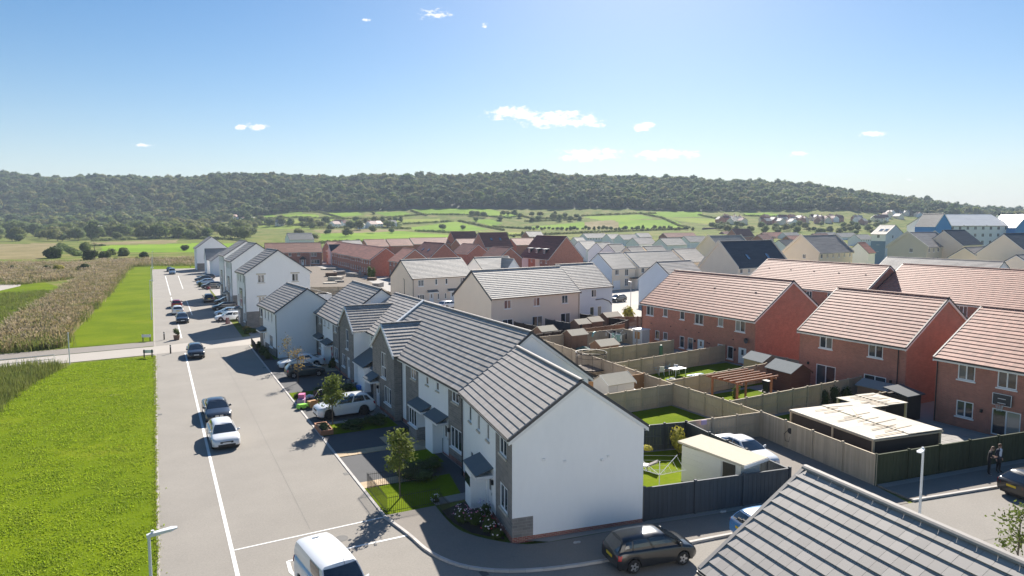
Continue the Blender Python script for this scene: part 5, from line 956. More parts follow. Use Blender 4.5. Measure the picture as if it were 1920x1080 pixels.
# ------------------------------------------------------------------ fences
M_wood_new = mat('weathered_fence_wood', (0.46,0.385,0.285), .9, .2, 1.2, n2=(.12, 9), rand=.12, stretch=(1,1,.15))
M_wood_or = mat('fresh_brown_fence_wood', (0.34,0.19,0.085), .85, .15, 1.2, rand=.08, stretch=(1,1,.15))
M_wood_dk = mat('dark_stained_fence', (0.035,0.026,0.024), .8, .15, 2, rand=.1)
M_wood_gr = mat('charcoal_painted_fence', (0.045,0.055,0.068), .75, .12, 2, rand=.12)
M_wood_br = mat('brown_fence_wood', (0.20,0.125,0.085), .9, .15, 2, rand=.1, stretch=(1,1,.2))
M_wood_gn = mat('mossy_green_fence', (0.045,0.055,0.025), .9, .2, 1.5, rand=.15, stretch=(1,1,.3))
def panel_mesh(L, h, m, bw=.125, rails=True, side=1):
    mb = MB(); n = max(1, round(L/bw)); b = L/n
    for i in range(n): mb.box(i*b+.006,-.012+(.008 if i % 2 else 0),.05, (i+1)*b-.006,.012+(.008 if i % 2 else 0),h-.05)
    mb.box(0,-.05,h-.05, L,.05,h-.015)
    if rails:
        for z in (.3, h*.52, h-.25): mb.box(0,-.06*side,z, L,-.012*side,z+.08) if side > 0 else mb.box(0,.021,z, L,.065,z+.08)
    mb.box(0,-.02,0, L,.02,.049); return mb.mesh('fence_panel', m)
def fence(label, pts, h=1.8, m=None, bay=1.83, side=1, boards=False, post=None, rails=True, z0=0.0):
    m = m or M_wood_new; x0, y0 = pts[0]; g = tag(empty('fence', (x0, y0, z0)), label, 'fence'); pm = cached(('post', m.name, h), lambda: MB().box(-.06,-.075,0, .06,.075,h+.06).mesh('post', post or m))
    for a, b in zip(pts[:-1], pts[1:]):
        a, b = Vector(a), Vector(b); L = (b-a).length; n = max(1, round(L/bay)); s = L/n; ang = math.atan2(b.y-a.y, b.x-a.x)
        for i in range(n):
            p = a+(b-a)*(i/n); loc = (p.x-x0, p.y-y0, 0); put('post', pm, g, loc, ang); d = (b-a).normalized()*.05; l2 = (loc[0]+d.x, loc[1]+d.y, 0); w_ = s-.1
            if not boards: put('fence_panel', cached(('pnl', round(w_, 2), h, m.name, side), lambda: panel_mesh(w_, h, m, side=side)), g, l2, ang)
            else:
                k = max(1, round(w_/.13)); bw = w_/k; bm = cached(('brd', round(bw, 3), h, m.name), lambda: MB().box(.002,-.013,.05, bw-.002,.013,h-.05).mesh('board', m)); u = (b-a).normalized(); nn = Vector((-u.y, u.x))
                for j in range(k): q = Vector(l2[:2])+u*(j*bw)+nn*(.012 if j % 2 else 0); put('board', bm, g, (q.x, q.y, random.uniform(-.006, .006)), ang)
                put('rail', cached(('rl', round(w_, 2), h, m.name), lambda: MB().box(0,.03,.3, w_,.07,.38).box(0,.03,h*.5, w_,.07,h*.5+.08).box(0,.03,h-.3, w_,.07,h-.22).box(0,-.05,h-.045, w_,.055,h-.012).box(0,-.02,0, w_,.02,.045).mesh('rail', m)), g, l2, ang)
    put('post', pm, g, (pts[-1][0]-x0, pts[-1][1]-y0, 0), 0); return g
fence('charcoal painted board fence running right from the blank white gable', [(21.3,26.42),(30.1,25.0)], 1.85, M_wood_gr, boards=True, bay=2.9)
fence('charcoal painted fence between the golden shrub garden and the driveway', [(30.1,25.0),(30.9,31.9),(31.27,34.5)], 1.8, M_wood_gr); fence('charcoal painted fence at the back of the golden shrub garden', [(22.9,36.1),(28.1,35.15),(31.27,34.5)], 1.8, M_wood_gr)
fence('grey weathered fence across the head of the driveway', [(31.3,34.5),(37.65,33.9)], 1.8, M_wood_new)
fence('tall pale weathered board fence along the driveway under the plank roofed shelter', [(37.65,33.9),(36.3,24.2)], 1.85, M_wood_new, boards=True, bay=2.4)
fence('dark mossy green board fence behind the two standing people', [(36.3,24.2),(48.9,22.6),(60,21.1)], 1.85, M_wood_gn, boards=True, bay=2.5)
fence('pale wooden garden fence running behind the white shed up to the trampoline', [(37.65,33.9),(37.95,37.9),(37.95,43.5),(38.5,51.0),(38.95,59.0),(39.2,65),(39.6,71)], 1.8, M_wood_new, side=-1)
fence('pale wooden garden fence in front of the white shed', [(25.2,43.0),(31.1,43.2),(37.95,43.5)], 1.8, M_wood_new); fence('orange brown fence panels left of the white shed', [(25.3,47.4),(31.6,47.6),(38.3,47.8)], 1.8, M_wood_or, side=-1)
fence('garden fence behind the pergola', [(38.3,44.6),(50.0,45.8),(54.6,46.3)], 1.8, M_wood_new); fence('garden fence between the chairs and the round trampoline gardens', [(38.8,52.8),(52.9,54.9),(55.3,55.2)], 1.8, M_wood_new); fence('garden fence between the clothes airer and the trampoline', [(39.3,59.3),(52.6,60.5)], 1.8, M_wood_new)
fence('garden fence behind the hanging laundry', [(39.6,69.6),(52.7,70.2),(52.7,67.3)], 1.8, M_wood_new); fence('garden fence overgrown by a climber, left of the plank roofed shelter', [(38.0,37.2),(54.3,38.0)], 1.8, M_wood_new); fence('grey side gate fence between the brick terrace and the next brick house', [(55.4,51.0),(55.4,44.7)], 1.8, M_wood_new)
fence('short fence between the dark lean-to and the shelter', [(48.2,33.4),(52.4,33.6)], 1.8, M_wood_new)
fence('dark stained fence behind the cream house, left run', [(43.2,82),(44.8,72.3),(40.3,71.3)], 1.8, M_wood_dk); fence('charcoal fence behind the cream house, middle run', [(48.5,82.6),(49.8,75.5)], 1.8, M_wood_gr); fence('dark stained fence behind the cream house, right run', [(55.9,85),(58.2,76.4),(53.2,73.4)], 1.8, M_wood_dk)
fence('brown fence panels against the end of the long brick terrace', [(45,71.9),(55.4,73.6)], 1.8, M_wood_br); fence('reddish brown fence beside the pale shrub', [(58.5,82.5),(66,79)], 1.5, M_wood_br)
fence('weathered fence round the building plot, near corner', [(24,115),(31,121),(40,116)], 1.8, M_wood_new); fence('weathered fence across the building plot', [(26,150),(38,146),(41,132),(44,121)], 1.8, M_wood_new); fence('fence behind the small detached house', [(19,92),(27,93),(28,104)], 1.8, M_wood_new); fence('timber fence at the far back of the pale sage house', [(150,118),(160,104)], 2.2, M_wood_br, z0=2)
# railings
M_iron = mat('black_iron', (0.012,0.012,0.013), .45)
def railing(label, pts, h=.95, gap=.11):
    x0, y0 = pts[0]; g = tag(empty('iron_railing', (x0, y0, .03)), label, 'railing'); bar = MB().tube([(0,0,0),(0,0,h-.02),(0,0,h+.06)], [.009,.009,.002], 5).mesh('bar', M_iron)
    for a, b in zip(pts[:-1], pts[1:]):
        a, b = Vector(a)-Vector((x0, y0)), Vector(b)-Vector((x0, y0)); L = (b-a).length; n = round(L/gap)
        for z in (.12, h-.1): MB().tube([(*a,z),(*b,z)], .014, 4).build('rail', M_iron, g)
        for i in range(n+1): p = a+(b-a)*(i/n); put('bar', bar, g, (p.x, p.y, 0))
    return g
railing('black iron railings round the small corner lawn with the slim tree', [(13.2,36.9),(10.12,37.2),(10.12,33.4),(13.0,33.35)]); railing('short black iron railing beside the corner flower bed', [(12.75,32.6),(12.7,31.2)]); railing('black railings before the small detached house', [(10.1,89.6),(10.1,85.2)], 1.0, .14)
def rail_fence(label, pts, h=1.05):
    x0, y0 = pts[0]; g = tag(empty('metal_rail_fence', (x0, y0, 0)), label, 'fence')
    for a, b in zip(pts[:-1], pts[1:]):
        a, b = Vector(a)-Vector((x0, y0)), Vector(b)-Vector((x0, y0)); n = max(1, round((b-a).length/1.95))
        for z in (h, h*.55): MB().tube([(*a,z),(*b,z)], .03, 5).build('rail', M_lamp, g)
        for i in range(n+1): p = a+(b-a)*(i/n); MB().tube([(p.x,p.y,0),(p.x,p.y,h)], .03, 5).build('post', M_lamp, g)
rail_fence('low grey metal rail fence along the near side of the pale track', [(-30,82.9),(-15,86.6),(-10.2,87.5)]); rail_fence('pale metal rails in the reeds beyond the track', [(-30,97),(-20.5,100.2),(-17.8,100.6)])
# ------------------------------------------------------------------ street furniture
def lamp_post(label, x, y, h, rz, arm=.75):
    g = tag(empty('street_lamp', (x, y, 0), rz), label, 'street lamp'); MB().tube([(0,0,0),(0,0,1.1)], .075, 10).build('base', M_lamp, g); MB().tube([(0,0,1.1),(0,0,h)], [.06,.042], 10).build('post', M_lamp, g)
    b = MB().loft([[(-.06,-.05,h-.02),(-.06,.05,h-.02),(-.06,.05,h+.07),(-.06,-.05,h+.07)],[(.12,-.07,h),(.12,.07,h),(.12,.07,h+.1),(.12,-.07,h+.1)],[(arm*.8,-.11,h+.06),(arm*.8,.11,h+.06),(arm*.8,.11,h+.13),(arm*.8,-.11,h+.13)],[(arm,-.06,h+.09),(arm,.06,h+.09),(arm,.06,h+.12),(arm,-.06,h+.12)]]).build('lamp_head', M_lamp, g)
    MB().tube([(.1,0,h+.1),(.1,0,h+.17)], .045, 8).build('sensor', M_upvc, b); MB().box(.2,-.08,h+.035, arm*.75,.08,h+.055).build('lens', M_steel, b); return g
lx, ly = G(297, 1003, 6.0); lamp_post('grey street lamp at the bottom left edge of the car lot', -.52, ly*1.0, 6.0, R(5))
x, y = G(1731, 845, 6.0); lamp_post('grey street lamp standing behind the large roof at lower right', x, y, 6.0, R(200))
for k, (yy, lb) in enumerate([(122,'nearest slim lamp post on the far edge of the car lot'),(160,'second slim lamp post along the far edge of the car lot'),(205,'third slim lamp post along the far edge of the car lot'),(258,'farthest slim lamp post at the end of the car lot')]): lamp_post(lb, -1.0-.002*k, yy, 6.2, 0, .6)
x, y = G(1182, 600); lamp_post('street lamp beside the side street in the middle', x, y, 6.0, R(90)); x, y = G(582, 500); lamp_post('white post lamp by the red terrace facing the plot', x, y, 5.0, R(90))
tag(MB().tube([(0,0,0),(0,0,3.4)], .05, 8).box(-.07,-.07,3.4, .07,.07,3.46).build('marker_post', M_lamp, None, loc=(*G(131,683), 0)), 'tall slim grey post beside the pale track', 'post')
M_bol = mat('black_bollard', (0.015,0.015,0.016), .5)
for (px, py, lb) in [(308,637,'black bollard on the lot just beyond the pale track'),(320,663,'black bollard on the near side of the pale track'),(357,502,'black bollard at the far end of the lot near the farthest house')]:
    g = tag(empty('bollard', (*G(px, py), 0)), lb, 'bollard'); MB().tube([(0,0,0),(0,0,.95)], [.085,.075], 10).build('post', M_bol, g); MB().tube([(0,0,.95),(0,0,1.0),(0,0,1.05)], [.09,.09,.04], 10).build('cap', M_bol, g); MB().tube([(0,0,.78),(0,0,.86)], .08, 10).build('band', M_upvc, g)
def name_board(label, px, py, rz):
    g = tag(empty('low_sign_board', (*G(px, py), 0), rz), label, 'sign')
    for x in (-.42, .42): MB().box(x-.05,-.05,0, x+.05,.05,.95).build('post', M_black, g)
    MB().box(-.55,-.075,.55, .55,-.051,.9).build('board', M_upvc, g)
name_board('low white board on two posts at the lawn edge beyond the track', 275, 640, R(-15)); name_board('low board on two dark posts at the lawn corner before the track', 278, 671, R(160))
x, y = G(178, 487); t = tag(empty('telegraph_pole', (x, y, 0)), 'wooden telegraph pole by the far lane', 'pole'); MB().tube([(0,0,0),(0,0,7.5)], [.16,.11], 8).build('post', M_bark, t); MB().box(-1,-.06,7.0, 1,.06,7.15).build('crossarm', M_bark, t)
x, y = G(331, 637); t = tag(empty('wooden_planter', (x, y, 0)), 'small planted tub at the end of the parking line', 'planter'); MB().loft([[(-.3,-.3,0),(.3,-.3,0),(.3,.3,0),(-.3,.3,0)],[(-.38,-.38,.6),(.38,-.38,.6),(.38,.38,.6),(-.38,.38,.6)]]).build('tub', M_wood_br, t); c = put('plant', crown_mesh('plant', 5, 220, .14, M_bush, k=4), t, (0,0,1.05)); c.scale = (.5,.5,.75)
# ------------------------------------------------------------------ garden sheds and things
M_felt = mat('green_grey_roof_felt', (0.50,0.455,0.36), .95, .12, 3); M_feltg = mat('grey_roof_felt', (0.22,0.235,0.235), .95, .12, 3); M_shedw = mat('white_painted_boards', (0.66,0.66,0.62), .7, .06, 3)
def shed(label, x, y, rz, L, W, h, hr, wall, felt=None, doors=True, felt2=None):
    g = tag(empty('garden_shed', (x, y, .02), rz), label, 'shed'); m = MB(); n = max(3, round(h/.16))
    for i in range(n):
        z0, z1 = h*i/n, h*(i+1)/n-.006; m.box(-L/2+(.012 if i % 2 else 0),-W/2,z0, L/2-(.012 if i % 2 else 0),W/2,z1)
    for s in (-1, 1): m.face([(s*L/2,-W/2,h),(s*L/2,W/2,h),(s*L/2,0,hr)])
    m.build('wall', wall, g)
    for s in (-1, 1): MB().loft([[(-L/2-.12,s*(W/2+.14),h-.14*(hr-h)/(W/2)),(L/2+.12,s*(W/2+.14),h-.14*(hr-h)/(W/2)),(L/2+.12,s*(W/2+.14),h+.05-.14*(hr-h)/(W/2)),(-L/2-.12,s*(W/2+.14),h+.05-.14*(hr-h)/(W/2))],[(-L/2-.12,0,hr),(L/2+.12,0,hr),(L/2+.12,0,hr+.06),(-L/2-.12,0,hr+.06)]]).build('roof', felt2 if felt2 and s > 0 else (felt or M_felt), g)
    for s in (-1, 1): MB().loft([[(s*(L/2+.125),-W/2-.14,h-.22),(s*(L/2+.125)+.03*s,-W/2-.14,h-.22),(s*(L/2+.125)+.03*s,-W/2-.14,h-.03),(s*(L/2+.125),-W/2-.14,h-.03)],[(s*(L/2+.125),0,hr-.08),(s*(L/2+.125)+.03*s,0,hr-.08),(s*(L/2+.125)+.03*s,0,hr+.08),(s*(L/2+.125),0,hr+.08)]]).build('bargeboard', wall, g)
    if doors: d = MB().box(-.45,-W/2-.03,.08, .45,-W/2-.001,h-.12).build('door', wall, g); MB().box(.3,-W/2-.06,.95, .36,-W/2-.031,1.05).build('handle', M_black, d)
    return g
shed('white garden shed with pale felt roof behind the pale wooden fence', 33.2, 45.4, R(4), 2.7, 2.0, 2.15, 2.75, M_shedw)
for (px, py, lb, w_, l_) in [(1078,640,'brown shed with pale roof beside the clothes airer, left garden',M_wood_br,2.4),(1133,662,'brown shed with pale roof behind the round trampoline',M_wood_br,2.6),(1022,632,'shed roof peeping over the terrace ridge beside the dark fences',M_wood_br,2.3),(1088,617,'pale roofed shed left of the pair behind the dark fences',M_wood_br,2.0),(1112,612,'pale roofed shed right of the pair behind the dark fences',M_wood_br,2.0),(1143,602,'pale roofed shed below the pale blue house',M_wood_br,2.6)]:
    x, y = G(px, py+14); shed(lb, x, y, R(6), l_, 1.8, 1.85, 2.35, w_)
shed('tan shed with half grey roof against the long brick terrace', 52.6, 47.6, R(85), 2.6, 2.0, 1.8, 2.35, mat('tan_boards', (0.36,0.28,0.2), .85, .1, 3), M_felt, felt2=M_feltg); shed('dark red brown shed with half pale roof beyond the pergola', 50.6, 42.6, R(85), 3.0, 2.3, 1.95, 2.6, mat('red_brown_boards', (0.12,0.045,0.03), .85, .12, 3), M_felt, felt2=M_feltg)
shed('low grey roofed shed against the second brick house', 52.9, 35.4, R(90), 2.6, 1.8, 1.6, 2.0, M_wood_br, M_feltg)
g = tag(empty('lean_to', (51.0, 32.0, 0)), 'black lean-to store beside the hoop house downpipe', 'shed'); MB().box(-.9,-.8,0, .9,.8,2.0).build('wall', M_wood_dk, g); MB().loft([[(-1.1,-1,2.0),(1.1,-1,2.0),(1.1,-1,2.08),(-1.1,-1,2.08)],[(-1.1,1,2.35),(1.1,1,2.35),(1.1,1,2.43),(-1.1,1,2.43)]]).build('roof', M_wood_gr, g)
# white flat roofed cabin
g = tag(empty('garden_cabin', (27.45, 25.95, .02), R(99)), 'white timber cabin with sloping pale flat roof and dark doorway', 'shed'); m = MB()
for i in range(13): m.box(0,-1.75+(.01 if i % 2 else 0),i*.165, 4.0,.0-(.01 if i % 2 else 0),i*.165+.16)
m.build('wall', M_shedw, g); r_ = MB().loft([[(-.35,-1.95,2.12),(4.15,-1.95,2.30),(4.15,.2,2.30),(-.35,.2,2.12)],[(-.35,-1.95,2.24),(4.15,-1.95,2.42),(4.15,.2,2.42),(-.35,.2,2.24)]]).build('roof', M_felt, g); MB().box(-.38,-1.98,2.05, -.351,.23,2.22).build('fascia', M_upvc, r_); MB().box(.35,.001,.05, 1.15,.02,2.0).build('doorway', M_black, g); MB().box(1.25,.001,.05, 2.0,.03,2.0).build('door', M_shedw, g)
# L shaped shelter with a plank covered roof
M_ply = mat('weathered_ply', (0.50,0.45,0.37), .8, .12, 1.5, rand=.12); M_batten = mat('batten_wood', (0.44,0.36,0.26), .85, .15, 3, rand=.2)
g = tag(empty('timber_shelter', (36.85, 24.75, 0), R(-8)), 'L shaped timber shelter with pale plank covered flat roof behind the tall fence', 'shelter')
for (x0, y0, x1, y1) in ((.4,.4,6.0,7.4),(6.0,5.9,9.6,8.9)):
    n = round((y1-y0)/1.22)
    for k in range(n):
        for q_ in range(2): MB().box(x0+(x1-x0)*q_/2+.006,y0+(y1-y0)*k/n+.006,2.3+.05*q_, x0+(x1-x0)*(q_+1)/2-.006,y0+(y1-y0)*(k+1)/n-.006,2.345+.05*q_).build('roof_board', M_ply, g)
for (x_, y_) in ((.5,.5),(5.9,.5),(.5,3.6),(.5,7.3),(5.9,4.0),(9.5,6.0),(9.5,8.8),(6.1,8.8)): MB().box(x_-.06,y_-.06,0, x_+.06,y_+.06,2.29).build('post', M_batten, g)
MB().box(.5,.6,.02, .56,7.2,2.28).box(.6,.5,.02, 5.8,.56,2.28).build('back_wall', M_wood_dk, g); MB().box(.36,.36,2.2, .42,7.4,2.29).box(.43,.35,2.2, 6.0,.41,2.29).build('fascia', M_batten, g)
for k in range(20):
    a = R(rr.uniform(60, 100) if k < 11 else rr.uniform(20, 150)); x_, y_ = (rr.uniform(2.0, 4.2), .8+k*.55+rr.uniform(-.15,.15)) if k < 12 else (rr.uniform(7.2, 8.2), 6.2+(k-12)*.32); l_ = rr.uniform(1.4, 2.8); MB().box(-l_/2,-.03,0, l_/2,.03,.022).build('loose_batten', M_batten, g, loc=(x_, y_, 2.397), rz=R(rr.uniform(-7, 9)) if k not in (3, 8) else R(rr.choice([55,-50])))
# pergola
M_perg = mat('red_stained_timber', (0.30,0.12,0.065), .75, .12, 3); px_, py_ = 41.2, 39.6; g = tag(empty('pergola', (px_, py_, 0), R(4)), 'red stained timber pergola in the garden with the dark red shed', 'pergola')
for x_ in (0, 4.2):
    for y_ in (0, 2.6): MB().box(x_-.07,y_-.07,0, x_+.07,y_+.07,2.2).build('post', M_perg, g)
for x_ in (0, 4.2): MB().box(x_-.05,-.5,2.2, x_+.05,3.1,2.34).build('beam', M_perg, g)
for k in range(6): MB().box(-.5,-.3+k*.62,2.342, 4.7,-.22+k*.62,2.47).build('rafter', M_perg, g)
# trampoline
g = tag(empty('trampoline', (*G(1108,704), 0)), 'round garden trampoline with tall dark safety net', 'trampoline'); M_net = mat('trampoline_net', (0.16,0.13,0.11), .9); ring = lambda r_, z: [(r_*math.cos(2*math.pi*k/24), r_*math.sin(2*math.pi*k/24), z) for k in range(25)]
for z, nm in ((.75,'frame_ring'),(2.35,'top_ring'),(1.9,'net_ring')): MB().tube(ring(1.55, z), .045 if nm != 'net_ring' else .02, 5).build(nm, M_black, g)
MB().face(ring(1.5, .76)[:-1]).build('mat', M_net, g)
for k in range(6): a = 2*math.pi*k/6; MB().tube([(1.6*math.cos(a),1.6*math.sin(a),0),(1.6*math.cos(a),1.6*math.sin(a),2.4)], .025, 5).build('leg', M_black, g)
m = MB()
for k in range(72): a = 2*math.pi*k/72; m.tube([(1.54*math.cos(a),1.54*math.sin(a),.78),(1.54*math.cos(a),1.54*math.sin(a),2.33)], .006, 3, cap=False)
for z in np.linspace(.9, 2.3, 14): m.tube(ring(1.54, z), .006, 3, cap=False)
stuff(m.build('net', M_net, g))
# rotary clothes airers
M_line = mat('white_plastic_coated', (0.75,0.75,0.75), .4); CL = [mat('cloth_white', (0.7,0.7,0.68), .9), mat('cloth_black', (0.02,0.02,0.025), .9), mat('cloth_green', (0.25,0.42,0.36), .9), mat('cloth_blue', (0.2,0.34,0.5), .9)]
def airer(label, x, y, h, r_, rz=0, clothes=True):
    g = tag(empty('rotary_airer', (x, y, 0), rz), label, 'clothes airer'); MB().tube([(0,0,0),(0,0,h)], .025, 6).build('pole', M_line, g)
    for k in range(4): a = math.pi/2*k; MB().tube([(0,0,h-.75),(r_*math.cos(a),r_*math.sin(a),h)], .018, 5).build('arm', M_line, g)
    for j in range(1, 5): f = j/4.2; m = MB().tube([(r_*f*math.cos(math.pi/2*k), r_*f*math.sin(math.pi/2*k), h-.75+.75*f) for k in (0,1,2,3,0)], .006, 3); m.build('line', M_line, g)
    return g
airer('white rotary clothes airer on the bright lawn behind the blank gable', 24.35, 28.9, 1.9, 1.7, R(15)); ga = airer('rotary airer hung with washing behind the brick terrace', *G(1155,652), 2.0, 1.5, R(20))
for k in range(22):
    a = rr.uniform(0, 6.28); r_ = rr.uniform(.4, 1.3); w_ = rr.uniform(.18, .4); hh = rr.uniform(.4, .9); cl = rr.choice(CL[:3]); m = MB(); n = 4; P0 = [(-w_+2*w_*i/n, .03*math.sin(i*2.1+k), 0) for i in range(n+1)]
    for i in range(n): m.face([P0[i], P0[i+1], (P0[i+1][0]*1.05, P0[i+1][1]*2, -hh), (P0[i][0]*1.05, P0[i][1]*2, -hh)])
    gx, gy = ga.location.x, ga.location.y; tag(m.build('garment', cl, None, loc=(gx+r_*math.cos(a), gy+r_*math.sin(a), 1.28+.75*r_/1.5), rz=a+1.57), ('white' if cl is CL[0] else 'black' if cl is CL[1] else 'green')+' garment pegged on the rotary airer behind the brick terrace', 'clothing', 'washing on the airer')
# folded covered airer / sun lounger on that lawn
g = tag(empty('sun_lounger', (24.4, 31.4, 0), R(60)), 'padded grey sun lounger lying on the lawn behind the airer', 'lounger'); M_pad = mat('mottled_cushion', (0.22,0.20,0.19), .9, .6, 9)
for k in range(4): c = crown_mesh('cushion', 90+k, 10, .01, M_pad, k=3, sz=.5); o = put('cushion', c, g, (-.9+k*.6, 0, .42)); o.scale = (.42,.42,.3)
for s in (-1, 1): MB().tube([(-1.2,s*.35,.3),(1.2,s*.35,.3)], .025, 5).build('rail', M_line, g)
for x_ in (-.9, .9):
    for s in (-1, 1): MB().tube([(x_,s*.35,0),(x_,s*.35,.3)], .02, 5).build('leg', M_line, g)
g = tag(empty('sun_lounger', (25.9, 32.6, 0), R(-50)), 'narrow pale sun lounger lying on the lawn by the golden shrub', 'lounger'); MB().box(-.9,-.28,.28, .5,.28,.36).build('cushion', CL[0], g); MB().loft([[(.5,-.28,.28),(.5,.28,.28),(.5,.28,.36),(.5,-.28,.36)],[(1.1,-.28,.6),(1.1,.28,.6),(1.05,.28,.68),(1.05,-.28,.68)]]).build('backrest', M_pad, g); MB().box(-.8,-.25,0, -.75,.25,.27).box(.4,-.25,0, .45,.25,.27).build('leg', M_line, g)
# white playhouse by the brick terrace
g = tag(empty('playhouse', (53.4, 67.4, 0), R(-80)), 'white narrow playhouse with an orange panel against the brick terrace', 'playhouse'); MB().box(-.75,-.7,0, .75,.7,2.0).build('wall', M_shedw, g); MB().box(-.4,-.73,.9, .4,-.701,1.8).build('orange_panel', mat('orange_board', (0.5,0.26,0.1), .8), g); MB().box(-.85,-.8,2.0, .85,.8,2.1).build('roof', M_upvc, g)
# garden table, chairs, clutter
M_plb = mat('pale_blue_plastic', (0.30,0.45,0.58), .45); M_plw = mat('white_plastic', (0.72,0.72,0.72), .45)
def garden_chair(label, x, y, rz, m):
    g = tag(empty('garden_chair', (x, y, .015), rz), label, 'chair', 'garden chairs'); MB().box(-.25,-.25,.40, .25,.25,.44).build('seat', m, g); MB().loft([[(-.25,.2,.44),(.25,.2,.44),(.25,.25,.44),(-.25,.25,.44)],[(-.22,.32,.95),(.22,.32,.95),(.22,.36,.95),(-.22,.36,.95)]]).build('backrest', m, g)
    for sx in (-1, 1):
        for sy in (-1, 1): MB().tube([(sx*.22,sy*.22,.4),(sx*.26,sy*.27,0)], .022, 5).build('leg', m, g)
        MB().box(sx*.25-.03,-.22,.62, sx*.25+.03,.26,.65).build('armrest', m, g)
for k, (px, py, lb) in enumerate([(1207,702,'leftmost pale blue plastic garden chair'),(1226,700,'second pale blue plastic garden chair from the left'),(1240,704,'third pale blue plastic garden chair from the left'),(1250,698,'pale blue plastic garden chair closest to the white table'),(1265,702,'pale blue plastic garden chair in front of the white table')]): x, y = G(px, py); garden_chair(lb, x, y, k*1.3, M_plb if k % 2 else M_plw)
x, y = G(1270,704); g = tag(empty('garden_table', (x, y, .015), R(5)), 'white topped garden table with dark panes beside the plastic chairs', 'table'); MB().box(-.8,-.5,.70, .8,.5,.74).build('table_top', M_plw, g)
for sx in (-1, 1):
    for sy in (-1, 1): MB().tube([(sx*.7,sy*.42,0),(sx*.7,sy*.42,.7)], .03, 5).build('leg', M_plw, g)
for k in range(6): MB().box(-.7+k % 3*.48,-.42+k//3*.44,.741, -.32+k % 3*.48,-.08+k//3*.44,.75).build('pane', M_black, g)
x, y = G(1250,716); 
for k in range(7): a = rr.uniform(0, 6.28); s_ = rr.uniform(.25, .6); tag(put('folded_cloth', crown_mesh('folded_cloth', 300+k, 8, .01, [CL[0], CL[0], mat('cloth_maroon', (0.3,0.06,0.08), .9), CL[0], CL[3], CL[0], mat('cloth_maroon', (0.3,0.06,0.08), .9)][k], k=3), None, (x+rr.uniform(-1.2,1.2), y+rr.uniform(-.5,.5), .12)), ['white','white','maroon','white','blue','white','maroon'][k]+' crumpled cloth on the lawn by the plastic chairs', 'cloth', 'crumpled cloths on the lawn')['n'] = k
for o in [q_ for q_ in col.objects if q_.name.startswith('folded_cloth')]: o.scale = (.5,.45,.22); del o['n']
x, y = G(1300,706); tag(put('tarpaulin', crown_mesh('tarpaulin', 330, 10, .01, M_plb, k=5), None, (x, y, .1)), 'pale blue tarpaulin heap lying on the shaded lawn', 'tarpaulin').scale = (1.6,.5,.25)
def bin_(label, x, y, m, rz=0):
    g = tag(empty('wheelie_bin', (x, y, .015), rz), label, 'bin', 'wheelie bins'); MB().loft([[(-.22,-.25,.08),(.22,-.25,.08),(.22,.25,.08),(-.22,.25,.08)],[(-.29,-.34,1.0),(.29,-.34,1.0),(.29,.34,1.0),(-.29,.34,1.0)]]).build('body', m, g); MB().loft([[(-.3,-.37,1.0),(.3,-.37,1.0),(.3,.37,1.0),(-.3,.37,1.0)],[(-.26,-.3,1.08),(.26,-.3,1.08),(.26,.37,1.1),(-.26,.37,1.1)]]).build('lid', m, g)
    for s in (-1, 1): MB().disc((s*.24,.28,.1), .1, 'x', 10).tube([(s*.2,.28,.1),(s*.26,.28,.1)], .1, 10).build('wheel', M_black, g)
bin_('black wheelie bin beside the white garden shed', 35.4, 45.6, M_black); bin_('black wheelie bin in the porch corner of the terrace', 16.7, 58.3, M_black); bin_('second black wheelie bin in the porch corner of the terrace', 16.8, 57.4, M_wood_dk); bin_('dark wheelie bin by the shed beyond the pergola', 48.2, 42.8, M_black)
x, y = G(1212,672); 
# barbecue, parasol, bikes near the shelter
x, y = G(1068,660); tag(bush('green tarpaulin covered seat in the laundry garden', *G(1092,660), 1.9, .8, mat('teal_cover', (0.05,0.13,0.11), .7), 20, .02, name='covered_seat', cat='cover'), 'green tarpaulin covered seat in the laundry garden', 'cover'); x, y = G(1115,648); tag(MB().tube([(math.cos(t)*.9, 0, math.sin(t)*1.0+.4) for t in [R(20+16*k) for k in range(9)]], .12, 6).build('toy_slide', mat('mint_plastic', (0.35,0.6,0.5), .4), None, loc=(x, y, .3), rz=R(30)), 'curved mint green plastic slide beside the laundry', 'slide')
x, y = G(1239,675); tag(MB().tube([(0,0,0),(0,0,.1),(0,0,1.5),(0,0,1.7)], [.22,.2,.2,.12], 10).build('water_butt', mat('green_plastic', (0.06,0.17,0.11), .5), None, loc=(x, y, 0)), 'green plastic water butt on the lawn edge of the brick terrace', 'water butt')
M_bike = [mat('bike_blue', (0.12,0.25,0.4), .4), mat('bike_red', (0.4,0.08,0.08), .4)]
for k in range(2):
    g = tag(empty('bicycle', (47.3+k*.6, 31.2+k*.3, .05), R(35+k*20)), ['blue framed bicycle leaning under the shelter end','red framed bicycle leaning under the shelter end'][k], 'bicycle')
    for x_ in (-.5, .5): MB().tube([(x_+.33*math.cos(t), 0, .34+.33*math.sin(t)) for t in [2*math.pi*i/14 for i in range(15)]], .02, 4).build('wheel', M_black, g)
    MB().tube([(-.5,0,.34),(-.15,0,.85),(.38,0,.85),(-.02,0,.34),(-.5,0,.34)], .02, 5).tube([(-.15,0,.95),(-.02,0,.34)], .02, 5).tube([(.38,0,1.0),(.5,0,.34)], .02, 5).build('frame', M_bike[k], g); MB().tube([(.38,-.26,1.02),(.38,.26,1.02)], .015, 5).build('handlebar', M_black, g); MB().box(-.28,-.07,.94, -.04,.07,1.0).build('saddle', M_black, g)
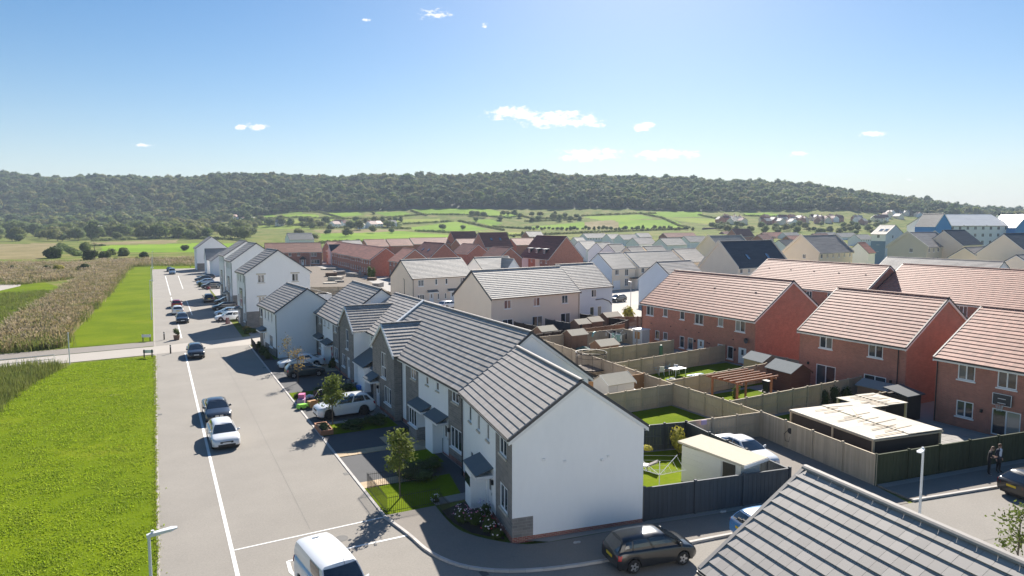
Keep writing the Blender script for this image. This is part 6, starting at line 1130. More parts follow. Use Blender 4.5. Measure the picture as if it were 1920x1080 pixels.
# basketball hoop on the brick house
g = tag(empty('basketball_hoop', (52.58, 30.6-4.75, 2.3), R(-90)), 'wall mounted basketball hoop with dark backboard above the patio door', 'hoop'); b_ = MB().box(-.62,-.16,.0, .62,-.10,.85).build('backboard', M_anthr, g); MB().box(-.62,-.164,0, -.58,-.161,.85).box(.58,-.164,0, .62,-.161,.85).box(-.575,-.164,0, .575,-.161,.04).box(-.575,-.164,.81, .575,-.161,.85).box(-.26,-.165,.16, .26,-.162,.2).box(-.26,-.165,.48, .26,-.162,.52).build('line', M_upvc, b_)
MB().tube([(.23*math.cos(t), -.42+.23*math.sin(t), .12) for t in [2*math.pi*k/16 for k in range(17)]], .015, 4).build('ring', mat('orange_metal', (0.6,0.2,0.1), .5), g); m = MB()
for k in range(12): a = 2*math.pi*k/12; m.tube([(.23*math.cos(a),-.42+.23*math.sin(a),.12),(.15*math.cos(a+.4),-.42+.15*math.sin(a+.4),-.32)], .008, 3).tube([(.23*math.cos(a),-.42+.23*math.sin(a),.12),(.15*math.cos(a-.4),-.42+.15*math.sin(a-.4),-.32)], .008, 3)
m.build('net', CL[0], g); MB().box(-.1,-.1,.1, .1,-.01,.6).build('bracket', M_anthr, g)
# drive clutter near the white SUV: toys, box, pushchair, planter
x, y = G(583,768)
M_toy = [mat('lime_plastic', (0.25,0.65,0.04), .4), mat('pink_plastic', (0.62,0.16,0.34), .45), mat('mauve_plastic', (0.42,0.27,0.42), .5)]
tg = tag(empty('toy_car', (*G(567,767), .02), R(20)), 'lime green toy ride-on at the kerb', 'toy'); MB().loft([[(-.42,-.28,.1),(.42,-.28,.1),(.42,.28,.1),(-.42,.28,.1)],[(-.34,-.24,.42),(.36,-.24,.38),(.36,.24,.38),(-.34,.24,.42)]]).build('body', M_toy[0], tg)
for sx in (-.28, .28):
    for sy in (-.28, .28): MB().tube([(sx,sy-.04,.11),(sx,sy+.04,.11)], .11, 10).build('wheel', M_black, tg)
tg = tag(empty('toy_kitchen', (*G(566,758), .02), R(70)), 'pink and mauve toy playset behind the green ride-on', 'toy'); MB().box(-.6,-.3,0, .2,.3,.5).build('base', M_toy[2], tg); MB().box(-.2,-.25,.5, .45,.25,.85).build('top', M_toy[1], tg); MB().tube([(.3,0,.3),(.7,.1,.5)], .12, 8).build('slide', M_toy[1], tg)
x, y = G(586,763); tag(MB().box(-.35,-.3,0, .35,.3,.5).loft([[(-.35,-.3,.5),(.35,-.3,.5),(.35,-.3,.51),(-.35,-.3,.51)],[(-.35,-.5,.62),(.35,-.5,.62),(.35,-.5,.63),(-.35,-.5,.63)]]).build('cardboard_box', mat('cardboard', (0.42,0.24,0.11), .9), None, loc=(x, y, .02), rz=R(15)), 'open brown cardboard box beside the toys', 'box')
x, y = G(597,752); g = tag(empty('pushchair', (x, y, .02), R(30)), 'black and white pushchair beside the white SUV', 'pushchair'); MB().loft([[(-.25,-.3,.5),(.25,-.3,.5),(.25,.3,.45),(-.25,.3,.45)],[(-.25,-.1,1.0),(.25,-.1,1.0),(.25,.35,.8),(-.25,.35,.8)]]).build('seat', M_black, g); MB().tube([(-.27,.4,.1),(-.27,-.4,1.05),(.27,-.4,1.05),(.27,.4,.1)], .02, 5).build('frame', M_line, g)
for sx in (-.27, .27):
    for sy in (-.35, .4): MB().tube([(sx-.03,sy,.13),(sx+.03,sy,.13)], .13, 10).build('wheel', M_black, g)
for k in range(3): x, y = G(575+k*5, 750-k); tag(put('rubbish_bag', crown_mesh('rubbish_bag', 350+k, 8, .01, CL[0] if k != 1 else M_plb, k=4), None, (x, y, .25)), ['white','pale blue','white'][k]+' bag dumped among the toys by the kerb'+['',', middle',' nearest the pushchair'][k], 'bag').scale = (.45,.4,.35)
x, y = G(597,803); g = tag(empty('brick_planter', (10.35, 49.55, .0), R(0)), 'low terracotta planter trough at the kerb corner of the verge', 'planter'); M_terra = mat('terracotta', (0.38,0.17,0.09), .85, .12, 4)
MB().box(-.45,-1.15,0, .45,-1.05,.38).box(-.45,1.05,0, .45,1.15,.38).box(-.45,-1.045,0, -.35,1.045,.38).box(.35,-1.045,0, .45,1.045,.38).build('trough', M_terra, g); MB().box(-.34,-1.04,0, .34,1.04,.3).build('soil', M_soil, g); c = put('plants', crown_mesh('plants', 12, 200, .15, M_bush, k=5), g, (0,0,.4)); c.scale = (.4,1.0,.35)
tag(MB().loft([[(-.3,-.25,0),(.3,-.25,0),(.3,.25,0),(-.3,.25,0)],[(-.35,-.3,.35),(.35,-.3,.35),(.35,.3,.35),(-.35,.3,.35)]]).build('recycling_box', mat('bright_blue_plastic', (0.03,0.16,0.55), .4), None, loc=(*G(676,730), .02)), 'bright blue recycling box by the lean-to porch', 'box')
for k in range(2): tag(MB().tube([(0,0,0),(0,0,.4)], [.16,.24], 10).build('plant_pot', M_patio, None, loc=(*G(655+k*9, 720+k*6), .02)), ['grey plant pot left of the blue recycling box','grey plant pot nearest the blue recycling box'][k], 'pot')
for k, (px, py) in enumerate([(1028,1000),(1121,983),(1085,1015),(1358,957)]): 
    x, y = G(px, py+6); tag(put('boulder', cached('bld', lambda: crown_mesh('boulder', 77, 6, .01, M_kerb, k=3)), None, (x, y, .12)), ['pale stone in the gravel below the blank gable, left','pale stone in the gravel below the blank gable, right','pale stone nearest the pavement below the gable','pale stone in the gravel under the charcoal fence'][k], 'stone').scale = (.35,.25,.18)
g = tag(empty('hose_reel', (37.2, 31.0, 1.25), R(-82+180)), 'black hose reel hung on the tall pale fence', 'hose reel'); MB().tube([(0,-.02,0),(0,-.14,0)], .2, 14).build('drum', M_black, g); MB().tube([(.2,-.1,0),(.45,-.06,-.3),(.35,-.06,-.75),(.1,-.06,-.8),(.02,-.06,-.4)], .018, 5).build('hose', M_black, g)
tag(MB().box(-.22,-.02,-.2, .22,.02,.12).build('hanging_sign', mat('lilac_board', (0.5,0.38,0.58), .7), None, loc=(*G(1320,788,1.85), 1.75), rz=R(-5)), 'small lilac board hung on the fence at the head of the driveway', 'sign')
g = tag(empty('hanging_basket', (22.75, 27.9, 3.2)), 'yellow flowering hanging basket at the back corner of the blank house', 'hanging basket'); c = put('flowers', crown_mesh('flowers', 15, 160, .2, M_yellow, k=4), g); c.scale = (.32,.32,.25); MB().tube([(0,0,.15),(-.25,-.2,.75)], .01, 4).tube([(-.75,.1,.75),(0,0,.78)], .015, 4).build('bracket', M_black, g)
# lying timber and building plot debris
tag(MB().box(-.8,-.05,0, .8,.05,.06).build('timber_plank', M_batten, None, loc=(*G(1757,889), .12), rz=R(-6)), 'loose timber plank under the mossy green fence', 'plank')
for k in range(26):
    px, py = rr.uniform(606, 745), rr.uniform(505, 560); x, y = G(px, py); L_ = rr.uniform(1.5, 4); kind = k % 4
    m_ = [M_conc, M_ply, M_patio, M_wood_br][kind]; hh = rr.uniform(.3, 1.2); g = MB()
    for j in range(4): g.box(-L_/2+rr.uniform(-.1,.1),-.8,hh*j/4, L_/2+rr.uniform(-.1,.1),.8,hh*(j+.88)/4)
    tag(g.build(['slab_stack','sheet_stack','block_stack','timber_stack'][kind], m_, None, loc=(x, y, .01), rz=rr.uniform(0, 3)), ['pale concrete slab stack','plywood sheet stack','grey block stack','brown timber stack'][kind]+' lying on the building plot behind the terrace', 'building material', 'building plot stacks')
# ------------------------------------------------------------------ vehicles
def paint(name, c, r=.28, metal=0.0): return mat(name, c, r, spec=.5, coat=.9, metal=metal)
P_white = paint('white_car_paint', (0.72,0.73,0.74)); P_black = paint('black_car_paint', (0.010,0.011,0.013)); P_navy = paint('dark_blue_car_paint', (0.022,0.03,0.045)); P_grey = paint('dark_grey_car_paint', (0.05,0.055,0.06)); P_teal = paint('dark_teal_car_paint', (0.018,0.035,0.042)); P_blue = paint('bright_blue_car_paint', (0.09,0.26,0.52)); P_red = paint('red_car_paint', (0.30,0.02,0.03)); P_sky = paint('pale_blue_car_paint', (0.30,0.42,0.55)); P_silver = paint('silver_car_paint', (0.45,0.47,0.5), .3, .4)
M_cglass = mat('car_glass', (0.015,0.02,0.025), .04, spec=.9, coat=1.0); M_tyre = mat('tyre_rubber', (0.018,0.018,0.019), .9); M_rim = mat('alloy_rim', (0.5,0.51,0.53), .3, metal=.8); M_rimb = mat('black_rim', (0.03,0.03,0.032), .35)
M_hl = mat('headlamp_lens', (0.62,0.66,0.70), .05, spec=1, coat=1); M_tl = mat('tail_lamp_red', (0.45,0.015,0.02), .12, coat=1); M_pw = mat('white_number_plate', (0.75,0.75,0.72), .5); M_py = mat('yellow_number_plate', (0.75,0.52,0.03), .5); M_dark = mat('dark_trim', (0.012,0.012,0.014), .55)
SPEC = {  # length, width, height, wheel radius, deck profile, cabin base front/rear, roof front/rear, roof half width, wheel positions, side window ends
 'hatch': dict(L=4.25, W=1.80, H=1.46, r=.33, prof=[(0,.60),(.02,.70),(.08,.80),(.25,.93),(.5,.96),(.9,1.0),(.97,.98),(1,.86)], cb=(.235,.985), rf=(.44,.86), hr=.64, wx=(.19,.80)),
 'small': dict(L=3.75, W=1.68, H=1.48, r=.30, prof=[(0,.62),(.03,.74),(.08,.84),(.22,.96),(.5,.99),(.9,1.02),(.97,1.0),(1,.86)], cb=(.20,.985), rf=(.41,.88), hr=.64, wx=(.18,.82)),
 'saloon': dict(L=4.7, W=1.84, H=1.42, r=.34, prof=[(0,.58),(.02,.68),(.08,.77),(.26,.90),(.5,.93),(.8,.97),(.97,.98),(1,.82)], cb=(.26,.86), rf=(.44,.70), hr=.62, wx=(.185,.80)),
 'suv': dict(L=4.6, W=1.88, H=1.68, r=.38, prof=[(0,.72),(.02,.86),(.08,.97),(.25,1.08),(.5,1.12),(.9,1.16),(.97,1.14),(1,.98)], cb=(.235,.98), rf=(.42,.88), hr=.66, wx=(.19,.79)),
 'mpv': dict(L=3.95, W=1.70, H=1.53, r=.31, prof=[(0,.62),(.03,.76),(.09,.86),(.20,.97),(.5,1.0),(.9,1.03),(.97,1.0),(1,.84)], cb=(.155,.985), rf=(.40,.90), hr=.66, wx=(.185,.80)),
 'van': dict(L=4.6, W=1.84, H=1.88, r=.33, prof=[(0,.70),(.02,.84),(.07,.98),(.19,1.12),(.5,1.18),(.9,1.2),(.99,1.2),(1,1.1)], cb=(.16,1.0), rf=(.335,.985), hr=.80, wx=(.17,.79))}
CARM = {}
def car_meshes(kind, pt, rim):
    key = (kind, pt.name, rim.name)
    if key in CARM: return CARM[key]
    s = SPEC[kind]; L, W, H, r = s['L'], s['W'], s['H'], s['r']; hw0 = W/2; wxs = [L/2-L*t for t in s['wx']]; out = {}
    px_, pz_ = zip(*s['prof']); X = lambda t: L/2-L*t
    ts = sorted({*np.linspace(0, 1, 17), .015, .985, *[t for t in px_], *[(L/2-(w_+d))/L for w_ in wxs for d in np.linspace(-r*1.17, r*1.17, 9)]}); ts = [t for t in ts if 0 <= t <= 1]; rings = []
    for t in ts:
        x = X(t); zt = float(np.interp(t, px_, pz_)); hw = hw0*(1-.16*max(0, 1-t/.10)**2-.12*max(0, 1-(1-t)/.08)**2); zb = .22+.10*max(0, 1-t/.05)+.12*max(0, 1-(1-t)/.06)
        for w_ in wxs:
            d = abs(x-w_)
            if d < r*1.17: zb = max(zb, r+math.sqrt((r*1.17)**2-d*d)-.03)
        zb = min(zb, zt-.1); zm = min(max((zb+zt)/2, zb+.04), zt-.05); b = [(-.90,zb),(-.985,min(zb+.06,zm)),(-1,zm),(-.975,zt-.09 if zt-.09 > zm else zm+.01),(-.93,zt-.03),(-.82,zt),(-.4,zt+.025)]
        half = [(hw*a, z) for a, z in b]; ring = [(x, y, z) for y, z in half]+[(x, 0, zt+.032)]+[(x, -y, z) for y, z in reversed(half)]; rings.append(ring)
    def fin(mb, nm, m, ang=40):
        me = mb.mesh(nm, m, True); me.set_sharp_from_angle(angle=R(ang)); return me
    out['body'] = (fin(MB().loft(rings), 'body', pt), []); MB_ = MB
    c0, c1 = s['cb']; f0, f1 = s['rf']; z0, z1 = [float(np.interp(t, px_, pz_)) for t in (c0, c1)]; hb, hr = hw0*.86, hw0*s['hr']
    base = lambda q: (X(c0+(c1-c0)*q), hb, z0+(z1-z0)*q-.01); roof = lambda q: (X(f0+(f1-f0)*q), hr*(1-.06*abs(2*q-1)**2), H-.05-.05*abs(2*q-1)**2-(.03 if q > .9 else 0))
    def Sd(q, t, o=0, sg=1):
        a, b = base(q), roof(q); k = t; bul = .05*math.sin(math.pi*t); return (a[0]+(b[0]-a[0])*k, sg*(a[1]+(b[1]-a[1])*k+bul+o), a[2]+(b[2]-a[2])*k)
    qs = np.linspace(0, 1, 9); cab = []
    for q in qs: cab.append([Sd(q, t) for t in (0,.35,.7,.93)]+[(roof(q)[0], hr*.8, roof(q)[2]+.03), (roof(q)[0], hr*.4, roof(q)[2]+.048), (roof(q)[0], 0, roof(q)[2]+.052), (roof(q)[0], -hr*.4, roof(q)[2]+.048), (roof(q)[0], -hr*.8, roof(q)[2]+.03)]+[Sd(q, t, 0, -1) for t in (.93,.7,.35,0)])
    out['cabin'] = (fin(MB().loft(cab), 'cabin', pt, 30), [])
    def panes(q0, q1, t0, t1, sg):
        m = MB(); n = 3
        for i in range(n):
            for j in range(n):
                qa, qb = q0+(q1-q0)*i/n, q0+(q1-q0)*(i+1)/n; ta, tb = t0+(t1-t0)*j/n, t0+(t1-t0)*(j+1)/n
                m.face([Sd(qa,ta,.012,sg), Sd(qb,ta,.012,sg), Sd(qb,tb,.012,sg), Sd(qa,tb,.012,sg)])
        return m.mesh('side_window', M_cglass, True)
    wins = [(.10,.40,.10,.86)] if kind == 'van' else [(.10,.45,.08,.88),(.49,.78,.08,.88)]+([(.81,.93,.16,.84)] if kind != 'saloon' else [])
    out['side_window'] = [(panes(*w_, sg), []) for w_ in wins for sg in (1, -1)]
    def cross(q, t0, t1, wf, o):
        m = MB(); A = [Sd(q, t) for t in np.linspace(t0, t1, 4)]; n = 4
        for i in range(3):
            for j in range(n):
                y0, y1 = -1+2*j/n, -1+2*(j+1)/n; P_ = lambda a, y: (a[0]+o[0]+(.05 if q == 0 else -.03)*(1-y*y), a[1]*wf*y, a[2]+o[1]); m.face([P_(A[i],y0), P_(A[i],y1), P_(A[i+1],y1), P_(A[i+1],y0)])
        return m
    out['windscreen'] = (cross(0, .05, .93, .93, (.02, .015)).mesh('windscreen', M_cglass, True), [])
    if kind != 'van': out['rear_window'] = (cross(1, .16 if kind != 'saloon' else .05, .90, .88, (-.025, .012)).mesh('rear_window', M_cglass, True), [])
    else: out['rear_window'] = [(MB().box(-L/2-.02,y0,1.1, -L/2+.05,y1,1.6).mesh('rear_window', M_cglass), []) for y0, y1 in ((.08,.62),(-.62,-.08))]
    nz_ = float(np.interp(.03, px_, pz_)); tz = float(np.interp(.985, px_, pz_))
    out['headlight'] = [(MB().loft([[(L/2-.10,sg*hw0*.58,nz_-.15),(L/2-.08,sg*hw0*.50,nz_-.06),(L/2-.42,sg*hw0*.86,nz_+.03),(L/2-.40,sg*hw0*.93,nz_-.08)],[(L/2-.02,sg*hw0*.60,nz_-.14),(L/2-.02,sg*hw0*.52,nz_-.05),(L/2-.40,sg*hw0*.90,nz_+.055),(L/2-.34,sg*hw0*.97,nz_-.06)]]).mesh('headlight', M_hl), []) for sg in (1, -1)]
    out['tail_light'] = [(MB().loft([[(-L/2+.16,sg*hw0*.80,tz-.26),(-L/2+.16,sg*hw0*.99,tz-.24),(-L/2+.22,sg*hw0*.97,tz-.03),(-L/2+.12,sg*hw0*.78,tz-.05)],[(-L/2-.005,sg*hw0*.66,tz-.25),(-L/2+.03,sg*hw0*.92,tz-.25),(-L/2+.06,sg*hw0*.90,tz-.03),(-L/2+.0,sg*hw0*.66,tz-.06)]]).mesh('tail_light', M_tl), []) for sg in (1, -1)]
    out['grille'] = (MB().box(L/2-.05,-hw0*.45,nz_-.22, L/2+.012,hw0*.45,nz_-.10).box(L/2-.05,-hw0*.6,.30, L/2+.006,hw0*.6,.42).mesh('grille', M_dark), [])
    out['number_plate'] = [(MB().box(L/2-.02,-.26,.44, L/2+.02,.26,.55).mesh('number_plate', M_pw), []), (MB().box(-L/2-.02,-.26,tz-.30, -L/2+.02,.26,tz-.18).mesh('number_plate', M_py), [])]
    out['mirror'] = [(MB().loft([[(X(c0)-.32,sg*hw0*.9,z0+.02),(X(c0)-.22,sg*hw0*.9,z0+.02),(X(c0)-.22,sg*hw0*.9,z0+.14),(X(c0)-.32,sg*hw0*.9,z0+.14)],[(X(c0)-.36,sg*hw0*1.13,z0+.03),(X(c0)-.26,sg*hw0*1.10,z0+.03),(X(c0)-.26,sg*hw0*1.10,z0+.17),(X(c0)-.36,sg*hw0*1.13,z0+.17)]]).mesh('mirror', pt, True), []) for sg in (1, -1)]
    out['underbody'] = (MB().box(-L/2+.15,-hw0*.80,.16, L/2-.15,hw0*.80,.5).mesh('underbody', M_dark), [])
    ty = MB()
    for a, b, q in ((r, r, .0),): ty.loft([[(rad*math.cos(2*math.pi*k/20), y, rad*math.sin(2*math.pi*k/20)) for k in range(20)] for rad, y in ((r*.66,-.11),(r*.93,-.11),(r,-.075),(r,.075),(r*.93,.11),(r*.66,.11))], caps=False)
    rm = MB()
    for sg in (-1, 1):
        rm.disc((0, sg*.06, 0), r*.66, 'y', 20)
    sp_ = MB()
    for k in range(5):
        a = 2*math.pi*k/5; c_, s_ = math.cos(a), math.sin(a)
        for sg in (-1, 1): sp_.face([(c_*.04-s_*.06, sg*.10, s_*.04+c_*.06), (c_*.04+s_*.06, sg*.10, s_*.04-c_*.06), (c_*r*.64+s_*.035, sg*.105, s_*r*.64-c_*.035), (c_*r*.64-s_*.035, sg*.105, s_*r*.64+c_*.035)])
    rmm = MB(); rmm.loft([[(r*.67*math.cos(2*math.pi*k/20), y, r*.67*math.sin(2*math.pi*k/20)) for k in range(20)] for y in (-.108,.108)], caps=False); rmm.v += [(*v,) for v in []]
    for f in sp_.f: rmm.face([sp_.v[i] for i in f])
    out['wheel'] = (ty.mesh('wheel', M_tyre, True), rmm.mesh('rim', rim), rm.mesh('brake_disc', M_dark)); out['spec'] = s; CARM[key] = out; return out
def car(label, x, y, head, kind, pt, rim=None, group=None, name='parked_car', cat='car', extra=()):
    o = car_meshes(kind, pt, rim or M_rim); s = o['spec']; L, W = s['L'], s['W']; g = tag(empty(name, (x, y, .018), head), label, cat, group)
    b = put('body', o['body'][0], g); put('cabin', o['cabin'][0], g); put('windscreen', o['windscreen'][0], g)
    for e in (o['rear_window'] if isinstance(o['rear_window'], list) else [o['rear_window']]): put('rear_window', e[0], g)
    for k in ('side_window','headlight','tail_light','number_plate','mirror'):
        for e in o[k]: put(k, e[0], g)
    put('grille', o['grille'][0], g); put('underbody', o['underbody'][0], g)
    for t in s['wx']:
        for sg in (1, -1): w_ = put('wheel', o['wheel'][0], g, (L/2-L*t, sg*(W/2-.12), s['r'])); put('rim', o['wheel'][1], w_); put('brake_disc', o['wheel'][2], w_)
    return g
SO, NO, WE, EA = R(-90), R(90), R(180), 0
def car_px(label, px, py, head, kind, pt, off='front', **k):     # px,py: ground point under the middle of the bumper nearest the camera
    x, y = G(px, py); L = SPEC[kind]['L']; d = {'front': -1, 'rear': 1, 'mid': 0}[off]*L/2; return car(label, x+math.cos(head)*d, y+math.sin(head)*d, head, kind, pt, **k)
car('white sporty hatchback with dark grille facing the camera on the parking line', 3.62, 50.3, SO+R(2), 'hatch', P_white, M_rimb)
c_ = car('dark blue grey saloon with twin kidney grille parked behind the white hatchback', 3.72, 57.4, SO+R(1), 'saloon', P_navy)
b_ = MB()
for sg in (-1, 1): b_.box(2.33,sg*.16-.12,.55, 2.375,sg*.16+.12,.67)
b_.build('kidney_grille', M_rim, c_)
car('black hatchback facing the camera where the lot meets the pale track', *G(367,668), SO, 'hatch', P_black); car('black car facing the camera, nearest of the three beyond the track', *G(342,604), SO, 'hatch', P_black, group=None); car('white hatchback seen from behind among the three beyond the track', *G(333,588), NO, 'hatch', P_white); car('dark red car, farthest of the three beyond the track', *G(331,576), NO, 'hatch', P_red)
car('white van at the far end of the lot', *G(323,514), SO, 'van', P_sky, name='parked_van', cat='van'); car('dark car behind the van at the far end of the lot', *G(318,509), SO, 'hatch', P_navy)
v_ = car('white panel van with roof light, cut by the bottom edge', 5.75, 26.6, SO+R(8), 'van', P_white, name='parked_van', cat='van'); MB().box(-1.9,-.12,1.84, -1.8,.12,1.90).build('rear_beacon', M_pw, v_); MB().tube([(1.1,.1,1.87),(.95,.1,2.05)], .008, 4).build('aerial', M_black, v_)
car('white SUV with dark wheels parked nose to the kerb', 12.75, 53.2, WE+R(3), 'suv', P_white, M_rimb); car('white saloon parked nose to the road before the small detached house', 13.2, 73.6, WE, 'saloon', P_white)
car('dark teal hatchback parked beside the white saloon behind the sapling', 12.7, 69.0, WE+R(180), 'small', P_teal)
for (px, py, hd, kd, pt, lb) in [(391,566,NO,'suv',P_black,'black SUV seen from behind at the kerb beyond the detached house'),(424,570,WE,'hatch',P_grey,'grey hatchback, upper of the two parked by the tall gable'),(422,581,WE,'hatch',P_black,'black hatchback, lower of the two parked by the tall gable'),(428,592,WE,'hatch',P_sky,'pale blue hatchback parked nearest the tall gable wall'),(430,601,WE,'hatch',P_white,'white hatchback parked nearest the tall gable wall'),(397,541,WE,'suv',P_navy,'dark blue SUV side on near the red toy'),(385,533,WE,'hatch',P_sky,'pale blue car between the dark blue SUV and the orange bush'),(381,527,WE,'hatch',P_navy,'navy car beside the orange bush down the road'),(388,523,WE,'hatch',P_grey,'grey car farthest in the parking bays down the road')]: car(lb, *G(px, py), hd, kd, pt)
x, y = G(389,538); bush('orange autumn shrub between the far parked cars', *G(383,527), 2.2, 1.8, M_autumn, 240, .1, name='shrub', cat='shrub'); tag(put('red_ball', crown_mesh('red_ball', 402, 8, .01, P_red, k=3), None, (*G(391,543), .4)), 'red rounded toy on the verge by the dark blue SUV', 'toy').scale = (.8,.8,.7); bush('low green verge shrub down the road', *G(378,538), 2.4, 1.2, M_bush, 240, .1, name='shrub', cat='shrub')
tag(MB().loft([[(-.35,-.3,0),(.35,-.3,0),(.35,.3,0),(-.35,.3,0)],[(-.2,-.2,.9),(.2,-.2,.9),(.2,.2,.9),(-.2,.2,.9)]]).build('red_cone', P_red, None, loc=(*G(427,607), .02)), 'red tapered bin at the kerb by the tall gable', 'bin')
k_ = car('black five door car with silver alloys parked at the corner kerb, bottom centre', 19.0, 23.15, R(-9), 'mpv', P_black)
car('bright blue small car half hidden by the large roof', 25.75, 22.3, R(-9), 'small', P_blue); car('black hatchback with yellow plate at the right edge beside the people', 43.3, 19.2, R(-10), 'hatch', P_black)
car('white car parked at the head of the driveway behind the white cabin', 33.0, 31.0, R(-96)+R(0), 'saloon', P_white); car('white car with dark windows parked between the two cream houses', *G(842,578), R(20), 'hatch', P_white); car('black compact car on the pale side street in the middle', *G(1158,566), R(190), 'small', P_black)
# ------------------------------------------------------------------ people
def person(label, x, y, rz, J, mats, rules, hair_m):
    names = list(J); V = [J[n][:3] for n in names]; E_ = []
    def link(*a):
        for p_, q_ in zip(a[:-1], a[1:]): E_.append((names.index(p_), names.index(q_)))
    link('pelvis','belly','chest','neck','head','crown')
    for s in 'lr': link('pelvis','hip'+s,'knee'+s,'ankle'+s,'toe'+s); link('chest','sho'+s,'elb'+s,'wri'+s,'palm'+s)
    me = bpy.data.meshes.new('person_skeleton'); me.from_pydata(V, E_, []); ob = bpy.data.objects.new('person_skeleton', me); col.objects.link(ob)
    md = ob.modifiers.new('skin', 'SKIN'); sv = me.skin_vertices[0].data if me.skin_vertices else None
    if sv is None:
        me.skin_vertices.new() if hasattr(me.skin_vertices, 'new') else None; sv = me.skin_vertices[0].data
    for i, n in enumerate(names): sv[i].radius = J[n][3] if isinstance(J[n][3], tuple) else (J[n][3],)*2; sv[i].use_root = (n == 'pelvis')
    ob.modifiers.new('sub', 'SUBSURF').levels = 2; ob.modifiers['sub'].render_levels = 2
    ev = ob.evaluated_get(bpy.context.evaluated_depsgraph_get()); em = ev.to_mesh(); mb = MB(); mb.v = [tuple(v.co) for v in em.vertices]; mb.f = [tuple(p.vertices) for p in em.polygons]; mb.m = [rules(p.center) for p in em.polygons]; ev.to_mesh_clear(); bpy.data.objects.remove(ob)
    sk = 2
    for s in 'lr':                                           # five fingers on each hand
        w_, p_ = Vector(J['wri'+s][:3]), Vector(J['palm'+s][:3]); d = (p_-w_).normalized(); sd_ = d.cross(Vector((0, 1, .2))).normalized()
        for k in range(4): b_ = p_+sd_*(k-1.5)*.02; l_ = (.07,.08,.075,.06)[k]; mb.tube([b_, b_+d*l_*.6+Vector((0,-.01,-.005)), b_+d*l_+Vector((0,-.03,-.02))], [.0095,.0085,.007], 5, sk)
        b_ = w_+d*.03+sd_*.035; mb.tube([b_, b_+d*.03+sd_*.025, b_+d*.06+sd_*.025], [.011,.0095,.008], 5, sk)
    h = Vector(J['head'][:3]); f = (Vector(J['face'][:3]) if 'face' in J else Vector((0,-1,0))).normalized() if False else J['_f']
    f = Vector(f).normalized(); r_ = f.cross(Vector((0, 0, 1))).normalized(); u = r_.cross(f); c = h+u*.03
    mb.tube([c+f*.085+u*.02, c+f*.115-u*.02], [.008,.015], 5, sk)
    for sg in (-1, 1): mb.tube([c+f*.088+r_*sg*.035+u*.025, c+f*.096+r_*sg*.035+u*.025], .011, 6, 3); mb.tube([c+r_*sg*.085+u*.02, c+r_*sg*.102-f*.012], [.022,.014], 6, sk)
    mb.tube([c+f*.085-r_*.025-u*.055, c+f*.094-u*.055, c+f*.085+r_*.025-u*.055], .006, 4, 4)
    g = mb.build('person', mats, None, True, (x, y, .10), rz); tag(g, label, 'person')
    hm = MB(); rings = []
    for k in range(6):
        t = math.pi*.62*k/5; rings.append([c+u*.03-f*.012+(u*math.cos(t)+(r_*math.cos(a)+f*math.sin(a))*math.sin(t)*(1.0 if math.sin(a) < .35 else .86))*.112 for a in [2*math.pi*i/14 for i in range(14)]])
    hm.loft([[c+u*.142-f*.012]*14]+rings[1:], caps=False).build('hair', hair_m, g, True); return g
M_skin = mat('skin', (0.52,0.32,0.23), .6); M_cloth = mat('black_clothes', (0.013,0.013,0.016), .85); M_suit = mat('navy_suit', (0.02,0.028,0.05), .8); M_shirt = mat('pale_shirt', (0.6,0.66,0.75), .8); M_hair = mat('brown_hair', (0.12,0.06,0.03), .7); M_lip = mat('lips', (0.35,0.12,0.1), .6); M_shoe = mat('pale_shoe', (0.5,0.5,0.5), .6)
def joints(head_f, lean=0, arms=None):
    J = dict(pelvis=(0,0,.96,(.15,.11)), belly=(0,-.01,1.1,(.14,.105)), chest=(0,-.02-lean*.3,1.32,(.165,.115)), neck=(0,-.02-lean*.6,1.50,.055), head=(0,-.035-lean,1.60,(.085,.095)), crown=(0,-.03-lean*1.05,1.69,(.075,.085)))
    for s, k in (('l', 1), ('r', -1)):
        J['hip'+s] = (k*.09,0,.90,(.095,.1)); J['knee'+s] = (k*.10,-.01,.50,.065); J['ankle'+s] = (k*.11,.01,.09,.045); J['toe'+s] = (k*.13,-.16,.035,.04); J['sho'+s] = (k*.19,-.02-lean*.3,1.42,.065)
        e, w_, p_ = arms[s]; J['elb'+s] = (*e, .045); J['wri'+s] = (*w_, .03); J['palm'+s] = (*p_, (.036,.022))
    J2 = dict(J); return J2
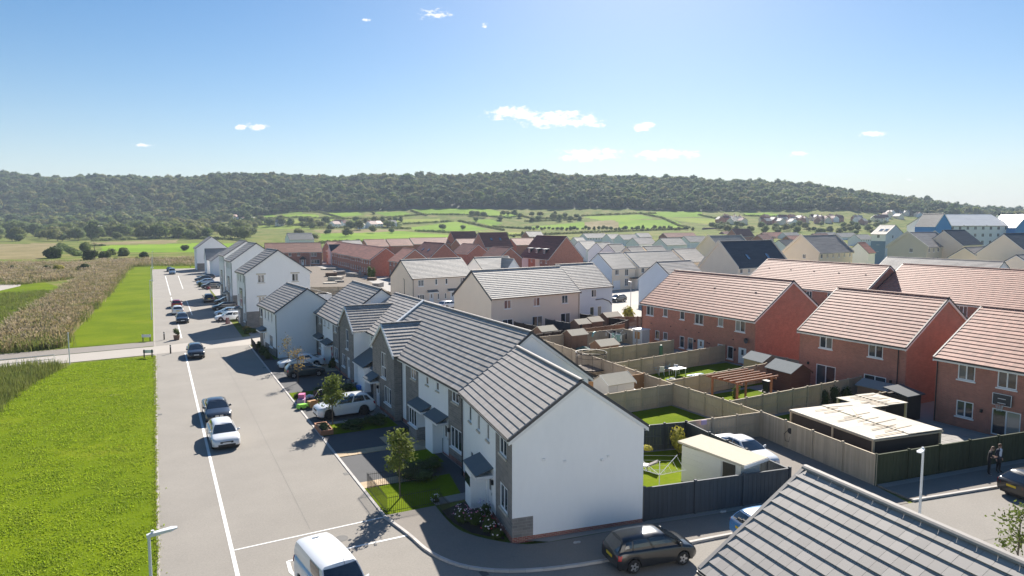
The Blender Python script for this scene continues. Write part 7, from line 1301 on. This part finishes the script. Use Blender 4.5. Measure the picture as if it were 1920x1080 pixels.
def make_person(label, px, py, rz, lean, head_f, arms, mats, rules):
    J = joints(head_f, lean, arms); P_ = G(px, py)
    class D(dict): pass
    J3 = D(J); J3_names = list(J); f = head_f
    def run():
        Jx = dict(J); return Jx
    return person(label, P_[0], P_[1], rz, _J(J, f), mats, rules, M_hair)
class _J(dict):
    def __init__(s, d, f): super().__init__(d); s._f = f
    def __getitem__(s, k): return s._f if k == '_f' else super().__getitem__(k)
    def __contains__(s, k): return False if k == 'face' else super().__contains__(k)
MP = [M_cloth, M_suit, M_skin, M_black, M_lip, M_shirt, M_shoe]
def rules_a(c): return 6 if c.z < .06 else (2 if c.z > 1.50 or (c.y < -.17 and .9 < c.z < 1.25) or (abs(c.x) > .26 and c.z < 1.18 and c.z > .95) else 0)
def rules_b(c): return 3 if c.z < .07 else (2 if c.z > 1.50 or (abs(c.x) > .2 and c.z < .86 and c.z > .7) else (5 if c.y < -.06 and abs(c.x) < .085 and 1.0 < c.z < 1.5 else (1 if c.z > .86 else 0)))
make_person('person in black with head bowed over a phone by the mossy fence', 1853, 893, R(35), .09, (0,-.75,-.65), {'l': ((.27,-.03,1.14),(.10,-.25,1.13),(.05,-.31,1.15)), 'r': ((-.27,-.03,1.14),(-.10,-.25,1.11),(-.04,-.31,1.13))}, MP, rules_a)
make_person('person in a dark suit and pale shirt standing by the mossy fence', 1871, 888, R(-10), .0, (-.2,-1,-.1), {'l': ((.25,.03,1.13),(.25,-.02,.87),(.25,-.03,.80)), 'r': ((-.25,.03,1.13),(-.25,-.02,.87),(-.25,-.03,.80))}, MP, rules_b)
# ------------------------------------------------------------------ finish
for o in col.objects:
    if 'len' in o: del o['len']
hz_m = bpy.data.materials.new('haze'); hz_m.use_nodes = True; t = hz_m.node_tree; t.nodes.clear(); ov = t.nodes.new('ShaderNodeOutputMaterial'); pv = t.nodes.new('ShaderNodeVolumePrincipled'); pv.inputs['Color'].default_value = (.72,.84,1.0,1); pv.inputs['Density'].default_value = 0.00016; pv.inputs['Anisotropy'].default_value = 0.0; t.links.new(pv.outputs[0], ov.inputs['Volume'])
HZ = [at_depth(960, 0)]
hb = MB().box(-2600,-800,-60, 3400,2900,150); stuff(hb.build('haze', hz_m))['label'] = 'thin pale haze in the air over the whole valley'
